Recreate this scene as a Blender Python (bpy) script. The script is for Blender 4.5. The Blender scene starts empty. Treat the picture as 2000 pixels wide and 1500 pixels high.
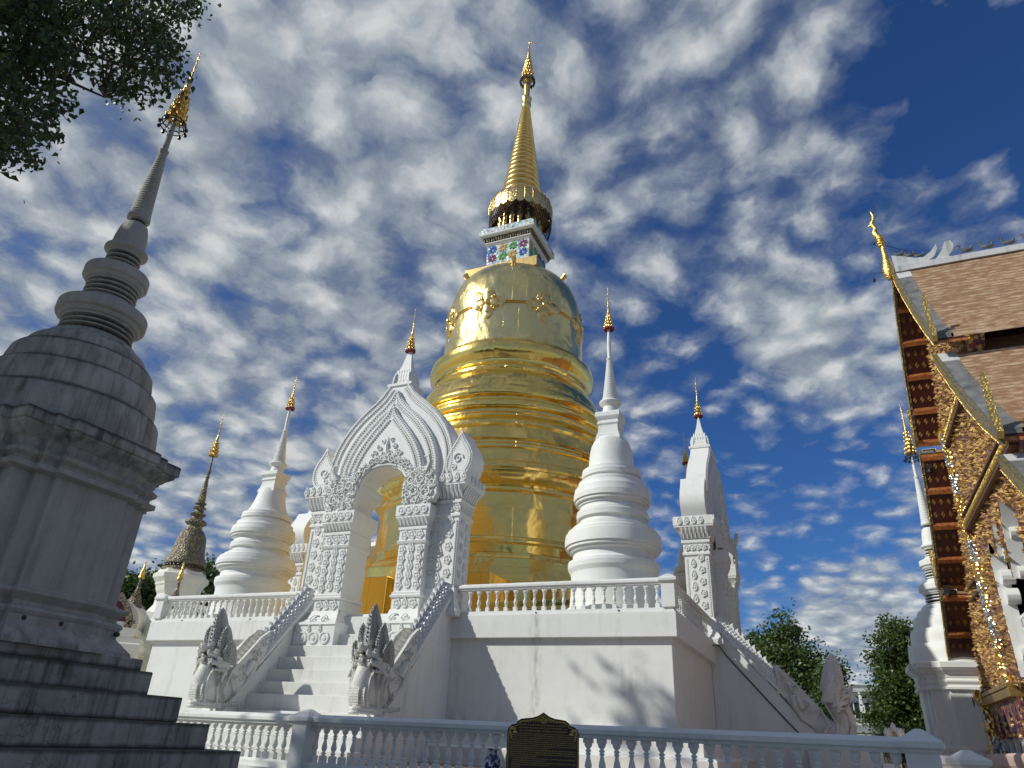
import bpy, math, random
from math import sin, cos, pi, radians, sqrt, atan2
from mathutils import Vector, Matrix
random.seed(11)
SC = bpy.context.scene
COL = SC.collection
TAU = 2 * pi

# ------------------------------------------------------------------ camera, sky, sun, exposure
cam_d = bpy.data.cameras.new("camera")
cam_d.sensor_width = 36.0
cam_d.lens = 1362.0 / 2000.0 * 36.0
cam_d.clip_start = 0.05
cam_d.clip_end = 3000
cam = bpy.data.objects.new("camera", cam_d)
COL.objects.link(cam)
Rm = ((0.91876886, 0.14099243, 0.36876134), (0.39209653, -0.43491467, -0.81062294), (0.04608802, 0.88936515, -0.45486869))
cam.matrix_world = Matrix.Translation((0, 0, 1.6)) @ Matrix(Rm).to_4x4()
SC.camera = cam

SUN_AZ, SUN_EL = radians(-128.4), radians(34.5)
sd = Vector((sin(SUN_AZ) * cos(SUN_EL), cos(SUN_AZ) * cos(SUN_EL), sin(SUN_EL)))
sl = bpy.data.lights.new("sun", 'SUN')
sl.energy = 3.6
sl.angle = radians(0.6)
sl.color = (1.0, 0.985, 0.90)
sun = bpy.data.objects.new("sun", sl)
COL.objects.link(sun)
sun.rotation_euler = sd.to_track_quat('Z', 'Y').to_euler()
sun.location = (-20, -20, 30)
SC.view_settings.view_transform = 'Standard'
SC.view_settings.look = 'None'
SC.view_settings.gamma = 1
SC.view_settings.exposure = 0.0


class NT:
    """tiny node-graph helper"""
    def __init__(s, tree):
        s.t = tree
        s.n = tree.nodes
        s.l = tree.links

    def add(s, typ, **kw):
        n = s.n.new(typ)
        for k, v in kw.items():
            setattr(n, k, v)
        return n

    def link(s, a, b):
        s.l.new(a, b)

    def val(s, sock, v):
        if hasattr(v, 'is_linked') or isinstance(v, bpy.types.NodeSocket):
            s.l.new(v, sock)
        else:
            sock.default_value = v

    def math(s, op, a, b=0.0, clamp=False):
        n = s.add('ShaderNodeMath', operation=op, use_clamp=clamp)
        s.val(n.inputs[0], a)
        s.val(n.inputs[1], b)
        return n.outputs[0]

    def vmath(s, op, a, b=(0, 0, 0)):
        n = s.add('ShaderNodeVectorMath', operation=op)
        s.val(n.inputs[0], a)
        s.val(n.inputs[1], b)
        return n.outputs['Value' if op in ('DOT_PRODUCT', 'LENGTH') else 'Vector']

    def noise(s, vec, scale, detail=4, rough=0.55, dist=0.0, w=None):
        n = s.add('ShaderNodeTexNoise', noise_dimensions='4D' if w is not None else '3D')
        s.val(n.inputs['Vector'], vec)
        n.inputs['Scale'].default_value = scale
        n.inputs['Detail'].default_value = detail
        n.inputs['Roughness'].default_value = rough
        n.inputs['Distortion'].default_value = dist
        if w is not None:
            s.val(n.inputs['W'], w)
        return n.outputs['Fac']

    def vor(s, vec, scale, feature='F1', out='Distance', rnd=1.0):
        n = s.add('ShaderNodeTexVoronoi', feature=feature)
        s.val(n.inputs['Vector'], vec)
        n.inputs['Scale'].default_value = scale
        n.inputs['Randomness'].default_value = rnd
        return n.outputs[out]

    def ramp(s, fac, stops):
        n = s.add('ShaderNodeValToRGB')
        s.val(n.inputs[0], fac)
        r = n.color_ramp
        while len(r.elements) < len(stops):
            r.elements.new(0.5)
        for e, (p, c) in zip(r.elements, stops):
            e.position = p
            e.color = (c, c, c, 1) if not hasattr(c, '__len__') else (c[0], c[1], c[2], 1)
        return n.outputs[0]

    def mix(s, fac, a, b, blend='MIX'):
        n = s.add('ShaderNodeMix', data_type='RGBA', blend_type=blend)
        s.val(n.inputs[0], fac)
        for i, v in ((6, a), (7, b)):
            if isinstance(v, bpy.types.NodeSocket):
                s.l.new(v, n.inputs[i])
            else:
                n.inputs[i].default_value = (v[0], v[1], v[2], 1)
        return n.outputs[2]

    def mapping(s, vec, scale=(1, 1, 1), rot=(0, 0, 0), loc=(0, 0, 0)):
        n = s.add('ShaderNodeMapping')
        s.val(n.inputs[0], vec)
        n.inputs['Scale'].default_value = scale
        n.inputs['Rotation'].default_value = rot
        n.inputs['Location'].default_value = loc
        return n.outputs[0]

    def bump(s, height, strength, dist, normal=None):
        n = s.add('ShaderNodeBump')
        n.inputs['Strength'].default_value = strength
        n.inputs['Distance'].default_value = dist
        s.val(n.inputs['Height'], height)
        if normal is not None:
            s.l.new(normal, n.inputs['Normal'])
        return n.outputs[0]

    def comb(s, x, y, z):
        n = s.add('ShaderNodeCombineXYZ')
        s.val(n.inputs[0], x)
        s.val(n.inputs[1], y)
        s.val(n.inputs[2], z)
        return n.outputs[0]


world = bpy.data.worlds.new("World")
SC.world = world
world.use_nodes = True
world.node_tree.nodes.clear()
W = NT(world.node_tree)
out = W.add('ShaderNodeOutputWorld')
bg = W.add('ShaderNodeBackground')
bg.inputs['Strength'].default_value = 0.1
sky = W.add('ShaderNodeTexSky', sky_type='NISHITA')
sky.sun_disc = False
sky.sun_elevation = SUN_EL
sky.sun_rotation = SUN_AZ
sky.air_density = 1.0
sky.dust_density = 0.4
sky.ozone_density = 3.0
tc = W.add('ShaderNodeTexCoord')
dirv = W.vmath('NORMALIZE', tc.outputs['Generated'])
sep = W.add('ShaderNodeSeparateXYZ')
W.link(dirv, sep.inputs[0])
zz = W.math('ADD', W.math('MAXIMUM', sep.outputs[2], 0.0), 0.20)
px_ = W.math('DIVIDE', sep.outputs[0], zz)
py_ = W.math('DIVIDE', sep.outputs[1], zz)
P = W.comb(px_, py_, 0.0)
# fields of small cloud puffs: rounded cells, torn by noise, drawn out along the wind
Pm = W.mapping(P, scale=(1.0, 0.95, 1.0), rot=(0, 0, radians(35)))
warp = W.add('ShaderNodeTexNoise')
warp.inputs['Scale'].default_value = 4.0
warp.inputs['Detail'].default_value = 5
warp.inputs['Roughness'].default_value = 0.6
W.link(Pm, warp.inputs['Vector'])
Pw = W.vmath('ADD', Pm, W.vmath('MULTIPLY', W.vmath('SUBTRACT', warp.outputs['Color'], (0.5, 0.5, 0.5)), (0.16, 0.16, 0.16)))


def puff(scale):
    n = W.add('ShaderNodeTexVoronoi', feature='SMOOTH_F1')
    W.link(Pw, n.inputs['Vector'])
    n.inputs['Scale'].default_value = scale
    n.inputs['Smoothness'].default_value = 0.6
    return W.math('SUBTRACT', 1.0, n.outputs['Distance'])


small = W.math('ADD', W.math('MULTIPLY', puff(13.0), 0.60), W.math('ADD', W.math('MULTIPLY', W.noise(Pw, 14.0, 6, 0.58), 0.72), -0.19))
mid = W.noise(Pw, 4.2, 5, 0.5)
big = W.noise(W.vmath('ADD', P, (3.1, 7.7, 0)), 0.9, 3, 0.5)


def skydir(az, el):
    a, e = radians(az), radians(el)
    return (sin(a) * cos(e), cos(a) * cos(e), sin(e))


dens = W.math('ADD', W.math('MULTIPLY', small, 0.66), W.math('MULTIPLY', mid, 0.34))
dens = W.math('ADD', dens, W.math('MULTIPLY', W.math('SUBTRACT', big, 0.5), 0.10))
# cover is thicker over the west (left) than in the east, a few bigger banks and open gaps
for az, el, size, amt in ((-62, 30, 38, 0.16), (-45, 48, 22, 0.05), (13, 50, 14, 0.05), (-14, 50, 24, 0.035), (6, 52, 16, 0.05), (31, 46, 22, -0.34),
                          (-8, 30, 7, -0.11), (-8, 22, 6, -0.08), (7, 36, 6, -0.12), (3, 21, 6, -0.06), (0, 31, 6, 0.22), (3.5, 27, 6, 0.16), (-4, 35, 4, 0.05),
                          (-3, 17, 11, -0.11), (14, 34, 7, 0.10), (2, 9, 5, 0.26), (-2, 6, 5, 0.14), (-36, 18, 9, -0.03), (-48, 38, 5, -0.08), (-30, 24, 5, -0.06)):
    d = W.vmath('DOT_PRODUCT', dirv, skydir(az, el))
    mr = W.add('ShaderNodeMapRange', interpolation_type='SMOOTHSTEP')
    W.link(d, mr.inputs[0])
    mr.inputs[1].default_value = cos(radians(size))
    mr.inputs[2].default_value = 1.0
    mr.inputs[3].default_value = 0.0
    mr.inputs[4].default_value = amt
    dens = W.math('ADD', dens, mr.outputs[0])
cover = W.ramp(dens, [(0.34, 0.0), (0.43, 0.20), (0.52, 0.50), (0.62, 0.85), (0.76, 0.98)])
cshade = W.math('ADD', W.math('MULTIPLY', small, 0.75), W.math('MULTIPLY', W.noise(W.vmath('ADD', Pw, (0.08, 0.12, 0)), 2.2, 4, 0.55), 0.25))
ccol = W.ramp(cshade, [(0.36, (2.1, 2.5, 3.15)), (0.52, (3.6, 4.05, 4.5)), (0.70, (6.3, 6.5, 6.6))])
# low bright cumulus near the horizon
lowb = W.add('ShaderNodeMapRange')
W.link(sep.outputs[2], lowb.inputs[0])
lowb.inputs[1].default_value = 0.22
lowb.inputs[2].default_value = 0.04
lowb.inputs[3].default_value = 1.0
lowb.inputs[4].default_value = 1.25
ccol = W.mix(1.0, ccol, W.comb(lowb.outputs[0], lowb.outputs[0], lowb.outputs[0]), 'MULTIPLY')
skc = W.mix(1.0, sky.outputs[0], (0.27, 0.50, 0.84), 'MULTIPLY')
final = W.mix(cover, skc, ccol)
W.link(final, bg.inputs['Color'])
W.link(bg.outputs[0], out.inputs['Surface'])


# ------------------------------------------------------------------ materials
def newmat(name):
    m = bpy.data.materials.new(name)
    m.use_nodes = True
    m.node_tree.nodes.clear()
    t = NT(m.node_tree)
    o = t.add('ShaderNodeOutputMaterial')
    b = t.add('ShaderNodeBsdfPrincipled')
    t.link(b.outputs[0], o.inputs[0])
    tcn = t.add('ShaderNodeTexCoord')
    return m, t, b, tcn.outputs['Object']


def simple(name, col, rough=0.6, metal=0.0, bump=0.0, bscale=20.0, col2=None, nscale=4.0, bdist=0.02):
    m, t, b, co = newmat(name)
    if col2 is not None:
        c = t.mix(t.ramp(t.noise(co, nscale, 5), [(0.35, 0.0), (0.65, 1.0)]), col, col2)
        t.link(c, b.inputs['Base Color'])
    else:
        b.inputs['Base Color'].default_value = (*col, 1)
    b.inputs['Roughness'].default_value = rough
    b.inputs['Metallic'].default_value = metal
    if bump:
        t.link(t.bump(t.noise(co, bscale, 5), bump, bdist), b.inputs['Normal'])
    return m


def plaster(name, base, dirt, dirt_amt, rough=0.62, wave=0.25, grit=0.25):
    m, t, b, co = newmat(name)
    streak = t.noise(t.mapping(co, scale=(5, 5, 0.45)), 1.0, 6, 0.62)
    blot = t.noise(co, 0.55, 5, 0.6)
    s1 = t.ramp(streak, [(0.48, 0.0), (0.78, 1.0)])
    s2 = t.ramp(blot, [(0.42, 0.0), (0.72, 1.0)])
    f = t.math('MULTIPLY', t.math('ADD', t.math('MULTIPLY', s1, s2), t.math('MULTIPLY', s2, 0.25)), dirt_amt, clamp=True)
    fine = t.noise(co, 14, 4)
    c = t.mix(t.math('MULTIPLY', fine, 0.5), base, tuple(x * 0.90 for x in base))
    c = t.mix(f, c, dirt)
    t.link(c, b.inputs['Base Color'])
    b.inputs['Roughness'].default_value = rough
    h = t.math('ADD', t.math('MULTIPLY', t.noise(co, 1.7, 4, 0.6), 1.0), t.math('MULTIPLY', t.noise(co, 45, 3), 0.05))
    n1 = t.bump(h, wave, 0.06)
    n2 = t.bump(t.noise(co, 90, 3, 0.7), grit, 0.004, n1)
    t.link(n2, b.inputs['Normal'])
    return m


M_WHITE = plaster("white_plaster", (0.78, 0.785, 0.75), (0.42, 0.40, 0.31), 0.62)
M_WHITE2 = plaster("white_moulded_plaster", (0.78, 0.785, 0.76), (0.44, 0.43, 0.37), 0.5, wave=0.15)
M_STAIR = plaster("stair_plaster", (0.74, 0.74, 0.70), (0.34, 0.33, 0.28), 0.75)
M_RAIL = plaster("balustrade_paint", (0.76, 0.765, 0.73), (0.38, 0.37, 0.30), 0.65, wave=0.1)
M_CREAM = plaster("cream_plaster", (0.76, 0.74, 0.66), (0.40, 0.37, 0.28), 0.5)
M_PINK = plaster("pink_plaster", (0.62, 0.46, 0.40), (0.34, 0.26, 0.22), 0.5)


def old_plaster():
    m, t, b, co = newmat("weathered_plaster")
    streak = t.noise(t.mapping(co, scale=(7, 7, 0.5)), 1.0, 7, 0.66)
    blot = t.noise(co, 1.1, 6, 0.62)
    s1 = t.ramp(streak, [(0.45, 0.0), (0.72, 1.0)])
    s2 = t.ramp(blot, [(0.40, 0.0), (0.66, 1.0)])
    sx = t.add('ShaderNodeSeparateXYZ')
    t.link(co, sx.inputs[0])
    # the low steps and the cornice top are the dirtiest; rain streaks run down from each ledge
    low = t.ramp(t.math('MULTIPLY', sx.outputs[2], 0.1), [(0.0, 1.0), (0.24, 1.0), (0.29, 0.45), (0.48, 0.35), (0.54, 1.0), (0.74, 0.8), (0.8, 0.3)])
    f = t.math('MULTIPLY', t.math('ADD', t.math('MULTIPLY', s1, 0.75), t.math('MULTIPLY', s2, 0.55)), low, clamp=True)
    c = t.mix(t.noise(co, 18, 4), (0.46, 0.45, 0.41), (0.37, 0.365, 0.335))
    c = t.mix(f, c, (0.085, 0.085, 0.07))
    # moss and soot gathered along the ledge of every plinth step
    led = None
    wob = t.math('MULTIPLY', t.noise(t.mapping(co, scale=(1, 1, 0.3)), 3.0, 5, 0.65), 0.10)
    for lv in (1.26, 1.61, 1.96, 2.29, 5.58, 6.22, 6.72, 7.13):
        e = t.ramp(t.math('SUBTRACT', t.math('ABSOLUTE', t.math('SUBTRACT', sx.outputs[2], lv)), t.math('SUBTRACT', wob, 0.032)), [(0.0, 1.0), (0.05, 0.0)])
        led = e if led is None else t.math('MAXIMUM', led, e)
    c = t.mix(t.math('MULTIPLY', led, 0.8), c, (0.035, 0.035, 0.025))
    cr = t.vor(t.vmath('ADD', co, t.vmath('MULTIPLY', t.comb(t.noise(co, 2.5), t.noise(co, 3.1), t.noise(co, 2.1)), (0.9, 0.9, 0.9))), 0.55, 'DISTANCE_TO_EDGE', )
    crack = t.ramp(cr, [(0.0, 1.0), (0.004, 0.6), (0.009, 0.0)])
    crack = t.math('MULTIPLY', crack, t.ramp(t.math('MULTIPLY', sx.outputs[2], 0.1), [(0.20, 0.45), (0.26, 0.0)]))
    c = t.mix(crack, c, (0.05, 0.05, 0.045))
    t.link(c, b.inputs['Base Color'])
    b.inputs['Roughness'].default_value = 0.85
    n1 = t.bump(t.math('SUBTRACT', t.noise(co, 5, 6, 0.65), t.math('MULTIPLY', crack, 0.4)), 0.5, 0.03)
    t.link(t.bump(t.noise(co, 70, 3, 0.7), 0.4, 0.006, n1), b.inputs['Normal'])
    return m


M_OLD = old_plaster()


def gold_sheet(name, base=(0.97, 0.66, 0.17), pale=(0.95, 0.68, 0.21), rough=0.20, wr=0.5, pw=1.5, ph=2.6, cx=0.0, cy=0.0):
    m, t, b, co = newmat(name)
    sp = t.add('ShaderNodeSeparateXYZ')
    t.link(co, sp.inputs[0])
    ang = t.math('MULTIPLY', t.math('ARCTAN2', sp.outputs[1], sp.outputs[0]), 5.5)
    uv = t.comb(ang, sp.outputs[2], 0.0)
    br = t.add('ShaderNodeTexBrick')
    t.link(uv, br.inputs['Vector'])
    br.inputs['Color1'].default_value = (0, 0, 0, 1)
    br.inputs['Color2'].default_value = (1, 1, 1, 1)
    br.inputs['Mortar'].default_value = (0.5, 0.5, 0.5, 1)
    br.inputs['Scale'].default_value = 1.0
    br.inputs['Mortar Size'].default_value = 0.005
    br.inputs['Mortar Smooth'].default_value = 0.2
    br.inputs['Brick Width'].default_value = pw
    br.inputs['Row Height'].default_value = ph
    rnd = t.math('MULTIPLY', br.outputs['Color'], 37.0)
    # each sheet buckles its own way
    h1 = t.noise(t.mapping(co, scale=(1, 1, 0.7)), 0.9, 2, 0.45, 0.6, w=rnd)
    h2 = t.noise(t.mapping(co, scale=(1, 1, 0.8)), 2.6, 2, 0.4, 0.8, w=rnd)
    vz = t.vor(t.vmath('ADD', co, t.vmath('MULTIPLY', t.comb(h2, h1, h2), (0.8, 0.8, 0.8))), 1.25, 'SMOOTH_F1')
    h = t.math('ADD', t.math('MULTIPLY', h1, 1.0), t.math('ADD', t.math('MULTIPLY', h2, 0.08), t.math('MULTIPLY', t.math('MULTIPLY', vz, t.ramp(t.noise(co, 0.7, 2), [(0.42, 0.15), (0.62, 1.0)])), 0.36)))
    h = t.math('SUBTRACT', h, t.math('MULTIPLY', br.outputs['Fac'], 0.05))
    t.link(t.bump(h, wr, 0.16), b.inputs['Normal'])
    c = t.mix(t.ramp(t.noise(co, 0.5, 3), [(0.35, 0.0), (0.65, 1.0)]), base, pale)
    c = t.mix(t.math('MULTIPLY', br.outputs['Fac'], 0.6), c, (0.30, 0.20, 0.07))
    t.link(c, b.inputs['Base Color'])
    b.inputs['Metallic'].default_value = 1.0
    rr = t.math('ADD', t.math('MULTIPLY', t.noise(co, 0.9, 4), 0.16), rough - 0.09)
    t.link(rr, b.inputs['Roughness'])
    return m


M_GOLD = gold_sheet("gilded_copper_sheet")
M_GOLDB = gold_sheet("gilded_bell_sheet", wr=0.75, rough=0.24, pw=1.1, ph=3.4, base=(0.95, 0.74, 0.29), pale=(0.94, 0.75, 0.33))
M_GOLDS = simple("gold_leaf", (0.92, 0.64, 0.22), 0.28, 1.0, 0.35, 9, (0.80, 0.56, 0.22), 3)
M_GOLDO = simple("gold_filigree", (0.95, 0.66, 0.20), 0.30, 1.0, 0.8, 16, (0.60, 0.38, 0.12), 12, 0.04)
M_REDFLOWER = simple("red_enamel", (0.25, 0.02, 0.03), 0.4, 0.0)
M_DARK = simple("dark_recess", (0.05, 0.045, 0.04), 0.8)
M_BRONZE = simple("dark_bronze", (0.06, 0.05, 0.045), 0.4, 0.7)
M_COLON = simple("weathered_colonnette", (0.17, 0.165, 0.15), 0.8, 0, 0.4, 12, (0.07, 0.07, 0.06), 5)
M_BLACK = simple("black_cable", (0.015, 0.015, 0.017), 0.5)
M_TERR = simple("terracotta_tile", (0.36, 0.20, 0.13), 0.7, 0, 0.2, 9, (0.28, 0.17, 0.11), 3)
M_IRONLAMP = simple("lamp_glass", (0.85, 0.83, 0.78), 0.2)


def naga_mat():
    m, t, b, co = newmat("carved_naga_plaster")
    f = t.ramp(t.noise(co, 2.3, 5), [(0.4, 0.0), (0.7, 1.0)])
    c = t.mix(f, (0.70, 0.69, 0.64), (0.60, 0.585, 0.53))
    pit = t.ramp(t.vor(co, 15), [(0.0, 0.0), (0.12, 0.3), (0.3, 1.0)])
    c = t.mix(t.math('MULTIPLY', t.math('SUBTRACT', 1.0, pit), 0.4), c, (0.40, 0.38, 0.34))
    t.link(c, b.inputs['Base Color'])
    b.inputs['Roughness'].default_value = 0.6
    n1 = t.bump(t.noise(co, 9, 4), 0.3, 0.03)
    t.link(t.bump(t.vor(co, 26), 0.35, 0.02, n1), b.inputs['Normal'])
    return m


M_NAGA = naga_mat()


def crest_mat():
    m, t, b, co = newmat("silvered_crest")
    f = t.ramp(t.vor(co, 30), [(0.15, 0.0), (0.6, 1.0)])
    t.link(t.mix(f, (0.60, 0.60, 0.58), (0.30, 0.30, 0.29)), b.inputs['Base Color'])
    b.inputs['Roughness'].default_value = 0.42
    b.inputs['Metallic'].default_value = 0.25
    t.link(t.bump(t.vor(co, 30), 0.9, 0.025), b.inputs['Normal'])
    return m


M_CREST = crest_mat()
M_SCALE = simple("silvered_scales", (0.60, 0.61, 0.62), 0.42, 0.15, 0.3, 22, (0.48, 0.49, 0.50), 8, 0.01)


def mosaic_dark():
    m, t, b, co = newmat("weathered_glass_mosaic")
    v = t.add('ShaderNodeTexVoronoi')
    t.link(co, v.inputs['Vector'])
    v.inputs['Scale'].default_value = 13
    r = t.ramp(v.outputs['Color'], [(0.0, (0.10, 0.085, 0.05)), (0.45, (0.20, 0.17, 0.11)), (0.62, (0.07, 0.075, 0.13)), (0.72, (0.55, 0.40, 0.13)), (1.0, (0.30, 0.25, 0.14))])
    c = t.mix(t.ramp(t.noise(co, 3, 5), [(0.4, 0.0), (0.6, 0.8)]), r, (0.13, 0.115, 0.09))
    t.link(c, b.inputs['Base Color'])
    b.inputs['Roughness'].default_value = 0.45
    b.inputs['Metallic'].default_value = 0.35
    t.link(t.bump(v.outputs['Distance'], 0.8, 0.05), b.inputs['Normal'])
    return m


M_MOSD = mosaic_dark()


def mosaic_light():
    m, t, b, co = newmat("glass_mosaic")
    v = t.add('ShaderNodeTexVoronoi')
    t.link(co, v.inputs['Vector'])
    v.inputs['Scale'].default_value = 5.5
    r = t.ramp(v.outputs['Color'], [(0.0, (0.55, 0.62, 0.66)), (0.5, (0.70, 0.74, 0.72)), (0.62, (0.12, 0.35, 0.14)), (0.72, (0.65, 0.66, 0.7)), (0.82, (0.10, 0.16, 0.5)), (0.9, (0.65, 0.48, 0.15))])
    t.link(r, b.inputs['Base Color'])
    b.inputs['Roughness'].default_value = 0.2
    t.link(t.bump(v.outputs['Distance'], 0.6, 0.05), b.inputs['Normal'])
    return m


M_MOSL = mosaic_light()


def leafmat(name, c1, c2, tr=0.25):
    m = bpy.data.materials.new(name)
    m.use_nodes = True
    m.node_tree.nodes.clear()
    t = NT(m.node_tree)
    o = t.add('ShaderNodeOutputMaterial')
    g = t.add('ShaderNodeNewGeometry')
    c = t.mix(g.outputs['Random Per Island'], c1, c2)
    b = t.add('ShaderNodeBsdfPrincipled')
    t.link(c, b.inputs['Base Color'])
    b.inputs['Roughness'].default_value = 0.45
    tl = t.add('ShaderNodeBsdfTranslucent')
    t.link(t.mix(0.5, c, (0.10, 0.16, 0.02)), tl.inputs[0])
    ms = t.add('ShaderNodeMixShader')
    ms.inputs[0].default_value = tr
    t.link(b.outputs[0], ms.inputs[1])
    t.link(tl.outputs[0], ms.inputs[2])
    t.link(ms.outputs[0], o.inputs[0])
    return m


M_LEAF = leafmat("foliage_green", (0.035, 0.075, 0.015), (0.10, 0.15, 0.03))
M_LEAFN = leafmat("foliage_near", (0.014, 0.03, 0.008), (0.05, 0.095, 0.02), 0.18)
M_LEAFR = leafmat("foliage_rusty", (0.12, 0.05, 0.03), (0.06, 0.06, 0.02))
M_BARK = simple("bark", (0.10, 0.08, 0.06), 0.9, 0, 0.6, 12, (0.06, 0.05, 0.04), 6, 0.05)


def rooftile():
    m, t, b, co = newmat("brown_roof_tile")
    br = t.add('ShaderNodeTexBrick')
    sp = t.add('ShaderNodeSeparateXYZ')
    t.link(co, sp.inputs[0])
    t.link(t.comb(sp.outputs[0], sp.outputs[2], 0.0), br.inputs['Vector'])
    br.inputs['Scale'].default_value = 1.0
    br.inputs['Brick Width'].default_value = 0.22
    br.inputs['Row Height'].default_value = 0.157
    br.inputs['Mortar Size'].default_value = 0.0
    br.inputs['Color1'].default_value = (0, 0, 0, 1)
    br.inputs['Color2'].default_value = (1, 1, 1, 1)
    r = t.ramp(br.outputs['Color'], [(0.0, (0.22, 0.11, 0.05)), (0.5, (0.28, 0.145, 0.07)), (1.0, (0.33, 0.19, 0.10))])
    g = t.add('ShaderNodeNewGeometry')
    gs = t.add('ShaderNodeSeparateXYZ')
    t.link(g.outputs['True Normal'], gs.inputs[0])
    # sunlight on the course ends is painted in: pale by normal, faces brown
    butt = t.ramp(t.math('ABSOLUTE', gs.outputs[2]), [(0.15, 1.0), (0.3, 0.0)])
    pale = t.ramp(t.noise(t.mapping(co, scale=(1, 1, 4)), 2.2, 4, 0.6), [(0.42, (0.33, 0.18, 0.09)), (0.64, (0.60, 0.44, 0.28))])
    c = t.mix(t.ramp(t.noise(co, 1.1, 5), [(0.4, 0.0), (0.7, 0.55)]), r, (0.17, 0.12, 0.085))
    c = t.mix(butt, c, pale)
    t.link(c, b.inputs['Base Color'])
    b.inputs['Roughness'].default_value = 0.6
    return m


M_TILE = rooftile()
M_SOFFIT = simple("maroon_lacquer", (0.075, 0.012, 0.009), 0.38, 0, 0.1, 6, (0.05, 0.008, 0.006), 3)
M_SOFDIA = simple("stencilled_gold", (0.42, 0.24, 0.06), 0.45, 0.6)
M_RIB = simple("red_gold_rib", (0.36, 0.07, 0.03), 0.42, 0.2, 0.3, 14, (0.50, 0.24, 0.06), 9)
M_BARGE = simple("blue_gold_bargeboard", (0.08, 0.10, 0.10), 0.45, 0.2, 0.8, 10, (0.30, 0.23, 0.09), 9, 0.04)
M_RIDGE = plaster("ridge_mortar", (0.62, 0.62, 0.60), (0.10, 0.10, 0.095), 0.9)
M_BORDER = simple("grey_roof_border", (0.10, 0.10, 0.10), 0.8, 0, 0.6, 8, (0.20, 0.20, 0.195), 2)


def gable_mat():
    m, t, b, co = newmat("gilded_relief_gable")
    v = t.add('ShaderNodeTexVoronoi')
    t.link(co, v.inputs['Vector'])
    v.inputs['Scale'].default_value = 4.2
    n = t.noise(co, 7, 6, 0.6, 1.5)
    g = t.ramp(t.math('ADD', t.math('MULTIPLY', v.outputs['Distance'], 0.9), t.math('MULTIPLY', t.math('SUBTRACT', n, 0.5), 0.9)), [(0.20, 1.0), (0.42, 0.0)])
    backc = t.ramp(t.noise(co, 2.0, 4), [(0.38, (0.30, 0.10, 0.13)), (0.52, (0.14, 0.035, 0.045)), (0.62, (0.06, 0.045, 0.13)), (0.7, (0.2, 0.08, 0.1))])
    c = t.mix(g, backc, (0.93, 0.62, 0.19))
    t.link(c, b.inputs['Base Color'])
    t.link(t.math('MULTIPLY', g, 0.95), b.inputs['Metallic'])
    b.inputs['Roughness'].default_value = 0.30
    t.link(t.bump(t.math('ADD', n, v.outputs['Distance']), 0.9, 0.12), b.inputs['Normal'])
    return m


M_GABLE = gable_mat()


def mirror_gold():
    m, t, b, co = newmat("gold_and_mirror_mosaic")
    f = t.ramp(t.noise(co, 1.6, 5, 0.6, 0.8), [(0.50, 0.0), (0.55, 1.0)])
    c = t.mix(f, (0.93, 0.62, 0.17), (0.62, 0.68, 0.72))
    t.link(c, b.inputs['Base Color'])
    b.inputs['Metallic'].default_value = 0.9
    b.inputs['Roughness'].default_value = 0.28
    t.link(t.bump(t.vor(co, 6), 0.9, 0.12), b.inputs['Normal'])
    return m


M_MIRROR = mirror_gold()
M_CARVE = simple("gilded_and_lacquered_carving", (0.62, 0.40, 0.11), 0.5, 0.45, 0.8, 14, (0.16, 0.06, 0.05), 6, 0.05)
M_BROWNWOOD = simple("brown_gold_beam", (0.10, 0.05, 0.03), 0.5, 0.1, 0.2, 8, (0.16, 0.08, 0.03), 6)
M_LATTICE = simple("grey_lattice", (0.22, 0.22, 0.23), 0.7, 0, 0.3, 12, (0.08, 0.08, 0.085), 3)


def wall_plaster():
    m = M_WHITE.copy()
    m.name = "rain_streaked_wall"
    t = NT(m.node_tree)
    b = [n for n in t.n if n.type == 'BSDF_PRINCIPLED'][0]
    co = [n for n in t.n if n.type == 'TEX_COORD'][0].outputs['Object']
    src = b.inputs['Base Color'].links[0].from_socket
    sp = t.add('ShaderNodeSeparateXYZ')
    t.link(co, sp.inputs[0])
    tot = None
    wob = t.math('MULTIPLY', t.math('SUBTRACT', t.noise(co, 2.5, 4), 0.5), 0.25)
    # rust-brown runs below the drain spouts, and a green-grey tide mark near the plinth
    for x0, wd, am in ((6.05, .13, .75), (3.4, .06, .25), (8.7, .07, .3), (-5.4, .07, .3), (-8.8, .08, .35)):
        e = t.math('ABSOLUTE', t.math('SUBTRACT', t.math('ADD', sp.outputs[0], wob), x0))
        e = t.ramp(t.math('DIVIDE', e, wd * 2), [(0.0, am), (0.5, am * .4), (1.0, 0.0)])
        tot = e if tot is None else t.math('MAXIMUM', tot, e)
    tot = t.math('MULTIPLY', tot, t.ramp(t.noise(t.mapping(co, scale=(9, 9, 2.2)), 1.0, 6, 0.7), [(0.40, 0.0), (0.62, 1.0)]))
    tide = t.math('MULTIPLY', t.ramp(t.math('MULTIPLY', sp.outputs[2], 0.1), [(0.20, 0.5), (0.27, 0.0)]), t.ramp(t.noise(co, 2.0, 6, 0.65), [(0.42, 0.0), (0.68, 1.0)]))
    c = t.mix(t.math('MAXIMUM', tot, tide), src, (0.36, 0.34, 0.26))
    t.link(c, b.inputs['Base Color'])
    return m


M_WALL = wall_plaster()


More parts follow.
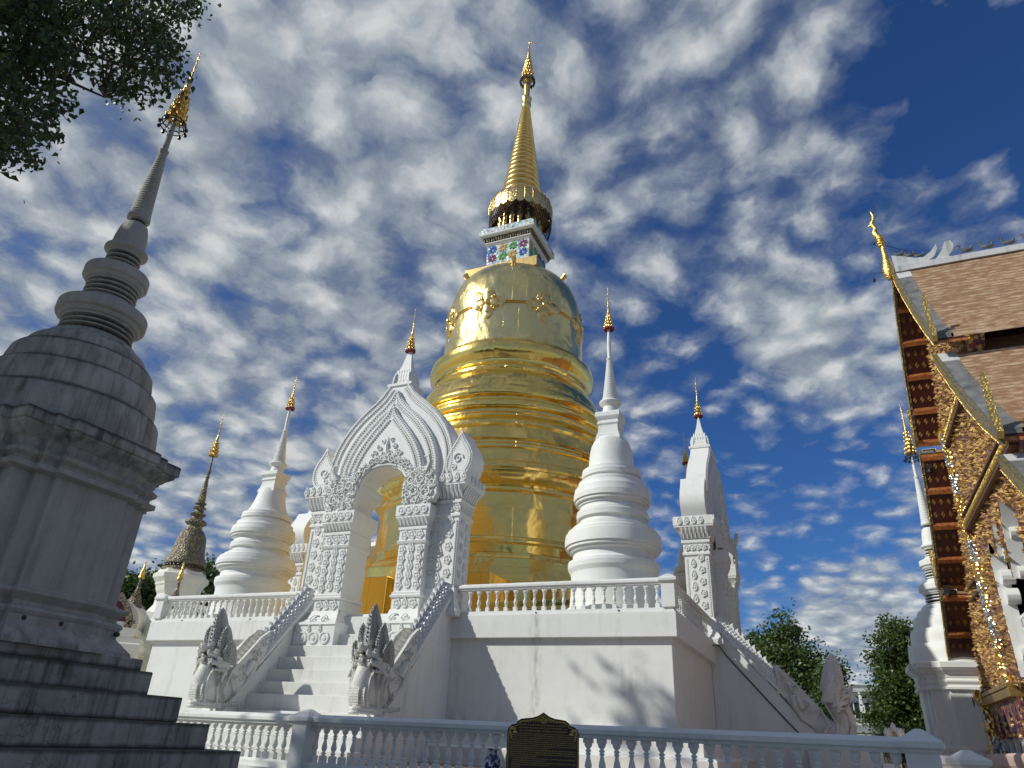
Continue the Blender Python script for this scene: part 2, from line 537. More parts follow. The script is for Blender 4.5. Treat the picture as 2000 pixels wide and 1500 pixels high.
# ------------------------------------------------------------------ mesh helpers
class MB:
    def __init__(s):
        s.v = []
        s.f = []

    def add(s, vs, fs):
        o = len(s.v)
        s.v.extend(tuple(p) for p in vs)
        s.f.extend(tuple(i + o for i in f) for f in fs)

    def box(s, x0, x1, y0, y1, z0, z1):
        s.add([(x0, y0, z0), (x1, y0, z0), (x1, y1, z0), (x0, y1, z0), (x0, y0, z1), (x1, y0, z1), (x1, y1, z1), (x0, y1, z1)],
              [(3, 2, 1, 0), (4, 5, 6, 7), (0, 1, 5, 4), (1, 2, 6, 5), (2, 3, 7, 6), (3, 0, 4, 7)])

    def loft(s, rings, cap0=True, cap1=True, closed=True):
        n = len(rings[0])
        vs = [p for r in rings for p in r]
        fs = []
        for i in range(len(rings) - 1):
            for j in range(n if closed else n - 1):
                k = (j + 1) % n
                fs.append((i * n + j, i * n + k, (i + 1) * n + k, (i + 1) * n + j))
        if cap0:
            fs.append(tuple(range(n))[::-1])
        if cap1:
            fs.append(tuple((len(rings) - 1) * n + j for j in range(n)))
        s.add(vs, fs)

    def lathe(s, prof, cx, cy, seg=48, cap=True):
        s.loft([[(cx + r * cos(TAU * j / seg), cy + r * sin(TAU * j / seg), z) for j in range(seg)] for r, z in prof], cap, cap)

    def rect(s, x0, x1, y0, y1, prof):
        s.loft([[(x0 - o, y0 - o, z), (x1 + o, y0 - o, z), (x1 + o, y1 + o, z), (x0 - o, y1 + o, z)] for o, z in prof])

    def poly(s, plan, prof):
        """plan(w) -> outline points, prof: (w, z)"""
        s.loft([[(x, y, z) for x, y in plan(w)] for w, z in prof])

    def prism(s, pts, fn, a, b):
        """pts: 2D outline, fn(p, t) -> 3D; extruded from t=a to t=b"""
        s.loft([[fn(p, a) for p in pts], [fn(p, b) for p in pts]])

    def tube(s, pts, rad, seg=8, cap=True):
        pts = [Vector(p) for p in pts]
        rings = []
        up = Vector((0, 0, 1))
        prev = None
        for i, p in enumerate(pts):
            d = (pts[min(i + 1, len(pts) - 1)] - pts[max(i - 1, 0)]).normalized()
            if prev is None:
                a = d.cross(up if abs(d.z) < 0.95 else Vector((1, 0, 0))).normalized()
            else:
                a = (prev - d * prev.dot(d)).normalized()
            prev = a
            b = d.cross(a).normalized()
            r = rad[i] if hasattr(rad, '__len__') else rad
            rings.append([p + (a * cos(TAU * j / seg) + b * sin(TAU * j / seg)) * r for j in range(seg)])
        s.loft(rings, cap, cap)

    def ell(s, c, r, seg=10, rings=6, rot=None):
        pts = []
        R = []
        for i in range(rings + 1):
            t = pi * (0.02 + 0.96 * i / rings)
            ring = []
            for j in range(seg):
                p = Vector((r[0] * sin(t) * cos(TAU * j / seg), r[1] * sin(t) * sin(TAU * j / seg), -r[2] * cos(t)))
                if rot is not None:
                    p = rot @ p
                ring.append((c[0] + p.x, c[1] + p.y, c[2] + p.z))
            R.append(ring)
        s.loft(R)


def shift(o, v):
    return (v[0] - o[0], v[1] - o[1], v[2] - o[2])


def root_of(o):
    while o.parent is not None:
        o = o.parent
    return o


def obj(name, mb, mat, parent=None, smooth=35, bevel=0.0, kind=None, origin=None):
    me = bpy.data.meshes.new(name)
    org = root_of(parent)['org'] if parent is not None else (origin or (0, 0, 0))
    me.from_pydata([shift(org, v) for v in mb.v], [], mb.f)
    me.validate(clean_customdata=False)
    me.update()
    import bmesh
    bm = bmesh.new()
    bm.from_mesh(me)
    bmesh.ops.recalc_face_normals(bm, faces=bm.faces)
    bm.to_mesh(me)
    bm.free()
    if smooth:
        me.polygons.foreach_set('use_smooth', [True] * len(me.polygons))
        me.set_sharp_from_angle(angle=radians(smooth))
    me.materials.append(mat)
    o = bpy.data.objects.new(name, me)
    COL.objects.link(o)
    if parent is not None:
        o.parent = parent
    elif origin is not None:
        o.location = origin
    if bevel:
        b = o.modifiers.new('bevel', 'BEVEL')
        b.width = bevel
        b.segments = 2
        b.limit_method = 'ANGLE'
        b.angle_limit = radians(50)
    if kind:
        o['kind'] = kind
    return o


def thing(name, label, cat, loc, group=None):
    o = bpy.data.objects.new(name, None)
    COL.objects.link(o)
    o.empty_display_size = 0.3
    o.location = loc
    o['org'] = tuple(float(a) for a in loc)
    tag(o, label, cat, group)
    return o


def tag(o, label, cat, group=None):
    o['label'] = label
    o['category'] = cat
    if group:
        o['group'] = group
    return o


def dup(root, loc, rotz=0.0, label=None, scale=None):
    r = root.copy()
    COL.objects.link(r)
    r.location = loc
    r.rotation_euler = (0, 0, rotz)
    if scale:
        r.scale = scale
    if label:
        r['label'] = label

    def kids(src, dst):
        for ch in list(src.children):
            c = ch.copy()
            COL.objects.link(c)
            c.parent = dst
            kids(ch, c)
    kids(root, r)
    return r


# ------------------------------------------------------------------ ground and terrace
def sheet(name, x0, x1, y0, y1, z, mat):
    mb = MB()
    mb.add([(x0, y0, z), (x1, y0, z), (x1, y1, z), (x0, y1, z)], [(0, 1, 2, 3)])
    return obj(name, mb, mat, None, 0, kind='structure')


M_GROUND = simple("pale_paving", (0.38, 0.38, 0.34), 0.8, 0, 0.3, 6, (0.30, 0.30, 0.26), 0.8)
sheet("ground", -900, 900, -900, 900, 0.0, M_GROUND)
RU = (-0.99278, 0.11994)      # direction of the lower balustrade, to the left
RP = (-3.91, 12.40)           # a point on it


def rail_pt(s, off=0.0, z=0.0):
    """s metres along the lower balustrade (leftwards), off metres behind it"""
    return (RP[0] + RU[0] * s + RU[1] * off, RP[1] + RU[1] * s - RU[0] * off, z)


def pave(name, z0, z1, front, side, mat, depth=30.0):
    mb = MB()
    pts = [rail_pt(23, front), rail_pt(-side, front), rail_pt(-side, depth), rail_pt(23, depth)]
    mb.loft([[(p[0], p[1], z0) for p in pts], [(p[0], p[1], z1) for p in pts]])
    return obj(name, mb, mat, None, 0, kind='structure')


pave("terrace", 0.0, 0.88, -0.28, 5.2, M_WHITE)
tb = MB()
tb.box(-24.9, 1.1, 14.4, 44.0, 0.85, 0.93)
obj("terrace_floor", tb, M_TERR, None, 0, kind='structure')

# ------------------------------------------------------------------ square platform of the great chedi
PX0, PX1, PY0, PY1 = -24.8, -4.0, 21.0, 41.8
FZ = 5.15
plat = thing("platform", "tall square white plaster platform under the golden chedi", "platform", (-14.4, 31.4, 0))
mb = MB()
mb.rect(PX0 + 0.2, PX1 - 0.2, PY0 + 0.2, PY1 - 0.2, [(0, 0.9), (0, 4.46)])
obj("wall", mb, M_WALL, plat, 0, 0.015)
mb = MB()
mb.rect(PX0, PX1, PY0, PY1, [(0, 4.45), (0, FZ)])
obj("ledge", mb, M_WALL, plat, 0, 0.012)
mb = MB()
mb.rect(PX0 + 0.06, PX1 - 0.06, PY0 + 0.06, PY1 - 0.06, [(0, FZ), (0, FZ + 0.06), (-0.03, FZ + 0.07), (-0.03, FZ + 0.12)])
obj("kerb", mb, M_WHITE2, plat, 0)
mb = MB()
mb.rect(PX0, PX1, PY0, PY1, [(1.0, 0.9), (1.0, 1.36), (0.96, 1.40), (0.62, 1.44), (0.62, 1.72), (0.5, 1.78), (0.32, 1.80), (0.30, 1.95), (0.22, 1.99), (-0.19, 2.0)])
obj("plinth", mb, M_WHITE, plat, 30, 0.01)
for dx, dz in ((-11.0, 5.18), (-8.35, 5.19), (-5.7, 5.2), (-19.8, 5.18), (-23.2, 5.18)):
    mb = MB()
    mb.loft([[(dx + 0.028 * cos(TAU * j / 10), 21.052 - 0.012 * k, dz + 0.028 * sin(TAU * j / 10)) for j in range(10)] for k in (0, 1)])
    obj("drain_hole", mb, M_DARK, plat, 0)

# small things fixed to the wall: a conduit from under the side ledge down the naga stair
mb = MB()
mb.tube([(-3.99, 27.6, 5.02), (-3.9, 27.9, 5.08), (-3.8, 28.1, 5.02), (-3.6, 28.26, 4.72), (-2.2, 28.27, 3.1), (-1.3, 28.27, 2.1)], 0.022, 6)
tag(obj("cable", mb, M_BLACK, None, 30, origin=(-3.9, 27.9, 5)), "thin black cable running down the shaded cheek wall beside the right stair", "cable")


# ------------------------------------------------------------------ balusters and balustrades
def baluster_mb(h, s=1.0, seg=14):
    """turned baluster with square foot and cup head, base at origin"""
    mb = MB()
    w = 0.062 * s
    mb.rect(-w, w, -w, w, [(0, 0), (0, 0.17 * h), (-0.018, 0.20 * h)])
    pr = [(0.040, 0.195), (0.030, 0.22), (0.052, 0.24), (0.056, 0.255), (0.030, 0.285), (0.034, 0.31), (0.058, 0.37), (0.062, 0.41), (0.050, 0.49),
          (0.034, 0.58), (0.028, 0.635), (0.046, 0.650), (0.050, 0.662), (0.030, 0.69), (0.032, 0.70), (0.050, 0.72), (0.053, 0.735), (0.032, 0.765), (0.030, 0.78),
          (0.055, 0.815), (0.068, 0.86), (0.070, 0.90)]
    mb.lathe([(r * s, z * h) for r, z in pr], 0, 0, seg)
    mb.rect(-w * 1.12, w * 1.12, -w * 1.12, w * 1.12, [(0, 0.90 * h), (0, h)])
    return mb


BAL_U = None


def balustrade(name, label, group, p0, p1, zb, h, n, newels=(True, True), s=1.0, mat=M_RAIL, cap_w=0.15, base_h=0.0, newel_w=0.20, cuts=(), newel_sink=0.0):
    """straight balustrade from p0 to p1 (ground points), balusters n, base at zb"""
    global BAL_U
    L = sqrt((p1[0] - p0[0]) ** 2 + (p1[1] - p0[1]) ** 2)
    a = atan2(p1[1] - p0[1], p1[0] - p0[0])
    t = thing(name, label, "balustrade", (p0[0], p0[1], zb), group)
    t.rotation_euler = (0, 0, a)
    o0 = t['org']
    t['org'] = (0.0, 0.0, 0.0)
    segs = []
    last = 0.0
    for c in sorted(cuts):
        segs.append((last, c))
        last = c
    segs.append((last, L))
    zr = base_h + h
    x0 = newel_w * 2 if newels[0] else 0
    x1 = L - newel_w * 2 if newels[1] else L
    mb = MB()
    ys = 0.13 * s
    mb.loft([[(x0 if e == 0 else x1, y, z) for y, z in ((-cap_w, zr + 0.065), (-cap_w * 0.72, zr + 0.05), (-cap_w * 0.68, zr), (cap_w * 0.68, zr), (cap_w * 0.72, zr + 0.05), (cap_w, zr + 0.065), (cap_w, zr + 0.135), (cap_w * 0.45, zr + 0.20), (-cap_w * 0.45, zr + 0.20), (-cap_w, zr + 0.135))] for e in (0, 1)])
    obj("handrail", mb, mat, t, 25, 0.006)
    if base_h:
        mb = MB()
        mb.loft([[(x0 if e == 0 else x1, y, z) for y, z in ((-ys, -newel_sink), (ys, -newel_sink), (ys, base_h - 0.04), (ys * 0.8, base_h), (-ys * 0.8, base_h), (-ys, base_h - 0.04))] for e in (0, 1)])
        obj("base_rail", mb, mat, t, 25, 0.006)
    me = None
    spots = []
    for (sa, sb) in segs:
        A = sa + (newel_w * 2 if (sa == 0 and newels[0]) else (newel_w if sa else 0))
        B = sb - (newel_w * 2 if (sb == L and newels[1]) else (newel_w if sb != L else 0))
        m = max(1, round(n * (B - A) / L))
        spots += [A + (B - A) * (i + 0.5) / m for i in range(m)]
    proto = obj("baluster", baluster_mb(h, s), mat, t, 40)
    proto.location = (spots[0], 0, base_h)
    for x in spots[1:]:
        c = proto.copy()
        COL.objects.link(c)
        c.parent = t
        c.location = (x, 0, base_h)
        c.rotation_euler = (random.gauss(0, .006), random.gauss(0, .006), random.gauss(0, .03))
    nx = [x for x, e in ((newel_w, newels[0]), (L - newel_w, newels[1])) if e] + list(cuts)
    for x in nx:
        mb = MB()
        w = newel_w
        mb.rect(x - w, x + w, -w, w, [(0, -newel_sink), (0, zr - 0.0), (0.03, zr + 0.03), (0.03, zr + 0.05), (0.075, zr + 0.07), (0.08, zr + 0.15), (0.05, zr + 0.17), (-w + 0.05, zr + 0.30), (-w + 0.03, zr + 0.305)])
        obj("newel_post", mb, mat, t, 20, 0.01)
    t['org'] = o0
    return t


UZ, UH = FZ + 0.12, 0.68
G_UP = "white balustrades round the top of the chedi platform"
balustrade("balustrade", "white balustrade along the platform front, right of the front gate, in full sun", G_UP, (-4.0, 21.22), (-11.25, 21.22), UZ, UH, 22, (True, False))
balustrade("balustrade", "white balustrade along the platform front, between the left small stupa and the front gate", G_UP, (-17.5, 21.22), (-24.8, 21.22), UZ, UH, 24, (False, True))
balustrade("balustrade", "white balustrade on the shaded right side of the platform, running back to the side gate", G_UP, (-4.22, 21.42), (-4.22, 28.3), UZ, UH, 22, (False, False))
balustrade("balustrade", "white balustrade on the left edge of the platform behind the left corner post", G_UP, (-24.58, 28.3), (-24.58, 21.42), UZ, UH, 22, (False, False))

# long lower balustrade in the foreground
sL, sR = 15.6, -5.05
pL, pR = rail_pt(sL), rail_pt(sR)
LB = balustrade("balustrade", "long white balustrade across the foreground behind the black sign", None, (pR[0], pR[1]), (pL[0], pL[1]), 0.88, 0.66, 82, (True, False), s=.95, cap_w=0.17, base_h=0.15, newel_w=0.20, cuts=(11.45,), newel_sink=0.0)
# short posts of the stair flanking the lower terrace, sunlit, right of its end post
balustrade("balustrade", "short sunlit cream balustrade with two capped posts right of the foreground end post", None, (1.95, 15.6), (1.35, 17.4), 0.9, 0.62, 5, (True, True), s=1.1, mat=M_CREAM, cap_w=0.16, newel_w=0.19, newel_sink=0.9)

# ------------------------------------------------------------------ stairs, nagas
TREADS = [(20.88, 5.158), (20.45, 4.53), (20.05, 4.13), (19.64, 3.73), (19.26, 3.31), (18.92, 2.92), (18.5, 2.54), (18.15, 2.08), (16.0, 1.83), (15.55, 1.5), (15.1, 1.2)]


def make_stair(label):
    """front stair: faces -Y, centre x = -14.4; written in world coordinates"""
    t = thing("staircase", label, "staircase", (-14.4, 21.0, 0), "naga stairs of the platform")
    prev = 21.2
    for i, (y, z) in enumerate(TREADS):
        yb = TREADS[i - 1][0] if i else 21.24
        zb = 0.93
        w = 2.6 if i < 8 else 3.6 + 0.15 * (i - 8)
        mb = MB()
        mb.box(-14.4 - w + 0.001 * i, -14.4 + w - 0.001 * i, y, yb + 0.06, zb, z - 0.0015 * i)
        obj("step", mb, M_STAIR, t, 0, 0.012)
    for s in (-1, 1):
        mb = MB()
        pts = [(21.19, 0.93), (21.19, 5.75), (20.63, 5.44), (19.72, 4.31), (19.0, 3.50), (18.45, 2.88), (17.91, 2.30), (17.6, 1.95), (17.2, 1.832), (17.2, 0.93)]
        mb.prism(pts, lambda p, x: (x, p[0], p[1]), -14.4 + s * 2.5, -14.4 + s * 3.1)
        obj("cheek_wall", mb, M_WHITE, t, 0, 0.012)
    return t


def spiral(mb, fn, c, r, turns=1.4, a0=0.0, wid=0.03, hgt=0.03, seg=16, flip=1):
    """raised scroll on a surface; fn(u, v, h) -> 3D"""
    pts = []
    for i in range(seg + 1):
        k = i / seg
        a = a0 + flip * turns * TAU * k
        rr = r * (1 - 0.85 * k)
        pts.append((c[0] + rr * cos(a), c[1] + rr * sin(a), wid * (1 - 0.4 * k)))
    rings = []
    for i, (u, v, w) in enumerate(pts):
        u2, v2, _ = pts[min(i + 1, seg)]
        u1, v1, _ = pts[max(i - 1, 0)]
        dx, dy = u2 - u1, v2 - v1
        L = sqrt(dx * dx + dy * dy) or 1
        nx, ny = -dy / L, dx / L
        rings.append([fn(u - nx * w, v - ny * w, -0.01), fn(u - nx * w * 0.5, v - ny * w * 0.5, hgt), fn(u + nx * w * 0.5, v + ny * w * 0.5, hgt), fn(u + nx * w, v + ny * w, -0.01)])
    mb.loft(rings)


def make_naga(label):
    """five-headed naga on the +X cheek of the front stair: faces -Y, cheek centre x = -11.6 (s = outward distance from the platform edge)"""
    cx = -11.6
    t = thing("naga_statue", label, "naga statue", (cx, 16.9, 2.0), "five-headed nagas at the stair feet")
    rng = random.Random(5)

    def w(x, s, z):
        q_ = min(1.0, max(0.0, (s - 2.6) / .7))
        return (cx + x * (1 - .20 * q_ * q_ * (3 - 2 * q_)), 21.0 - s, z)
    # body: low foot swelling, then rearing neck
    path = [(2.30, 3.62, .27, .34), (2.65, 3.18, .28, .36), (2.95, 2.88, .29, .37), (3.20, 2.62, .31, .37), (3.45, 2.42, .34, .36), (3.72, 2.36, .38, .33), (3.95, 2.50, .42, .34),
            (4.03, 2.75, .43, .36), (3.95, 3.0, .42, .36), (3.86, 3.22, .42, .34), (3.80, 3.45, .40, .30), (3.78, 3.62, .30, .20)]
    mb = MB()
    rings = []
    for i, (s, z, hw, th) in enumerate(path):
        s1, z1 = path[max(i - 1, 0)][:2]
        s2, z2 = path[min(i + 1, len(path) - 1)][:2]
        L = sqrt((s2 - s1) ** 2 + (z2 - z1) ** 2)
        ns, nz = -(z2 - z1) / L, (s2 - s1) / L
        hw = hw * (.92 if i < 8 else .80)
        rings.append([w(hw * cos(TAU * j / 20), s + ns * th * sin(TAU * j / 20), z + nz * th * sin(TAU * j / 20)) for j in range(20)])
    mb.loft(rings)
    mb.loft([[w(x * (0.40 - 0.1 * k), s, 2.06 + dz) for x, s, dz in ((-1, 3.1 - .1 * k, 0), (1, 3.1 - .1 * k, 0), (1.02, 4.2 - .1 * k, 0), (0.5, 4.42 - .1 * k, 0), (-0.5, 4.42 - .1 * k, 0), (-1.02, 4.2 - .1 * k, 0))] for k, dz in ((0, 0), (0.2, .12), (1, .26))]) if False else None
    body = obj("body", mb, M_NAGA, t, 60)
    # base fringe of little curls round the foot
    mb = MB()
    for j in range(34):
        a = pi * (j / 33.0) - pi / 2
        x, s = 0.43 * sin(a), 3.55 + 0.78 * cos(a)
        mb.ell(w(x, s, 2.14), (0.055, 0.055, 0.075), 6, 4)
        mb.ell(w(x * 1.04, s + 0.02, 2.07), (0.045, 0.045, 0.05), 6, 4)
    for sd_ in (-1, 1):
        for j in range(8):
            mb.ell(w(sd_ * 0.40, 3.5 - j * 0.11, 2.14 + j * 0.012), (0.05, 0.055, 0.065), 6, 4)
    obj("base_fringe", mb, M_NAGA, t, 60)
    # belly plates up the chest, with side ribs
    mb = MB()
    for j in range(19):
        k = j / 14.0
        z = 2.24 + 0.86 * k
        s = 4.30 + 0.10 * sin(pi * min(1, k * 1.3)) - 0.16 * k
        for x0, ww in ((0.0, .12), (-.24, .055), (.24, .055)):
            ds = 0.0 if x0 == 0 else -0.075
            mb.rect(cx + x0 * .8 - ww * .85, cx + x0 * .8 + ww * .85, 21 - s - ds - 0.025, 21 - s - ds + 0.05, [(0, z), (0.006, z + 0.012), (0.006, z + 0.05), (-0.004, z + 0.062)])
    for sd_ in (-1, 1):
        mb.tube([w(sd_ * .33, 4.10, 2.2), w(sd_ * .36, 4.22, 2.5), w(sd_ * .36, 4.18, 2.85), w(sd_ * .34, 4.05, 3.15)], 0.03, 6)
        mb.tube([w(sd_ * .42, 3.7, 2.2), w(sd_ * .425, 3.80, 2.6), w(sd_ * .42, 3.62, 2.95), w(sd_ * .40, 3.5, 3.2)], 0.03, 6)
        mb.tube([w(sd_ * .41, 3.35, 2.3), w(sd_ * .42, 3.55, 2.55), w(sd_ * .41, 3.42, 2.85), w(sd_ * .37, 3.32, 3.1)], 0.035, 6)
    obj("belly_plates", mb, M_NAGA, t, 30)
    # beaded beard/collar under the heads
    mb = MB()
    for j in range(60):
        k = rng.random()
        x = (rng.random() - .5) * 0.7 * (1 - k * .6)
        mb.ell(w(x, 4.22 - 0.25 * abs(x) + 0.02, 3.36 - 0.34 * k), (0.035, 0.03, 0.04), 6, 4)
    obj("beard", mb, M_NAGA, t, 60)
    # five heads on a fan
    for (x, z, s, hz, cw, lean) in ((0.0, 3.56, 3.98, 4.86, 0.26, 0.0), (-0.32, 3.42, 3.95, 4.34, 0.17, -0.30), (0.32, 3.42, 3.95, 4.34, 0.17, 0.30), (-0.52, 3.20, 3.88, 3.90, 0.15, -0.62), (0.52, 3.20, 3.88, 3.90, 0.15, 0.62)):
        k = 1.0 if x == 0 else 0.84
        mb = MB()
        yaw = lean * 0.9
        rot = Matrix.Rotation(-yaw, 3, 'Z')

        def h(px_, ps, pz):
            v = rot @ Vector((px_, -ps, pz))
            return (cx + x * .80 + v.x * k * .88, 21 - s + v.y * k, z + v.z * k)
        # skull, muzzle with open jaws, nostrils, brow, ear frills
        mb.loft([[h(a * cos(TAU * j / 12), sx + 0.0 * a, b * sin(TAU * j / 12) + c) for j in range(12)] for sx, a, b, c in ((-.22, .10, .12, 0), (-.1, .19, .21, .0), (.06, .20, .20, .02), (.18, .16, .13, .06), (.32, .12, .085, .07), (.42, .10, .08, .10), (.47, .05, .04, .14))])
        mb.loft([[h(a * cos(TAU * j / 10), sx, b * sin(TAU * j / 10) + c) for j in range(10)] for sx, a, b, c in ((-.05, .13, .07, -.14), (.10, .12, .06, -.15), (.26, .09, .04, -.15), (.36, .05, .03, -.11))])
        mb.loft([[h(a * cos(TAU * j / 12), sx, b * sin(TAU * j / 12) + c) for j in range(12)] for sx, a, b, c in ((-.14, .20, .22, -.05), (-.10, .19, .22, -.25), (-.06, .17, .20, -.45))])
        for e in (-1, 1):
            mb.ell(h(e * .14, .17, .12), (.05, .05, .045), 8, 5)
            mb.loft([[h(e * (.13 + q), .08 + r * .9, .17 + r * .25 + q * .8) for q in (0, .03, .06)] + [h(e * (.10 + q), .06 + r * .9, .10 + r * .2 + q * .6) for q in (.06, .03, 0)] for r in (0, .1, .2)])
            mb.ell(h(e * .06, .44, .17), (.03, .04, .035), 6, 4)
            for q in range(4):
                mb.ell(h(e * (.17 + .02 * q), -.02 - .04 * q, -.12 - .05 * q), (.045, .05, .05), 6, 4)
            mb.tube([h(e * .05, .36, .02), h(e * .055, .37, -.05)], [.02, .004], 5)
            mb.tube([h(e * .07, .22, -.11), h(e * .07, .23, -.04)], [.018, .004], 5)
        for q in range(3):
            mb.tube([h((q - 1) * .05, .30, -.17), h((q - 1) * .06, .33, -.26), h((q - 1) * .05, .30, -.34)], [.03, .025, .006], 5)
        hd = obj("head", mb, M_NAGA, t, 45)
        mb = MB()
        for e in (-1, 1):
            mb.ell(h(e * .155, .19, .115), (.026, .026, .022), 6, 4)
        mb.loft([[h(a * cos(TAU * j / 8), sx, b * sin(TAU * j / 8) - .055) for j in range(8)] for sx, a, b in ((.05, .08, .03), (.2, .09, .035), (.34, .06, .02))])
        obj("eyes_and_mouth", mb, M_DARK, hd, 40)
        # tall pointed crest: flame-shaped plate sweeping up and back
        mb = MB()
        rings = []
        H = hz - z - 0.05
        for i in range(11):
            q = i / 10.0
            wd = cw * (1 - q) ** .85 * (1 + 1.15 * q * (1 - q) + .25 * q) * 1.05 + 0.010
            kd = 1.0 if x == 0 else .78
            dp = (0.37 * (1 - q ** 2.0) ** .65 + .02) * kd
            cs = s - 0.20 + .04 * sin(pi * q) + 0.16 * q * q
            ox = x + lean * 0.42 * q * (1 if abs(lean) < .5 else .8)
            rings.append([w(ox + wd * cos(TAU * j / 16), cs + dp * sin(TAU * j / 16), z + 0.05 + H * q) for j in range(16)])
        mb.loft(rings)
        # serrated front edges and pearl band
        for e in (-1, 1):
            for i in range(17):
                q = 0.06 + 0.052 * i
                wd = cw * (1 - q) ** .85 * (1 + 1.15 * q * (1 - q) + .25 * q) * 1.05
                cs = s - 0.12 - 0.22 * sin(pi * q * .9) + 0.12 * q
                ox = x + lean * 0.42 * q * (1 if abs(lean) < .5 else .8)
                mb.ell(w(ox + e * wd * 0.98, s - .02, z + 0.07 + H * q), (.018, .05, .026), 6, 4)
        for i in range(9):
            q = .10 + .085 * i
            wd = cw * (1 - q) ** .85 * (1 + 1.15 * q * (1 - q) + .25 * q) * 1.05
            dpq = (0.37 * (1 - q ** 2.0) ** .65 + .02) * (1.0 if x == 0 else .78)
            cs = s - 0.20 + .04 * sin(pi * q) + 0.16 * q * q
            ox = x + lean * 0.42 * q * (1 if abs(lean) < .5 else .8)
            for m in range(-3, 4):
                th = pi / 2 + m * .42
                mb.ell(w(ox + wd * cos(th), cs + dpq * sin(th), z + .05 + H * q + .03 * (m % 2)), (.026 * (1 - .5 * q), .022, .038 * (1 - .3 * q)), 6, 3)
        for i in range(9):
            a = (i - 4) / 4.0
            mb.ell(w(x + a * cw * .8 + lean * .1, s + 0.10 - .12 * abs(a), z + 0.22 * k + .08 * (1 - a * a)), (.03, .03, .03), 6, 4)
        obj("crest", mb, M_CREST, t, 60)
    # flame-edged shoulder collar where the body leaves the makara mouth
    mb = MB()
    for e in (-1, 1):
        fn = lambda u, v, hh, e=e: w(e * (0.285 + hh), u, v)
        pts = [(2.05, 3.75), (2.02, 4.1), (2.0, 4.45), (2.35, 4.2), (2.75, 3.75), (3.1, 3.33), (3.35, 3.05), (3.2, 2.75), (3.0, 2.45), (2.75, 2.75), (2.35, 3.2)]
        mb.prism(pts, lambda p, h_, fn=fn: fn(p[0], p[1], h_), -0.04, 0.05)
        for (u, v, r_, a0, fl) in ((2.2, 4.0, .13, 0, 1), (2.32, 3.72, .14, 2, -1), (2.5, 3.5, .14, 1, 1), (2.62, 3.72, .10, 3, -1), (2.72, 3.26, .13, 0, -1), (2.95, 3.2, .12, 2, 1), (2.9, 2.92, .14, 0, 1), (3.15, 2.95, .1, 1, -1), (2.42, 3.4, .1, 4, 1), (2.15, 4.2, .07, 2, 1)):
            spiral(mb, fn, (u, v), r_, 1.3, a0, .024, .09, 12, fl)
    for i in range(10):
        q = i / 9.0
        mb.rect(cx - .28 + .1 * 0, cx + .28, 21 - (2.05 + 1.1 * q) - .04, 21 - (2.05 + 1.1 * q) + .04, [(0, 4.30 - 1.25 * q - .1), (-0.2, 4.45 - 1.22 * q)])
    obj("shoulder_scrolls", mb, M_NAGA, t, 40)
    # bent foreleg
    mb = MB()
    for e in (-1, 1):
        mb.tube([w(e * .31, 2.75, 3.05), w(e * .36, 2.62, 3.42), w(e * .37, 2.5, 3.45), w(e * .36, 2.52, 3.1), w(e * .35, 2.72, 2.7), w(e * .36, 2.9, 2.6)], [.12, .12, .11, .095, .075, .05], 8)
        for q in range(3):
            mb.tube([w(e * (.34 + .02 * q), 2.85, 2.66 - .03 * q), w(e * (.36 + .02 * q), 2.98, 2.62 - .05 * q), w(e * .36, 3.04, 2.56 - .05 * q)], [.035, .028, .008], 5)
    obj("foreleg", mb, M_NAGA, t, 50)
    # scaly tail lying on the cheek wall up to the gate
    mb = MB()
    A, B = (2.25, 3.52), (-0.05, 6.02)
    L = sqrt((B[0] - A[0]) ** 2 + (B[1] - A[1]) ** 2)
    ds, dz = (B[0] - A[0]) / L, (B[1] - A[1]) / L
    ns, nz = -dz * -1, ds * -1          # upward normal
    ns, nz = (dz, -ds) if (-ds) > 0 else (-dz, ds)

    def tl(k, a, r=1.0, h_=0.0):
        """point on the tail: k metres along, angle a round it"""
        rx, rn = 0.30 + h_, 0.30 + h_
        return w(rx * r * cos(a), A[0] + ds * k + ns * (rn * r * sin(a) - .02), A[1] + dz * k + nz * (rn * r * sin(a) - .02))
    mb.loft([[tl(k, a) for a in [pi * j / 14 - .25 for j in range(15)] + [pi + .25]] for k in (0, L * .5, L)])
    rows = 27
    for i in range(rows):
        for j in range(11):
            a = -0.2 + (pi + .4) * (j + (0.5 if i % 2 else 0.0)) / 11
            k = L * (i + .5) / rows
            dk, da = L / rows * 0.98, (pi + .4) / 22 * 1.0
            if k + dk > L + .02:
                continue
            mb.add([tl(k - dk * .5, a - da), tl(k - dk, a, 1, .004), tl(k - dk * .5, a + da), tl(k + dk * .5, a, 1, .0), tl(k - dk * .55, a, 1, .038)],
                   [(0, 1, 4), (1, 2, 4), (2, 3, 4), (3, 0, 4)])
    tail = obj("scaly_tail", mb, M_SCALE, t, 25)
    mb = MB()
    for e in (-1, 1):
        mb.loft([[w(e * (.30 + q), A[0] + ds * k + ns * n_, A[1] + dz * k + nz * n_) for q, n_ in ((0, -.12), (.05, -.12), (.05, -.03), (0, -.0))] for k in (-.1, L)])
    obj("tail_moulding", mb, M_WHITE2, t, 20)
    mb = MB()
    n = 13
    for i in range(n):
        k0 = L * i / n
        kk = L / n
        prof = [(0, -.04), (kk * 1.0, -.04), (kk * 1.0, .10), (kk * .86, .20), (kk * .62, .10), (kk * .34, .09), (0, .02)]
        mb.prism([(k0 + a, .28 + b) for a, b in prof], lambda p, x: w(x, A[0] + ds * p[0] + ns * p[1], A[1] + dz * p[0] + nz * p[1]), -.045, .045)
    obj("spine_crest", mb, M_SCALE, t, 20)
    return t


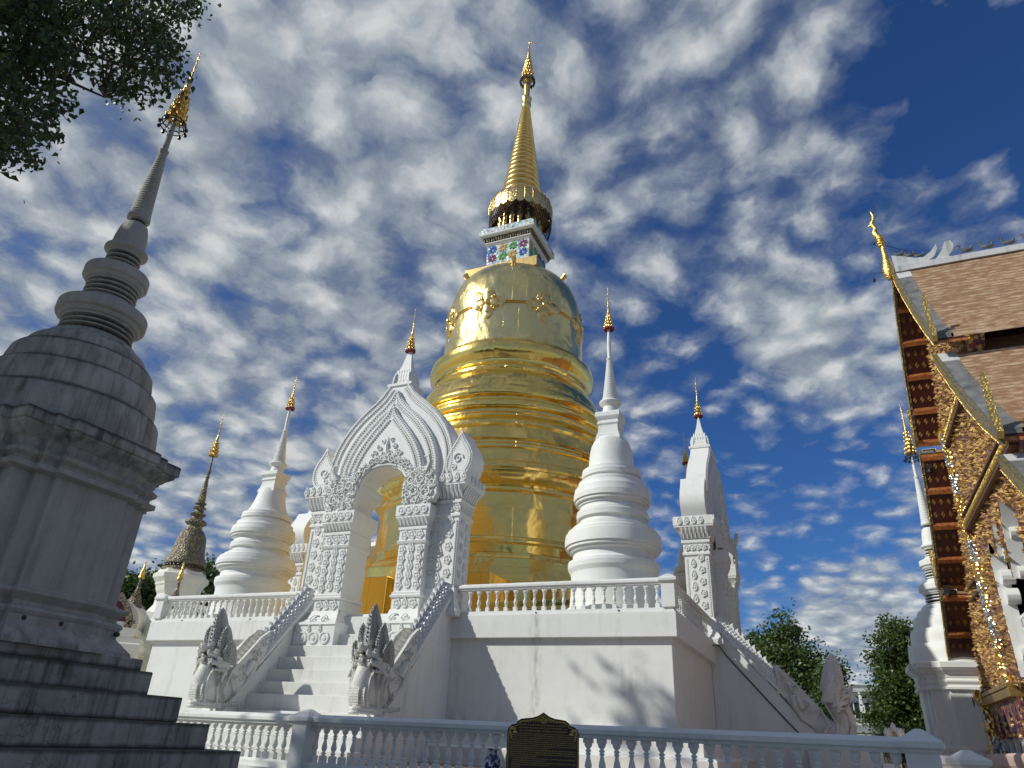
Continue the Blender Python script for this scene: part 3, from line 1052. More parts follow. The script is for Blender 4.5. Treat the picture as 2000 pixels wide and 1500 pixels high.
stair = make_stair("white stair rising to the front gate between two nagas")
naga = make_naga("right-hand of the two nagas at the front stair, half in shade, behind the long balustrade")
dup(naga, (-17.2, 16.9, 2.0), 0, "left-hand of the two nagas at the front stair, sunlit, nearest the grey stupa")


def turned(p):
    """turn a point of the front face a quarter turn to the right face about the platform centre"""
    x, y = p[0] + 14.4, p[1] - 31.4
    return (-14.4 - y, 31.4 + x, p[2])


st2 = dup(stair, turned((-14.4, 21.0, 0)), pi / 2, "white stair on the shaded right side of the platform below the side gate")
naga_side = dup(naga, turned((-17.2, 16.9, 2.0)), pi / 2, "naga seen side-on at the foot of the right side stair, before the trees")


# ------------------------------------------------------------------ gates
def ogee(hw, z0, z1, n=14, b=1.35, tip=0.22):
    """half outline of a pointed lotus arch: from (hw, z0) up to (0, z1)"""
    pts = []
    for i in range(n + 1):
        k = i / n
        u = hw * (1 - k ** b) * (1 - tip * sin(pi * k) * (k ** 1.5)) + 0.0
        z = z0 + (z1 - z0) * (k ** 0.92)
        u = hw * ((1 - k) ** 0.62 * (1 - 0.35 * k ** 2.2))
        pts.append((u, z))
    return pts


OUT = [(2.66, 9.95), (2.76, 10.5), (2.72, 11.05), (2.58, 11.55), (2.36, 12.0), (2.08, 12.42), (1.75, 12.80), (1.40, 13.12), (1.05, 13.40), (0.78, 13.66), (0.60, 13.92), (0.50, 14.05)]
MID = [(2.12, 9.7), (2.20, 10.2), (2.15, 10.75), (2.00, 11.25), (1.78, 11.7), (1.50, 12.1), (1.18, 12.48), (0.84, 12.82), (0.50, 13.12), (0.24, 13.42), (0.03, 13.8)]
INN = [(1.62, 9.6), (1.68, 10.1), (1.62, 10.55), (1.48, 10.95), (1.28, 11.35), (1.04, 11.72), (0.78, 12.06), (0.50, 12.38), (0.25, 12.68), (0.03, 13.05)]
OPEN = [(1.05, 8.6), (1.05, 9.4), (1.02, 9.75), (0.94, 10.02), (0.78, 10.24), (0.55, 10.40), (0.28, 10.48), (0.0, 10.50)]


def lerp_poly(pts, k):
    L = [0.0]
    for i in range(1, len(pts)):
        L.append(L[-1] + sqrt((pts[i][0] - pts[i - 1][0]) ** 2 + (pts[i][1] - pts[i - 1][1]) ** 2))
    d = k * L[-1]
    for i in range(1, len(pts)):
        if d <= L[i] or i == len(pts) - 1:
            f = (d - L[i - 1]) / (L[i] - L[i - 1])
            return (pts[i - 1][0] + f * (pts[i][0] - pts[i - 1][0]), pts[i - 1][1] + f * (pts[i][1] - pts[i - 1][1]))


def offset_poly(pts, d):
    out_ = []
    for i, p in enumerate(pts):
        a = pts[max(i - 1, 0)]
        b = pts[min(i + 1, len(pts) - 1)]
        dx, dz = b[0] - a[0], b[1] - a[1]
        L = sqrt(dx * dx + dz * dz)
        out_.append((max(0.0, p[0] - dz / L * d), p[1] + dx / L * d))
    return out_


def make_gate(label):
    """front gate, centre x=-14.45, outer facade plane y=20.95, facing -Y"""
    GX, GY = -14.45, 20.95
    t = thing("gateway", label, "gateway", (-14.4, 21.0, 0), "carved white gateways of the platform")
    rng = random.Random(3)

    def f(u, z, h_):            # facade point: h_ metres proud of the outer plane
        return (GX + u, GY - h_, z)

    def motif(mb, u, z, w_, hh, h0, kind, nrm=None):
        P_ = nrm or f
        n = 20 if kind != 'drop' else 14
        outl = []
        for j in range(n):
            a = TAU * j / n
            if kind == 'rose':
                r = 1.0 + 0.16 * cos(5 * a + .3)
                outl.append((w_ * r * cos(a) * .62, hh * r * sin(a) * .62))
            elif kind == 'disc':
                outl.append((w_ * .6 * cos(a), hh * .6 * sin(a)))
            else:
                r = abs(sin(a * .5 + pi / 4)) ** .5
                x_ = w_ * .55 * cos(a) * (1 - .35 * max(0, sin(a)))
                z_ = hh * .6 * (sin(a) if sin(a) < 0 else sin(a) ** 1.6 * 1.35)
                outl.append((x_, z_))
        d = 0.045
        rings = [(1.0, -0.01), (0.92, d), (0.70, d), (0.60, d * .25), (0.42, d * .3), (0.34, d * 1.2), (0.10, d * 1.3)]
        mb.loft([[P_(u + x_ * k, z + z_ * k, h0 + q) for x_, z_ in outl] for k, q in rings], False, True)

    def lotus(mb, u0, u1, z0, z1, h0, h1, n, nrm=None):
        P_ = nrm or f
        for i in range(n):
            a = u0 + (u1 - u0) * i / n
            b = u0 + (u1 - u0) * (i + 1) / n
            m = (a + b) / 2
            w_ = (b - a) * .40
            for q, (za, zb) in ((1.0, (z0, z1)),):
                pts = [(m - w_, za), (m - w_ * 1.1, (za + zb) / 2), (m - w_ * .7, zb - .04), (m, zb), (m + w_ * .7, zb - .04), (m + w_ * 1.1, (za + zb) / 2), (m + w_, za)]
                hh = [h0 + (h1 - h0) * (p[1] - za) / (zb - za) for p in pts]
                mb.loft([[P_(p[0], p[1], g - .01) for p, g in zip(pts, hh)], [P_(m + (p[0] - m) * .8, za + (p[1] - za) * .93, g + .045) for p, g in zip(pts, hh)], [P_(m + (p[0] - m) * .35, za + (p[1] - za) * .7, g + .02) for p, g in zip(pts, hh)]], False, True)

    for s in (-1, 1):
        def X(a, b):
            return (GX + min(s * a, s * b), GX + max(s * a, s * b))
        # outer pier
        x0, x1 = X(1.30, 3.16)
        mb = MB()
        mb.rect(x0, x1, GY, GY + .95, [(0.30, 5.1), (0.30, 5.3), (0.20, 5.4), (0.13, 5.6), (0.08, 5.85), (0.08, 6.0), (0.0, 6.08), (0.0, 8.42), (0.06, 8.48), (0.06, 8.56), (0.02, 8.60), (0.02, 8.92), (0.08, 8.96), (0.08, 9.06),
                                   (0.05, 9.10), (0.10, 9.3), (0.20, 9.45), (0.30, 9.55), (0.30, 9.60), (0.32, 9.62), (0.32, 9.96), (0.27, 9.99)])
        obj("outer_pier", mb, M_WHITE2, t, 20)
        mb = MB()
        for i in range(5):
            z = 6.35 + i * .45
            motif(mb, s * 2.50, z, .22, .30, 0, 'drop')
            motif(mb, s * 2.84, z + .18, .22, .26, 0, 'rose')
            motif(mb, s * 2.26, z + .2, .2, .24, 0, 'rose') if s < 0 else motif(mb, s * 2.26, z + .2, .2, .24, 0, 'rose')
            sideP = lambda u, zz_, h_, s=s: (GX + s * (3.16 + h_), GY + .47 + u, zz_)
            motif(mb, 0.16, z, .2, .28, 0, 'drop', sideP)
            motif(mb, -.16, z + .2, .2, .24, 0, 'rose', sideP)
        for i in range(26):
            z = 6.15 + i * .085
            mb.rect(GX + s * 3.08 - .03, GX + s * 3.08 + .03, GY - .035, GY + .02, [(0, z), (0, z + .055)])
            mb.rect(GX + s * 3.15 - .03, GX + s * 3.15 + .03, GY + .06, GY + .12, [(0, z), (0, z + .055)])
            mb.rect(GX + s * 3.15 - .03, GX + s * 3.15 + .03, GY + .83, GY + .89, [(0, z), (0, z + .055)])
        for i in range(4):
            motif(mb, s * (2.35 + .25 * i), 8.77, .2, .22, .03, 'rose')
        for i in range(5):
            motif(mb, s * (2.25 + .29 * i), 9.79, .2, .26, .32, 'drop')
        for i in range(4):
            motif(mb, -.3 + .28 * i, 9.79, .2, .24, .32, 'drop', sideP)
            motif(mb, -.3 + .22 * i, 8.77, .18, .2, .03, 'rose', sideP)
        obj("pier_relief", mb, M_WHITE2, t, 30)
        mb = MB()
        lotus(mb, s * 2.2, s * 3.30, 9.10, 9.56, .06, .27, 7)
        lotus(mb, -.55, .55, 9.10, 9.56, .06, .27, 7, sideP)
        obj("lotus_capital", mb, M_WHITE2, t, 30)
        # inner pier
        x0, x1 = X(1.08, 2.10)
        mb = MB()
        y0, y1 = GY - .35, GY + .9
        mb.rect(x0, x1, y0, y1, [(-.0, 5.68), (0.07, 5.70), (0.09, 5.76), (0.04, 5.80), (0.05, 5.86), (0.0, 5.9), (0.0, 7.48), (0.05, 7.52), (0.08, 7.60), (0.02, 7.64), (0.02, 7.98), (0.06, 8.0), (0.06, 8.08), (0.02, 8.12), (0.07, 8.28), (0.16, 8.40), (0.16, 8.46), (0.18, 8.48), (0.18, 8.84), (0.14, 8.87)])
        # splayed lotus foot and pedestal
        mb.rect(x0, x1, y0, y1, [(0.02, 5.32), (0.02, 5.68)])
        mb.loft([[(x0 - q, y0 - d, z), (x1 + q, y0 - d, z), (x1 + q, y1, z), (x0 - q, y1, z)] for q, d, z in ((.34, .50, 4.80), (.33, .49, 4.86), (.22, .32, 4.93), (.12, .17, 5.05), (.06, .08, 5.2), (.05, .06, 5.28), (.03, .03, 5.32))])
        mb.box(x0 - .32, x1 + .32, y0 - .46, y1 - .02, 4.10, 4.80)
        obj("inner_pier", mb, M_WHITE2, t, 20)
        mb = MB()
        ip = lambda u, z, h_: f(u, z, h_ + .35)
        um = s * 1.59
        for i in range(5):
            z = 6.1 + .3 * i
            motif(mb, um, z + .06, .24, .30, 0, 'drop', ip)
            for e in (-1, 1):
                motif(mb, um + e * .34, z, .20, .24, 0, 'rose', ip)
        for i in range(3):
            motif(mb, um + (i - 1) * .3, 7.81, .24, .25, .02, 'rose', ip)
            motif(mb, um + (i - 1) * .3, 5.5, .24, .26, .02, 'rose' if i != 1 else 'drop', ip)
        for i in range(4):
            motif(mb, um + (i - 1.5) * .30, 8.66, .26, .26, .18, 'disc', ip)
        for i in range(3):
            motif(mb, um + (i - 1) * .46, 4.38, .36, .36, .46 + .0, 'disc', ip)
            motif(mb, um + (i - 1) * .46 - .22, 4.66, .12, .2, .46, 'drop', ip)
        fl = lambda u, z, h_: (GX + u, GY - .35 - (.50 - (z - 4.8) * .95) - h_, z)
        for i in range(2):
            spiral(mb, fl, (um + (i - .5) * .5, 5.02), .16, 1.2, 1 + i, .02, .035, 12, 1)
        obj("pier_relief", mb, M_WHITE2, t, 30)
        mb = MB()
        lotus(mb, um - .6, um + .6, 8.12, 8.44, .37, .50, 8)
        obj("lotus_capital", mb, M_WHITE2, t, 30)
        # leaf-shaped shoulder finial with curled tip
        mb = MB()
        LF = [(2.62, 9.97), (2.44, 10.25), (2.46, 10.6), (2.62, 11.0), (2.84, 11.35), (3.02, 11.72), (3.16, 11.42), (3.38, 11.1), (3.52, 10.75), (3.50, 10.40), (3.36, 10.1), (3.22, 9.97)]
        mb.prism([(s * a, b) for a, b in LF], lambda p, h_: f(p[0], p[1], h_), 0.06, -.93)
        LI = [(2.95 + (a - 2.95) * .80, 10.65 + (b - 10.65) * .80) for a, b in LF]
        for k in range(44):
            p = lerp_poly([(2.95 + (a - 2.95) * .87, 10.68 + (b - 10.68) * .87) for a, b in LF + LF[:1]], k / 43.0)
            mb.ell(f(s * p[0], p[1], .07), (.045, .03, .045), 6, 4)
        for k in range(38):
            p = lerp_poly([(2.95 + (a - 2.95) * .72, 10.62 + (b - 10.62) * .72) for a, b in LF + LF[:1]], k / 37.0)
            mb.ell(f(s * p[0], p[1], .06), (.028, .025, .028), 5, 4)
        spiral(mb, f, (s * 2.95, 10.62), .22, 1.5, 0, .035, .11, 16, s)
        spiral(mb, f, (s * 2.80, 10.28), .13, 1.2, 2, .03, .10, 12, -s)
        obj("leaf_finial", mb, M_WHITE2, t, 35)
        # makara at the springing of the arch
        mb = MB()
        BK = [(1.12, 8.88), (1.02, 9.2), (0.98, 9.6), (1.1, 10.0), (1.5, 10.25), (1.95, 10.3), (2.25, 10.05), (2.42, 9.6), (2.45, 9.2), (2.3, 8.95), (1.9, 8.86)]
        mb.prism([(s * a, b) for a, b in BK], lambda p, h_: f(p[0], p[1], h_), .44, .2)
        g = lambda u, z, h_: f(u, z, h_ + .42)
        for (u, z, r_, a0, fl_) in ((1.55, 9.35, .30, 0, 1), (1.25, 9.25, .2, 2, -1), (1.95, 9.3, .28, 1, -1), (2.2, 9.65, .22, 3, 1), (1.75, 9.8, .26, 2, 1), (1.35, 9.8, .24, 0, -1), (2.05, 10.05, .18, 4, 1), (1.6, 9.02, .16, 1, 1), (2.1, 9.0, .14, 0, 1), (1.2, 9.0, .12, 2, 1), (1.15, 9.55, .14, 0, 1)):
            spiral(mb, g, (s * u, z), r_ * .8, 1.3, a0, .04, .10, 16, fl_ * s)
            for q_ in range(5):
                aa = a0 + q_ * 1.2
                mb.tube([g(s * (u + r_ * .8 * cos(aa)), z + r_ * .8 * sin(aa), .02), g(s * (u + r_ * 1.05 * cos(aa + .35)), z + r_ * 1.05 * sin(aa + .35), .10), g(s * (u + r_ * 1.2 * cos(aa + .8)), z + r_ * 1.2 * sin(aa + .8), .03)], [.05, .035, .008], 5)
            spiral(mb, g, (s * u, z), r_ * 1.0, .55, a0 + 2.6, .03, .09, 8, -fl_ * s)
        mb.tube([f(s * 1.95, 10.1, .45), f(s * 2.12, 10.4, .55), f(s * 2.05, 10.62, .6), f(s * 1.85, 10.6, .6)], [.12, .10, .07, .02], 8)
        for k in range(46):
            p = lerp_poly(BK, k / 45.0)
            mb.ell(f(s * (1.7 + (p[0] - 1.7) * .95), 9.6 + (p[1] - 9.6) * .95, .44), (.05, .04, .05), 6, 4)
        for k in range(150):
            a, r_ = rng.random() * TAU, sqrt(rng.random()) * .62
            u, z = 1.7 + r_ * cos(a) * .95, 9.55 + r_ * sin(a)
            mb.ell(f(s * u, z, .45), (.03 + .025 * rng.random(), .05 + .03 * rng.random(), .03 + .02 * rng.random()), 6, 3)
        obj("makara_head", mb, M_WHITE2, t, 40)

    # stepped lotus arch: three layers, each prouder than the one behind
    opR = OPEN
    for nm, curve, h0, h1 in (("arch_back_layer", OUT, -.80, .02), ("arch_middle_layer", MID, .0, .16), ("arch_front_layer", INN, .14, .30)):
        mb = MB()
        lo = curve[0][1]
        pts = [(-a, b) for a, b in curve] + [(a, b) for a, b in reversed(curve)]
        op = [(a, max(b, lo)) for a, b in OPEN if b >= lo - .01]
        op = [(OPEN[0][0], lo)] + [p for p in OPEN if p[1] > lo + .02]
        hole = [(a, b) for a, b in op] + [(-a, b) for a, b in reversed(op[:-1])]
        pts = pts + hole
        mb.prism(pts, lambda p, h_: f(p[0], p[1], h_), h1, h0)
        obj(nm, mb, M_WHITE2, t, 25)
    # rows of beads and little square leaves along each layer edge
    mb = MB()
    for curve, hh in ((OUT, .02), (MID, .16), (INN, .30)):
        for d, nb, kind in ((.075, 54, 'leaf'), (.19, 62, 'bead'), (.30, 54, 'leaf')):
            oc = offset_poly(curve, d)
            if curve is OUT:
                oc[-1] = (oc[-1][0], oc[-1][1])
            nb2 = int(nb * (1.0 if curve is OUT else .85 if curve is MID else .7))
            for k in range(nb2):
                p = lerp_poly(oc, k / (nb2 - 1.0))
                if p[0] < .04:
                    continue
                for s in (-1, 1):
                    if kind == 'bead':
                        mb.ell(f(s * p[0], p[1], hh), (.034, .036, .034), 6, 3)
                    else:
                        mb.rect(GX + s * p[0] - .034, GX + s * p[0] + .034, GY - hh - .06, GY - hh + .01, [(0, p[1] - .03), (0, p[1] + .03)])
        for d in (.02, .245, .36):
            oc = [lerp_poly(offset_poly(curve, d), k / 30.0) for k in range(31)]
            for s in (-1, 1):
                mb.tube([f(s * p[0], p[1], hh) for p in oc if p[0] > .01], .016, 5)
    obj("arch_beading", mb, M_WHITE2, t, 30)
    # scrolled foliage over the opening and in the pointed field
    mb = MB()
    for k in range(30):
        p = lerp_poly(OPEN[1:], k / 29.0)
        for s in (-1, 1):
            mb.ell(f(s * (p[0] + .07 * (1 if p[0] > .5 else .3)), p[1] + (.08 if p[0] < .9 else 0), .32), (.05, .05, .05), 6, 4)
    for k in range(9):
        a = k / 8.0
        ang = a * 1.5
        u, z = 1.28 * cos(ang), 9.65 + 1.15 * sin(ang)
        for s in (-1, 1):
            spiral(mb, lambda x, y, h_: f(x, y, h_ + .30), (s * u, z), .15, 1.4, k * 1.3, .032, .11, 14, s if k % 2 else -s)
            spiral(mb, lambda x, y, h_: f(x, y, h_ + .30), (s * (u + .13 * cos(ang)), z + .13 * sin(ang)), .07, .9, k * 2.1, .022, .08, 8, -s)
    for k in range(170):
        ang = rng.random() * pi
        r_ = 1.14 + .32 * rng.random()
        mb.ell(f(r_ * cos(ang), 9.62 + r_ * .98 * sin(ang), .31), (.025 + .03 * rng.random(), .05, .025 + .03 * rng.random()), 6, 3)
    for s in (-1, 1):
        for (u, z, r_, a0, fl_) in ((.12, 11.05, .12, 0, 1), (.32, 11.3, .13, 2, -1), (.2, 11.55, .1, 1, 1), (.5, 11.1, .11, 3, 1), (.62, 11.0, .07, 1, -1)):
            spiral(mb, lambda x, y, h_: f(x, y, h_ + .30), (s * u, z), r_, 1.2, a0, .022, .06, 12, fl_ * s)
    mb.tube([f(0, 11.0, .3), f(0, 11.35, .34), f(0, 11.75, .3)], [.05, .07, .01], 6)
    obj("tympanum_relief", mb, M_WHITE2, t, 40)
    # spire base, petals, pyramid, gilt finial
    sy = GY + .40
    mb = MB()
    mb.rect(GX - .50, GX + .50, sy - .42, sy + .42, [(-.02, 13.85), (0.0, 14.02), (.06, 14.05), (.06, 14.15), (.02, 14.18), (-.10, 14.20), (-.12, 14.45), (-.16, 14.75), (-.20, 14.8), (-.30, 15.2), (-.41, 15.85), (-.47, 15.95)])
    for e in range(4):
        for i in range(5):
            for (z0, hz, k) in ((14.2, .52, 1.0), (14.32, .55, .72)):
                u = (i - 2) * .17 * k
                ra = e * pi / 2
                R2 = lambda a, b, c: (GX + a * cos(ra) - b * sin(ra), sy + a * sin(ra) + b * cos(ra), c)
                dd = -.40 if e % 2 == 0 else -.44
                dd = -.385 + (.0 if e % 2 else .05)
                mb.loft([[R2(u - .07, dd, z0), R2(u + .07, dd, z0), R2(u + .07, dd + .04, z0), R2(u - .07, dd + .04, z0)], [R2(u - .08, dd + .02, z0 + hz * .5), R2(u + .08, dd + .02, z0 + hz * .5), R2(u + .08, dd + .08, z0 + hz * .5), R2(u - .08, dd + .08, z0 + hz * .5)], [R2(u - .005, dd + .06, z0 + hz), R2(u + .005, dd + .06, z0 + hz), R2(u + .005, dd + .10, z0 + hz), R2(u - .005, dd + .10, z0 + hz)]])
    obj("spire_base", mb, M_WHITE2, t, 20)
    finial(t, GX, sy, 15.88, 2.1, .19)
    return t


def finial(t, x, y, z, h, r, red=True, nm="gilt_finial", mat=None):
    """tiered gilt parasol spire"""
    mb = MB()
    pr = [(r * .5, z)]
    tiers = 6
    hz = h * .48
    zc = z + .02
    for i in range(tiers):
        k = i / tiers
        rr = r * (1 - k) ** 1.0 * .82 + .02
        th = hz / tiers
        pr += [(rr * 1.05, zc), (rr * 1.12, zc + th * .12), (rr * .82, zc + th * .35), (rr * .70, zc + th * .95)]
        zc += th
    pr += [(.028 * r / .19, zc), (.02 * r / .19, zc + h * .2), (.035 * r / .19, zc + h * .21), (.012, zc + h * .23), (.008, z + h)]
    mb.lathe(pr, x, y, 14)
    for i in range(4):
        rr = r * (1 - i / 6.0) * .95
        zz_ = z + .03 + hz * i / tiers
        n = 10 - i
        for j in range(n):
            a = TAU * j / n
            mb.ell((x + rr * cos(a), y + rr * sin(a), zz_ + .05 * r / .19), (.028 * r / .19, .028 * r / .19, .06 * r / .19), 5, 3)
    for q in (.62, .72, .82):
        mb.ell((x, y, z + h * q), (.035 * r / .19,) * 3, 8, 5)
    g = obj(nm, mb, mat or M_GOLDO, t, 40)
    if red:
        mb = MB()
        for j in range(12):
            a = TAU * j / 12
            mb.ell((x + r * .95 * cos(a), y + r * .95 * sin(a), z - .01), (.055 * r / .19, .055 * r / .19, .07 * r / .19), 6, 4)
        mb.lathe([(r * .3, z - .03), (r * .9, z - .02), (r * .9, z + .02), (r * .3, z + .03)], x, y, 12)
        obj("flower_ring", mb, M_REDFLOWER, g, 40)
    return g


gate = make_gate("carved white gateway at the head of the front stair, gold showing through its arch")
dup(gate, turned((-14.4, 21.0, 0)), pi / 2, "carved white gateway seen edge-on at the head of the right side stair")
dup(gate, (-24.8, 31.4, 0), -pi / 2, "partly hidden white gateway behind the left small stupa, lit yellow by the chedi")


# ------------------------------------------------------------------ small corner stupas
def small_stupa(label, x, y, kind=0):
    zm = (lambda z: z) if kind != 1 else (lambda z: z if z < 7.8 else 7.7 + (z - 7.8) * .862)
    t = thing("small_stupa", label, "stupa", (x, y, 5.1), "small white stupas at the platform corners")
    mb = MB()
    base = [(1.62, 5.1), (1.62, 5.5), (1.50, 5.55), (1.46, 6.0), (1.44, 6.6), (1.46, 6.72), (1.54, 6.86), (1.56, 7.0), (1.55, 7.06), (1.46, 7.10), (1.40, 7.20), (1.38, 7.36), (1.38, 7.42),
            (1.42, 7.44), (1.50, 7.52), (1.60, 7.58), (1.60, 7.62), (1.66, 7.64), (1.67, 7.84), (1.64, 8.02), (1.58, 8.04), (1.57, 8.10), (1.45, 8.16), (1.42, 8.26), (1.32, 8.30), (1.30, 8.34), (1.17, 8.40), (1.15, 8.56),
            (1.18, 8.62), (1.26, 8.70), (1.27, 8.80), (1.25, 8.84), (1.18, 8.88), (1.15, 9.0), (1.14, 9.08), (1.20, 9.12), (1.22, 9.18), (1.30, 9.24), (1.30, 9.28), (1.36, 9.30), (1.37, 9.46), (1.33, 9.66), (1.27, 9.70), (1.22, 9.80),
            (1.20, 9.88), (1.10, 9.96), (1.02, 10.05), (0.98, 10.12), (1.00, 10.16), (1.07, 10.22), (1.08, 10.30), (1.06, 10.38), (0.98, 10.44), (0.90, 10.47)]
    crisp = [base[0]]
    for (r0, z0), (r1, z1) in zip(base, base[1:]):
        if abs(r1 - r0) >= .045 and z1 - z0 <= .10:
            crisp.append((r0, z1 - .004) if r1 < r0 else (r1, z0 + .004))
        crisp.append((r1, z1))
    mb.lathe([(r, zm(z)) for r, z in crisp], x, y, 64)
    obj("moulded_base", mb, M_WHITE, t, 13)
    mb = MB()
    if kind == 1:
        bell = [(0.96, 10.44), (0.86, 10.6), (0.76, 10.85), (0.68, 11.15), (0.62, 11.45), (0.57, 11.7), (0.50, 11.83), (0.36, 11.9)]
    else:
        bell = [(0.84, 10.44), (0.82, 10.7), (0.80, 10.95), (0.77, 11.2), (0.72, 11.42), (0.64, 11.6), (0.52, 11.74), (0.36, 11.82)]
    mb.lathe([(r, zm(z)) for r, z in bell], x, y, 48)
    obj("bell", mb, M_WHITE, t, 50)
    mb = MB()
    mb.rect(x, x, y, y, [(w_, zm(z)) for w_, z in ((.46, 11.62), (.46, 11.72), (.43, 11.78), (.43, 11.84), (.40, 11.88), (.37, 12.1), (.37, 12.22), (.41, 12.28), (.41, 12.34), (.38, 12.38), (.38, 12.42), (.44, 12.50), (.47, 12.56), (.47, 12.72), (.43, 12.76), (.1, 12.8))])
    obj("square_neck", mb, M_WHITE, t, 20, 0.008)
    mb = MB()
    pr = [(.30, 12.76), (.29, 12.95), (.26, 13.06), (.30, 13.12), (.40, 13.20), (.42, 13.25), (.40, 13.30), (.30, 13.36), (.29, 13.38)]
    n = 22
    for i in range(n):
        k = i / n
        z = 13.38 + 1.72 * k
        r = .28 - .19 * k ** .85
        pr += [(r, z), (r + .018, z + .022), (r + .018, z + .045), (r - .004, z + .070)]
    pr += [(.07, 15.1), (.11, 15.16), (.12, 15.2), (.08, 15.26), (.07, 15.3), (.085, 15.7), (.075, 16.1), (.05, 16.5), (.035, 16.6), (.03, 16.62)]
    mb.lathe([(r, zm(z)) for r, z in pr], x, y, 28)
    obj("ringed_spire", mb, M_WHITE, t, 40)
    z0 = zm(16.60)
    finial(t, x, y, z0, (zm(18.66) - z0), .19)
    return t


small_stupa("white small stupa on the platform's front right corner, right of the golden chedi", -6.5, 23.45, 0)
small_stupa("white small stupa on the platform's front left corner, golden light on its right side", -22.28, 23.45, 1)
small_stupa("white small stupa glimpsed behind the edge-on side gateway", -6.4, 39.35, 0)
small_stupa("white small stupa on the back left corner, hidden behind the front left one", -22.3, 39.35, 0) if False else None

# ------------------------------------------------------------------ the great golden chedi
CX, CY = -14.3, 31.4
ch = thing("golden_chedi", "huge golden bell-shaped chedi rising above the white platform", "chedi", (CX, CY, 5.1))
mb = MB()
mb.rect(CX - 7.0, CX + 7.0, CY - 7.0, CY + 7.0, [(.15, 5.1), (.15, 5.9), (.05, 5.95), (.05, 6.2)])
obj("square_plinth", mb, M_GOLD, ch, 20, 0.03)
mb = MB()
for (xa, xb, ya, yb, zt_) in ((-17.6, -15.25, 22.95, 26.0, 7.0), (-17.2, -14.6, 24.4, 26.5, 7.75), (-13.3, -10.9, 22.95, 26.0, 7.0)):
    m2 = MB()
    m2.rect(xa, xb, ya, yb, [(.03, 5.1), (.0, 5.3), (0, zt_ - .05), (-.04, zt_)])
    obj("plinth_block", m2, M_GOLD, ch, 20, 0.03)
oct_ = lambda w_: [(CX + w_ * cos(TAU * (j + .5) / 16), CY + w_ * sin(TAU * (j + .5) / 16)) for j in range(16)]
mb.poly(oct_, [(7.05, 6.15), (7.05, 7.1), (6.95, 7.15), (6.85, 7.45), (6.85, 8.05), (6.72, 8.08), (6.66, 8.2), (6.66, 8.3), (6.5, 8.4)])
obj("lower_drum", mb, M_GOLD, ch, 20, 0.02)
mb = MB()
mb.lathe([(6.6, 8.3), (6.62, 8.62), (6.50, 8.70), (6.42, 8.78), (6.42, 8.86), (6.34, 8.9), (6.30, 9.0), (6.24, 9.05), (6.22, 9.6), (6.18, 10.2), (6.16, 10.95), (6.24, 11.0), (6.28, 11.05), (6.28, 11.14), (6.20, 11.2), (6.22, 11.28), (6.42, 11.42), (6.56, 11.62), (6.60, 11.8),
          (6.56, 11.86), (6.50, 11.9), (6.54, 11.98), (6.52, 12.08), (6.42, 12.14), (6.40, 12.24), (6.28, 12.3), (6.2, 12.36)], CX, CY, 112)
obj("main_drum", mb, M_GOLD, ch, 28)
mb = MB()
mb.lathe([(6.2, 12.3), (6.08, 12.42), (6.0, 12.8), (5.96, 13.05), (6.04, 13.08), (6.04, 13.16), (5.92, 13.2), (5.92, 13.28), (5.98, 13.3), (5.98, 13.38), (5.84, 13.44), (5.72, 13.55), (5.66, 13.62), (5.58, 13.7), (5.5, 14.0), (5.44, 14.3),
          (5.50, 14.36), (5.56, 14.42), (5.56, 14.52), (5.38, 14.6), (5.34, 14.76), (5.38, 14.8), (5.48, 14.86), (5.48, 14.95), (5.30, 15.02), (5.22, 15.14), (5.22, 15.3), (5.36, 15.36), (5.40, 15.44), (5.40, 15.54), (5.24, 15.60), (5.16, 15.66),
          (5.16, 15.78), (5.22, 15.82), (5.22, 15.9), (5.08, 15.96), (5.04, 16.08), (5.14, 16.12), (5.18, 16.2), (5.18, 16.3), (5.08, 16.36), (5.06, 16.5), (4.98, 16.66), (4.94, 16.7), (4.86, 17.0), (4.72, 17.3), (4.52, 17.6), (4.34, 17.82), (4.26, 17.9)], CX, CY, 112)
obj("ringed_tiers", mb, M_GOLD, ch, 28)
mb = MB()
mb.lathe([(4.2, 17.8), (4.26, 17.94), (4.30, 18.0), (4.30, 18.12), (4.16, 18.16), (4.12, 18.24), (4.16, 18.30), (4.24, 18.36), (4.25, 18.5), (4.28, 18.56), (4.40, 18.7), (4.50, 18.95), (4.52, 19.15), (4.48, 19.38), (4.36, 19.52), (4.28, 19.56), (4.20, 19.62), (4.16, 19.74), (4.05, 19.8)], CX, CY, 112)
obj("bell_rim", mb, M_GOLD, ch, 28)
mb = MB()
mb.lathe([(4.0, 19.7), (3.95, 19.9), (3.90, 20.6), (3.88, 21.6), (3.87, 22.6), (3.84, 23.2), (3.75, 23.8), (3.60, 24.35), (3.38, 24.85), (3.08, 25.22), (2.72, 25.5), (2.3, 25.72), (1.8, 25.85), (1.2, 25.92)], CX, CY, 112)
bell = obj("bell", mb, M_GOLDB, ch, 60)
mb = MB()
for dz in (-.06, .06):
    R = 3.90
    pts = [(CX + R * cos(TAU * j / 96), CY + R * sin(TAU * j / 96), 22.12 + dz) for j in range(97)]
    mb.tube(pts, .035, 6, False)
obj("bell_band", mb, M_GOLDS, bell, 50)
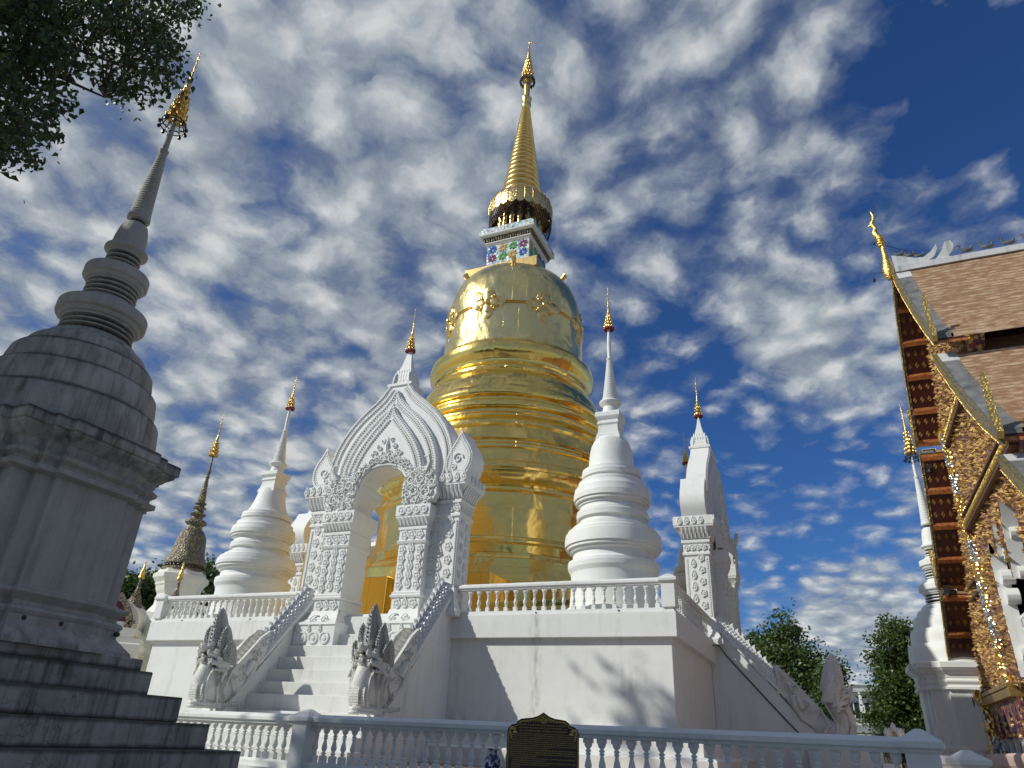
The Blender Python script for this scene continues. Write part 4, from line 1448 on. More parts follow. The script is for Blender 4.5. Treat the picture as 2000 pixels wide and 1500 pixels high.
for j in range(8):
    a = radians(-90 + 22.5 - 20.5 + 45 * j)
    mb = MB()

    def bp(u, v, h_, a=a):
        aa = a + u / 3.88
        return (CX + (3.88 + h_) * cos(aa), CY + (3.88 + h_) * sin(aa), 22.12 + v)
    for q in range(4):
        for (l0, l1, w_, h_) in ((.10, .98, .40, .09), (.12, .66, .24, .15)):
            c_, s_ = cos(q * pi / 2), sin(q * pi / 2)
            rings = []
            for i in range(9):
                k = i / 8.0
                r_ = l0 + (l1 - l0) * k
                ww = w_ * sin(pi * (k * .85 + .12)) ** .7
                if i == 8:
                    ww = .02
                rings.append([bp(r_ * c_ - e * ww * s_, r_ * s_ + e * ww * c_, hh) for e, hh in ((-1, -.02), (-.85, h_ * .6), (0, h_), (.85, h_ * .6), (1, -.02))])
            mb.loft(rings, True, True, False)
        c2, s2 = cos(q * pi / 2 + pi / 4), sin(q * pi / 2 + pi / 4)
        mb.ell(bp(.42 * c2, .42 * s2, .04), (.12, .12, .12), 8, 5)
        mb.ell(bp(.55 * c2, .55 * s2, .04), (.08, .08, .08), 8, 5)
    mb.ell(bp(0, 0, .1), (.17, .17, .17), 10, 6)
    obj("bell_flower", mb, M_GOLDS, bell, 50)
for j in range(6):
    a = radians(-90 - 8 + 60 * j - 32)
    mb = MB()
    c_, s_ = cos(a), sin(a)
    p0 = Vector((CX + 3.05 * c_, CY + 3.05 * s_, 25.15))
    p1 = p0 + Vector((c_ * .26, s_ * .26, .24))
    mb.tube([p0, p1], .13, 10)
    mb.tube([p1 - (p1 - p0) * .2, p1 + (p1 - p0) * .12], .16, 10)
    obj("spotlight", mb, M_GOLDS, bell, 40)

# square mosaic throne on the bell
hk = MB()
hx, hy = CX - .1, CY
hk.rect(hx, hx, hy, hy, [(2.25, 25.3), (2.25, 25.95), (1.62, 25.96), (1.62, 26.28)])
har = obj("throne_foot", hk, M_GOLDS, ch, 20)
hk = MB()
hk.rect(hx, hx, hy, hy, [(1.48, 26.25), (1.48, 26.42), (1.36, 26.44), (1.36, 28.15), (1.30, 28.2)])
har = obj("mosaic_throne", hk, M_MOSL, ch, 20)
fcol = [simple("mosaic_blue", (0.06, 0.14, 0.50), .2), simple("mosaic_yellow", (0.62, 0.42, 0.10), .2), simple("mosaic_green", (0.12, 0.42, 0.12), .2), simple("mosaic_purple", (0.28, 0.06, 0.17), .2)]
order = [[0, 1, 2, 3], [3, 2, 1, 0]]
for face in range(4):
    ra = face * pi / 2
    for r_ in range(2):
        for c_ in range(4):
            mb = MB()
            u0 = (c_ - 1.5) * .66
            z0 = 27.78 - r_ * .62

            def hp(u, v, h_, ra=ra):
                yy = -1.36 - h_
                return (hx + u * cos(ra) - yy * sin(ra), hy + u * sin(ra) + yy * cos(ra), v)
            for p in range(8):
                a = TAU * p / 8
                o0 = (u0 + .06 * cos(a), z0 + .06 * sin(a))
                o1 = (u0 + .20 * cos(a - .3), z0 + .20 * sin(a - .3))
                o2 = (u0 + .29 * cos(a), z0 + .29 * sin(a))
                o3 = (u0 + .20 * cos(a + .3), z0 + .20 * sin(a + .3))
                mb.loft([[hp(x_, y_, -.01) for x_, y_ in (o0, o1, o2, o3)], [hp(x_, y_, .05) for x_, y_ in (o0, o1, o2, o3)]])
            obj("mosaic_flower", mb, fcol[order[r_][(c_ + face) % 4]], har, 0)
hk = MB()
hk.rect(hx, hx, hy, hy, [(1.36, 28.1), (1.42, 28.14), (1.42, 28.2), (1.50, 28.24), (1.50, 28.3)])
hk.rect(hx, hx, hy, hy, [(1.62, 28.58), (1.76, 28.64), (1.80, 28.70), (1.80, 28.76)])
obj("throne_moulding", hk, M_RAIL, har, 20)
hk = MB()
hk.rect(hx, hx, hy, hy, [(1.46, 28.28), (1.50, 28.42), (1.62, 28.6)])
for face in range(4):
    ra = face * pi / 2
    for i in range(20):
        u0 = (i - 9.5) * .155

        def hq(u, v, h_, ra=ra):
            yy = -1.47 - h_ - (v - 28.28) * .45
            return (hx + u * cos(ra) - yy * sin(ra), hy + u * sin(ra) + yy * cos(ra), v)
        hk.loft([[hq(u0 - .05, 28.3, 0), hq(u0 + .05, 28.3, 0), hq(u0 + .055, 28.5, 0), hq(u0, 28.6, 0), hq(u0 - .055, 28.5, 0)], [hq(u0 - .035, 28.33, .05), hq(u0 + .035, 28.33, .05), hq(u0 + .035, 28.48, .06), hq(u0, 28.56, .05), hq(u0 - .035, 28.48, .06)]])
obj("lotus_cornice", hk, M_MOSD, har, 20)
hk = MB()
hk.rect(hx, hx, hy, hy, [(1.78, 28.76), (1.78, 29.05), (1.62, 29.07), (1.62, 29.3), (1.5, 29.32)])
obj("mosaic_cornice", hk, M_MOSL, har, 20)
mb = MB()
mb.tube([(hx + 1.75, hy - 1.2, 28.9), (hx + 2.3, hy - 1.3, 29.15), (hx + 2.6, hy - 1.3, 29.1)], .02, 5)
mb.ell((hx + 2.62, hy - 1.3, 29.0), (.08, .08, .12), 8, 5)
obj("security_camera", mb, M_BRONZE, har, 40)
# ring of little standing gilt figures under the canopy
mb = MB()
mb.lathe([(.85, 29.2), (.85, 31.6)], CX, CY, 24)
col_ = obj("colonnade_core", mb, simple("dark_gold_core", (0.12, 0.08, 0.03), .5, .6), ch, 30)
for j in range(16):
    a = TAU * j / 16
    x, y = CX + 1.28 * cos(a), CY + 1.28 * sin(a)
    mb = MB()
    mb.lathe([(.17, 29.3), (.17, 29.4), (.11, 29.45), (.14, 29.6), (.16, 29.9), (.12, 30.2), (.17, 30.45), (.15, 30.6), (.05, 30.68), (.09, 30.75), (.10, 30.85), (.07, 30.95), (.02, 31.15)], x, y, 10)
    mb.ell((x + .14 * cos(a + 1.5), y + .14 * sin(a + 1.5), 30.25), (.05, .05, .25), 6, 4)
    mb.ell((x - .14 * cos(a + 1.5), y - .14 * sin(a + 1.5), 30.25), (.05, .05, .25), 6, 4)
    obj("gilt_figure", mb, M_GOLDS, col_, 40)
# scalloped canopy
mb = MB()
N = 24
rings = []
for (rr, z) in ((1.25, 32.35), (1.55, 32.28), (1.82, 32.05), (1.96, 31.75), (2.0, 31.4), (2.0, 31.1), (1.98, 30.9)):
    rings.append([(CX + rr * cos(TAU * j / (N * 4)), CY + rr * sin(TAU * j / (N * 4)), z if z > 31.0 else z - .0 - .22 * abs(sin(pi * j / 4.0)) ** .7) for j in range(N * 4)])
inner = [[(CX + (sqrt((p[0] - CX) ** 2 + (p[1] - CY) ** 2) - .05) * cos(atan2(p[1] - CY, p[0] - CX)), CY + (sqrt((p[0] - CX) ** 2 + (p[1] - CY) ** 2) - .05) * sin(atan2(p[1] - CY, p[0] - CX)), p[2]) for p in r] for r in reversed(rings[1:])]
mb.loft(rings + inner, False, False)
can = obj("canopy", mb, simple("embossed_gold", (0.82, 0.62, 0.28), .34, 1.0, 1.0, 7, (0.62, 0.46, 0.2), 5, .05), ch, 30)
mb = MB()
for j in range(N):
    a = TAU * j / N
    mb.tube([(CX + r * cos(a), CY + r * sin(a), z) for r, z in ((1.55, 32.3), (1.84, 32.07), (1.98, 31.76), (2.02, 31.4), (2.02, 31.0))], .022, 4)
obj("canopy_rib", mb, M_GOLDO, can, 30)
# lattice skirt hanging inside the canopy
mb = MB()
for j in range(60):
    for sgn in (-1, 1):
        a = TAU * j / 60
        pts = [(CX + r * cos(a + sgn * k * .35), CY + r * sin(a + sgn * k * .35), z) for r, z, k in ((1.93, 31.2, 0), (1.97, 30.7, .33), (1.95, 30.2, .66), (1.86, 29.75, 1.0))]
        mb.tube(pts, .022, 3, False)
obj("lattice_skirt", mb, M_BRONZE, can, 0)
# ringed cone
mb = MB()
pr = [(1.30, 32.2), (1.34, 32.4), (1.36, 32.5)]
z = 32.5
r = 1.30
n = 27
tot = 0
hs = [0.50 * (0.955 ** i) for i in range(n)]
sc_ = 8.3 / sum(hs)
for i in range(n):
    h_ = hs[i] * sc_
    k = (z - 32.5) / 8.3
    r = 1.27 - 1.03 * k ** .94
    pr += [(r * .90, z), (r + .03, z + h_ * .22), (r + .045, z + h_ * .45), (r * .97, z + h_ * .72), (r * .88, z + h_ * .86)]
    z += h_
mb.lathe(pr, CX, CY, 48)
obj("ringed_cone", mb, M_GOLDS, ch, 50)
mb = MB()
mb.lathe([(.24, 40.75), (.30, 40.85), (.34, 41.1), (.26, 41.25), (.32, 41.4), (.36, 41.7), (.20, 41.75), (.20, 42.3), (.24, 43.0), (.22, 43.8), (.14, 44.2)], CX, CY, 20)
for j in range(8):
    a = TAU * j / 8
    mb.ell((CX + .3 * cos(a), CY + .3 * sin(a), 41.65), (.07, .07, .2), 6, 4)
obj("spire_neck", mb, M_GOLDS, ch, 40)
mb = MB()
pr = []
zc = 43.75
for i in range(7):
    rr = .43 * (1 - i / 7.5)
    pr += [(rr * 1.0, zc), (rr * 1.08, zc + .05), (rr * .84, zc + .25), (rr * .80, zc + .40)]
    zc += .42
pr += [(.06, zc), (.04, 47.2), (.02, 47.35), (.02, 47.6)]
mb.lathe(pr, CX, CY, 20)
for i in range(5):
    rr = .45 * (1 - i / 7.5)
    for j in range(12):
        a = TAU * (j + .5 * i) / 12
        mb.ell((CX + rr * cos(a), CY + rr * sin(a), 43.85 + .42 * i), (.045, .045, .12), 5, 3)
mb.ell((CX + .03, CY, 47.65), (.12, .05, .1), 6, 4)
mb.ell((CX + .18, CY, 47.6), (.12, .04, .06), 6, 4)
obj("crown", mb, M_GOLDO, ch, 40)
mb = MB()
for j in range(14):
    a = TAU * j / 14
    mb.ell((CX + .50 * cos(a), CY + .50 * sin(a), 43.45), (.09, .09, .2), 6, 4)
    mb.tube([(CX + .46 * cos(a), CY + .46 * sin(a), 43.85), (CX + .52 * cos(a), CY + .52 * sin(a), 43.2)], .02, 4)
    if j % 3 == 0:
        mb.tube([(CX + .5 * cos(a), CY + .5 * sin(a), 43.3), (CX + .36 * cos(a), CY + .36 * sin(a), 41.6)], .008, 3)
obj("crown_skirt", mb, M_BRONZE, ch, 40)


# ------------------------------------------------------------------ old grey stupa in the left foreground
def redent(cx, cy, w_, e=0.09, pw=0.55):
    """square plan of half width w_ with stepped-in corners and a proud middle panel"""
    q = [(w_ + .22, -pw * w_), (w_ + .22, pw * w_), (w_ + .10, pw * w_), (w_ + .10, pw * w_ + .25), (w_, pw * w_ + .25), (w_, w_)]
    q = [(w_ + .22 * 1, pw * w_), (w_ + .11, pw * w_), (w_ + .11, pw * w_ + .24), (w_, pw * w_ + .24), (w_, w_), (pw * w_ + .24, w_), (pw * w_ + .24, w_ + .11), (pw * w_, w_ + .11), (pw * w_, w_ + .22)]
    pts = []
    for k in range(4):
        a = k * pi / 2
        for x, y in q:
            pts.append((cx + x * cos(a) - y * sin(a), cy + x * sin(a) + y * cos(a)))
    return pts


def big_stupa(label, loc):
    x, y = loc
    t = thing("tall_stupa", label, "stupa", (x, y, 0), None)
    steps = [(4.1, -.3, .2), (3.75, .2, .55), (3.25, .55, .92), (2.76, .92, 1.26), (2.38, 1.26, 1.61), (2.04, 1.61, 1.96), (1.68, 1.96, 2.29), (1.55, 2.29, 2.46)]
    for w_, z0, z1 in steps:
        mb = MB()
        mb.rect(x, x, y, y, [(w_, z0), (w_, z1)])
        obj("plinth_step", mb, M_OLD, t, 0, 0.018)
    mb = MB()
    mb.poly(lambda w_: redent(x, y, w_), [(1.42, 2.45), (1.40, 2.52), (1.34, 2.58), (1.27, 2.66), (1.22, 2.71), (1.22, 2.82), (1.24, 2.84), (1.26, 2.88), (1.24, 2.92), (1.18, 2.95), (1.18, 3.0), (1.28, 3.10), (1.28, 3.14), (1.16, 3.17), (1.15, 3.2)])
    obj("base_moulding", mb, M_OLD, t, 15)
    mb = MB()
    mb.poly(lambda w_: redent(x, y, w_), [(1.13, 3.18), (1.13, 4.76)])
    sh = obj("shaft", mb, M_OLD, t, 15, 0.01)
    mb = MB()
    mb.poly(lambda w_: redent(x, y, w_), [(1.14, 4.74), (1.24, 4.78), (1.24, 4.86), (1.16, 4.89), (1.16, 4.93), (1.22, 4.99), (1.23, 5.04), (1.16, 5.10), (1.18, 5.14), (1.19, 5.22), (1.24, 5.26), (1.36, 5.36), (1.36, 5.40), (1.40, 5.41), (1.40, 5.58), (1.34, 5.61)])
    obj("cornice", mb, M_OLD, t, 15, 0.008)
    for dy in (-1.0, -.45, .1, .7, 1.15):
        mb = MB()
        xx = x + 1.442 + (0 if abs(dy) < .7 else -.12)
        mb.loft([[(xx + k, y + dy + .035 * cos(TAU * j / 10), 2.78 + .035 * sin(TAU * j / 10)) for j in range(10)] for k in (-.06, .004)])
        obj("vent_hole", mb, M_DARK, t, 0)
    # round terraces
    for r0, r1, z0, z1 in ((1.49, 1.45, 5.58, 6.22), (1.33, 1.29, 6.2, 6.72), (1.16, 1.12, 6.70, 7.14), (0.98, .94, 7.12, 7.38), (.80, .75, 7.36, 7.56)):
        mb = MB()
        mb.lathe([(r0, z0), (r0, z0 + .02), (r0 - .005, (z0 + z1) / 2), (r1, z1 - .05), (r1 - .03, z1 - .01), (r1 - .06, z1), (r1 - .25, z1 + .004)], x, y, 64)
        obj("round_terrace", mb, M_OLD, t, 30)
    # disc tiers carried on rings of little columns
    def tier(z0, zs, rc, disc, rings):
        mb = MB()
        mb.lathe([(rc * .80, z0 - .03), (rc * .80, zs + .05)], x, y, 24)
        cc = obj("colonnette_core", mb, M_DARK, t, 30)
        mb = MB()
        n = int(rc * 60)
        for j in range(n):
            a = TAU * j / n
            mb.tube([(x + rc * .90 * cos(a), y + rc * .90 * sin(a), z0 - .02), (x + rc * .90 * cos(a), y + rc * .90 * sin(a), zs + .03)], rc * .032, 5, False)
        obj("colonnettes", mb, M_COLON, cc, 40)
        mb = MB()
        for z, rr in rings:
            mb.lathe([(rc * .8, z - .012), (rr - .004, z - .012), (rr, z - .004), (rr, z + .012), (rr - .004, z + .018), (rc * .8, z + .02)], x, y, 40)
        obj("band_ring", mb, M_OLD, cc, 18)
        mb = MB()
        mb.lathe(disc, x, y, 56)
        obj("disc_tier", mb, M_OLD, t, 16)
    tier(7.56, 7.92, .58, [(.46, 7.91), (.60, 7.91), (.61, 7.95), (.645, 7.96), (.68, 8.03), (.715, 8.04), (.735, 8.05), (.745, 8.07), (.745, 8.23), (.735, 8.25), (.70, 8.255), (.66, 8.30), (.55, 8.33), (.46, 8.44), (.42, 8.46)], ((7.60, .63), (7.72, .61), (7.82, .60)))
    tier(8.44, 8.80, .42, [(.32, 8.79), (.44, 8.79), (.45, 8.82), (.48, 8.83), (.51, 8.90), (.54, 8.91), (.555, 8.93), (.555, 9.09), (.545, 9.11), (.51, 9.115), (.47, 9.15), (.38, 9.18), (.32, 9.25), (.28, 9.27)], ((8.50, .455), (8.61, .445), (8.71, .44)))
    tier(9.24, 9.53, .28, [(.2, 9.52), (.29, 9.52), (.30, 9.55), (.36, 9.60), (.38, 9.61), (.38, 9.66), (.36, 9.68), (.315, 9.70), (.30, 9.76), (.285, 9.95), (.255, 10.15), (.22, 10.27), (.16, 10.32), (.12, 10.33)], ((9.31, .305), (9.42, .30)))
    mb = MB()
    mb.lathe([(.11, 10.3), (.11, 10.42)], x, y, 16)
    cc = obj("neck", mb, M_DARK, t, 30)
    mb = MB()
    for j in range(12):
        a = TAU * j / 12
        mb.tube([(x + .125 * cos(a), y + .125 * sin(a), 10.32), (x + .125 * cos(a), y + .125 * sin(a), 10.42)], .012, 4, False)
    obj("colonnettes", mb, M_COLON, cc, 40)
    mb = MB()
    pr = [(.13, 10.40), (.20, 10.42), (.215, 10.46), (.205, 10.52), (.19, 10.54)]
    n = 26
    for i in range(n):
        k = i / n
        z = 10.54 + 1.62 * k
        r = .185 - .105 * k
        pr += [(r, z), (r + .010, z + .02), (r + .010, z + .035), (r - .002, z + .058)]
    pr += [(.075, 12.18), (.085, 12.2), (.10, 12.30), (.06, 12.31), (.062, 12.4), (.058, 12.8), (.038, 13.1), (.02, 13.35), (.015, 14.2)]
    mb.lathe(pr, x, y, 24)
    obj("ringed_spire", mb, M_OLD, t, 40)
    mb = MB()
    zc = 13.22
    pr = []
    for i in range(8):
        rr = .19 * (1 - i / 9.0)
        pr += [(rr, zc), (rr * 1.08, zc + .03), (rr * .75, zc + .10), (rr * .72, zc + .16)]
        zc += .165
    pr += [(.02, zc), (.012, 15.35)]
    mb.lathe(pr, x, y, 14)
    for i in range(6):
        rr = .21 * (1 - i / 9.0)
        for j in range(10 - i):
            a = TAU * (j + .5 * i) / (10 - i)
            mb.ell((x + rr * cos(a), y + rr * sin(a), 13.27 + .165 * i), (.022, .022, .055), 5, 3)
    for zq in (14.75, 14.95, 15.15):
        mb.ell((x, y, zq), (.045, .012, .02), 6, 3)
    fin = obj("gilt_finial", mb, M_GOLDO, t, 40)
    mb = MB()
    for z, rr in ((13.02, .26), (13.12, .24)):
        mb.tube([(x + rr * cos(TAU * j / 20), y + rr * sin(TAU * j / 20), z) for j in range(21)], .014, 5, False)
    for j in range(10):
        a = TAU * j / 10
        mb.tube([(x + .26 * cos(a), y + .26 * sin(a), 13.0), (x + .15 * cos(a), y + .15 * sin(a), 13.24)], .012, 4)
        mb.ell((x + .28 * cos(a), y + .28 * sin(a), 12.98), (.04, .04, .05), 6, 4)
        mb.tube([(x, y, 13.05), (x + .26 * cos(a), y + .26 * sin(a), 13.04)], .007, 3)
    obj("finial_hoop", mb, M_BRONZE, fin, 40)
    return t


def remat(root, swap, store={}):
    def go(o):
        if o.data is not None and getattr(o.data, 'materials', None) and o.data.materials[0] in swap:
            k = (o.data.name, swap[o.data.materials[0]].name)
            if k not in store:
                d_ = o.data.copy()
                d_.materials[0] = swap[o.data.materials[0]]
                store[k] = d_
            o.data = store[k]
        for c in o.children:
            go(c)
    go(root)


remat(naga_side, {M_CREST: M_NAGA, M_SCALE: M_WHITE2})
old = big_stupa("tall stained grey stupa in shade on stepped plinth, filling the left foreground", (-11.46, 6.9))
a_ = radians(7.55)
far = dup(old, (43 * sin(a_), 43 * cos(a_), -2.35), 0, "bright white stupa behind the viharn's maroon eave", (1.45, 1.45, 1.47))
# the far one is freshly painted: same shapes, white plaster
_cp = {}


def repaint(o):
    if o.data is not None and o.data.materials and o.data.materials[0] is M_OLD:
        k = o.data.name
        if k not in _cp:
            d = o.data.copy()
            d.materials[0] = M_WHITE
            _cp[k] = d
        o.data = _cp[k]
    for c in o.children:
        repaint(c)


repaint(far)

# pigeon on the far stupa's cornice
mb = MB()
bx, by, bz = 4.62, 41.25, 5.92
mb.ell((bx, by, bz + .13), (.19, .09, .10), 10, 6, Matrix.Rotation(radians(-35), 3, 'Y'))
mb.ell((bx - .13, by, bz + .30), (.065, .055, .065), 8, 5)
mb.tube([(bx - .18, by, bz + .30), (bx - .25, by, bz + .28)], [.02, .004], 5)
mb.tube([(bx + .08, by, bz + .08), (bx + .30, by, bz - .05)], [.06, .03], 6)
mb.tube([(bx, by, bz + .08), (bx, by, bz - .02)], .012, 4)
tag(obj("pigeon", mb, M_BRONZE, None, 50, origin=(bx, by, bz)), "small dark pigeon perched on the cornice of the far white stupa", "pigeon")


def polar(az, d, z=0.0):
    return (d * sin(radians(az)), d * cos(radians(az)), z)


# ------------------------------------------------------------------ mosaic chedi with niches, back left
mx, my, _ = polar(-48.5, 45)
mc = thing("mosaic_chedi", "old dark mosaic bell chedi on a white octagonal base, back left beyond the platform", "chedi", (mx, my, 0))
fr = Vector((-mx, -my, 0)).normalized()      # towards the camera side
AX = radians(180 - 48.5)
mb = MB()
octo = lambda w_: [(mx + w_ * cos(TAU * (j + .22) / 8), my + w_ * sin(TAU * (j + .22) / 8)) for j in range(8)]
mb.poly(octo, [(1.5, 6.8), (1.1, 7.4), (1.06, 8.0), (1.14, 8.12), (1.2, 8.25), (1.22, 8.4), (1.30, 8.5), (1.30, 8.6), (1.44, 8.78), (1.50, 8.85), (1.50, 9.05), (1.44, 9.10), (1.34, 9.14), (1.30, 9.2), (1.26, 9.3), (1.24, 9.34)])
obj("octagonal_base", mb, M_CREAM, mc, 20)
mb = MB()
mb.lathe([(1.2, 9.3), (1.22, 9.42), (1.14, 9.5), (1.05, 9.52), (1.04, 9.66), (1.12, 9.7), (1.14, 9.86), (1.10, 10.0), (1.02, 10.05), (0.95, 10.3), (0.88, 10.7), (0.84, 11.0), (0.82, 11.2), (0.76, 11.45), (0.66, 11.62), (0.60, 11.66)], mx, my, 32)
mbell = obj("mosaic_bell", mb, M_MOSD, mc, 40)
mb = MB()
for j in range(30):
    a = TAU * j / 30
    mb.ell((mx + 1.10 * cos(a), my + 1.10 * sin(a), 9.58), (.07, .07, .06), 6, 4)
obj("stud_band", mb, M_BRONZE, mbell, 40)
mb = MB()
mb.poly(octo, [(.60, 11.6), (.60, 11.75), (.46, 11.8), (.42, 12.05), (.50, 12.1), (.62, 12.2), (.62, 12.32), (.42, 12.4)])
mb.lathe([(.3, 12.35), (.3, 12.6), (.44, 12.7), (.46, 12.76), (.3, 12.85), (.26, 13.0), (.36, 13.08), (.38, 13.14), (.25, 13.22), (.22, 13.3), (.32, 13.38), (.33, 13.44), (.2, 13.52), (.2, 13.55)], mx, my, 20)
pr = []
for i in range(16):
    k = i / 16
    z = 13.55 + 1.45 * k
    r = .21 - .13 * k
    pr += [(r, z), (r + .02, z + .04), (r - .01, z + .08)]
pr += [(.13, 15.1), (.07, 15.2), (.12, 15.45), (.07, 15.6), (.05, 16.5)]
mb.lathe(pr, mx, my, 14)
obj("dark_spire", mb, M_MOSD, mc, 40)
finial(mc, mx, my, 16.45, 3.1, .30, False)
# white body below the octagon, with an arched niche porch towards the camera's left
ex = Vector((cos(radians(48.5)), sin(radians(48.5)), 0))       # image right along the ground
ey = Vector((mx, my, 0)).normalized()                        # away from the camera


def ml(u, v, z):
    p = Vector((mx, my, 0)) + ex * u + ey * v
    return (p.x, p.y, z)


mb = MB()


def mrect(mb, u0, u1, v0, v1, prof, yaw=0.0):
    c_, s_ = cos(yaw), sin(yaw)
    uc, vc = (u0 + u1) / 2, (v0 + v1) / 2
    rings = []
    for o, z in prof:
        r = []
        for u, v in ((u0 - o, v0 - o), (u1 + o, v0 - o), (u1 + o, v1 + o), (u0 - o, v1 + o)):
            du, dv = u - uc, v - vc
            r.append(ml(uc + du * c_ - dv * s_, vc + du * s_ + dv * c_, z))
        rings.append(r)
    mb.loft(rings)


mrect(mb, -3.6, 3.2, -3.0, 3.6, [(.4, 0.0), (.4, 2.6), (.2, 2.7), (.2, 2.9), (0, 3.0), (0, 5.0), (.1, 5.1), (.1, 5.25), (.3, 5.4), (.3, 5.7), (.1, 5.8), (-.3, 6.3), (-1.8, 6.9)])
obj("square_body", mb, M_CREAM, mc, 20)
# porch: redented wall under the niche
mb = MB()
mrect(mb, -3.4, -1.15, -6.4, -3.0, [(.55, 0.0), (.55, 2.2), (.5, 2.25), (.5, 2.5), (.35, 2.55), (.35, 2.9), (.22, 3.0), (.12, 3.1), (.12, 3.2), (.0, 3.25), (.0, 4.35), (.06, 4.4), (.06, 4.5), (.2, 4.6), (.26, 4.7), (.26, 4.85), (.16, 4.9), (.16, 5.05), (.22, 5.1), (.22, 5.4), (.0, 5.45), (.0, 5.7)], radians(-12))
mb2 = MB()
mrect(mb2, -3.0, -1.0, -7.0, -6.3, [(.3, 0.0), (.3, 2.5), (.1, 2.7), (.1, 2.9), (0, 3.0), (0, 4.3), (.12, 4.45), (.12, 4.7), (.02, 4.75), (.02, 4.95)], radians(-12))
po = obj("porch", mb, M_CREAM, mc, 20)
obj("porch_front", mb2, M_CREAM, po, 20)
py = radians(-12)


def pl(u, v, z, c_=cos(py), s_=sin(py)):
    return ml(-2.1 + u * c_ - v * s_, -4.9 + u * s_ + v * c_, z)


# barrel vault behind an arch frame
mb = MB()
arc = [(-.78, 5.45), (-.80, 5.75), (-.70, 6.1), (-.45, 6.42), (-.15, 6.62), (0, 6.72), (.15, 6.62), (.45, 6.42), (.70, 6.1), (.80, 5.75), (.78, 5.45)]
mb.prism(arc, lambda p, v: pl(p[0] + .25, v, p[1]), -1.35, 1.4)
obj("vault", mb, M_CREAM, po, 30)
mb = MB()
arc2 = [(-.95, 5.42), (-1.0, 5.6), (-.86, 6.0), (-.60, 6.40), (-.25, 6.74), (0, 7.0), (.25, 6.74), (.60, 6.40), (.86, 6.0), (1.0, 5.6), (.95, 5.42)]
inn_ = [(.62, 5.42), (.60, 5.8), (.48, 6.1), (.25, 6.4), (0, 6.62), (-.25, 6.4), (-.48, 6.1), (-.60, 5.8), (-.62, 5.42)]
mb.prism(arc2 + inn_, lambda p, v: pl(p[0] * .8 + .05, v, p[1]), -1.62, -1.34)
for s in (-1, 1):
    spiral(mb, lambda u, z, h_: pl(u, -1.63 - h_, z), (s * .85 * .85 + .05, 5.62), .2, 1.2, 0, .05, .1, 12, s)
obj("arch_frame", mb, M_MOSD, po, 30)
mb = MB()
mb.prism([(.5, 5.42), (.48, 5.8), (.38, 6.1), (.2, 6.4), (0, 6.58), (-.2, 6.4), (-.38, 6.1), (-.48, 5.8), (-.5, 5.42)], lambda p, v: pl(p[0] + .05, v, p[1]), -1.5, -1.38)
obj("niche_panel", mb, simple("maroon_panel", (0.16, 0.035, 0.045), .5, 0, .2, 8), po, 30)
# two small corner spires
for (az, d, zb, zt) in ((-51.1, 40.5, 7.0, 8.75), (-48.6, 39.5, 7.0, 8.85)):
    sx, sy_, _ = polar(az, d)
    mb = MB()
    mb.poly(lambda w_: [(sx + w_ * cos(TAU * (j + .3) / 8), sy_ + w_ * sin(TAU * (j + .3) / 8)) for j in range(8)], [(1.0, 5.3), (.95, 5.8), (.8, 6.1), (.75, 6.3), (.6, 6.5), (.55, 6.62)])
    cs = obj("corner_turret", mb, M_CREAM, mc, 20)
    mb = MB()
    mb.lathe([(.58, 6.55), (.52, 6.68), (.36, 6.75), (.32, 6.9), (.24, 7.05), (.22, 7.1), (.26, 7.14), (.17, 7.2), (.2, 7.25), (.13, 7.3), (.15, 7.36), (.10, 7.42), (.07, 7.8), (.05, 8.05)], sx, sy_, 12)
    obj("mosaic_spirelet", mb, M_MOSD, cs, 40)
    mb = MB()
    mb.lathe([(.10, 8.0), (.17, 8.05), (.12, 8.2), (.13, 8.25), (.08, 8.45), (.06, 8.5), (.02, 8.9)], sx, sy_, 10)
    obj("gilt_tip", mb, M_GOLDO, cs, 40)

# ------------------------------------------------------------------ viharn on the right
VX = 5.0
v = thing("viharn", "ornate gilded viharn with tiered brown tile roof and maroon eaves on the right", "temple hall", (VX, 30.8, 0))
XE = 40.0
# roof slopes: (near y,z) polylines; tiers
T1n = [(30.8, 21.6), (29.6, 19.75), (28.3, 18.05), (27.1, 16.6), (26.0, 15.45)]
T2n = [(26.7, 15.0), (25.2, 13.3), (23.9, 11.95), (22.6, 10.75), (21.3, 9.75)]
T3n = [(21.9, 9.2), (20.6, 8.1), (19.4, 7.2), (18.2, 6.4)]
T1f = [(30.8, 21.6), (32.6, 20.4 + .6), (33.65, 19.6), (34.4, 18.4), (35.0, 16.9), (35.6, 15.2)]
T1f = [(30.8, 21.6), (32.4, 20.9), (33.3, 20.0), (34.0, 18.9), (34.7, 17.3), (35.2, 15.5), (35.4, 15.0)]
T1f = [(30.8, 21.6), (32.0, 20.6), (33.0, 19.3), (33.9, 17.9), (34.7, 16.3), (35.3, 15.0)]
T2f = [(35.0, 14.4), (35.6, 13.0), (36.3, 11.7), (37.3, 10.3), (38.6, 9.0)]
T3f = [(38.4, 8.7), (39.4, 7.4), (40.7, 6.0), (42.2, 4.25)]


def stepped(pts, rows, side):
    """saw-tooth outline of tile courses along a slope polyline"""
    out_ = []
    n = rows
    for i in range(n):
        a = lerp_poly(pts, i / n)
        b = lerp_poly(pts, (i + 1) / n)
        out_.append((a[0], a[1]))
        out_.append((b[0], b[1] + .085))
    return out_


def slab(name, pts, x0, x1, th, mat, parent, rows=0, side=1, sm=0):
    top = stepped(pts, rows, side) if rows else pts
    bot = [(y, z - th) for y, z in reversed(pts)]
    mb = MB()
    mb.prism(top + bot, lambda p, x: (x, p[0], p[1]), x0, x1)
    return obj(name, mb, mat, parent, sm)


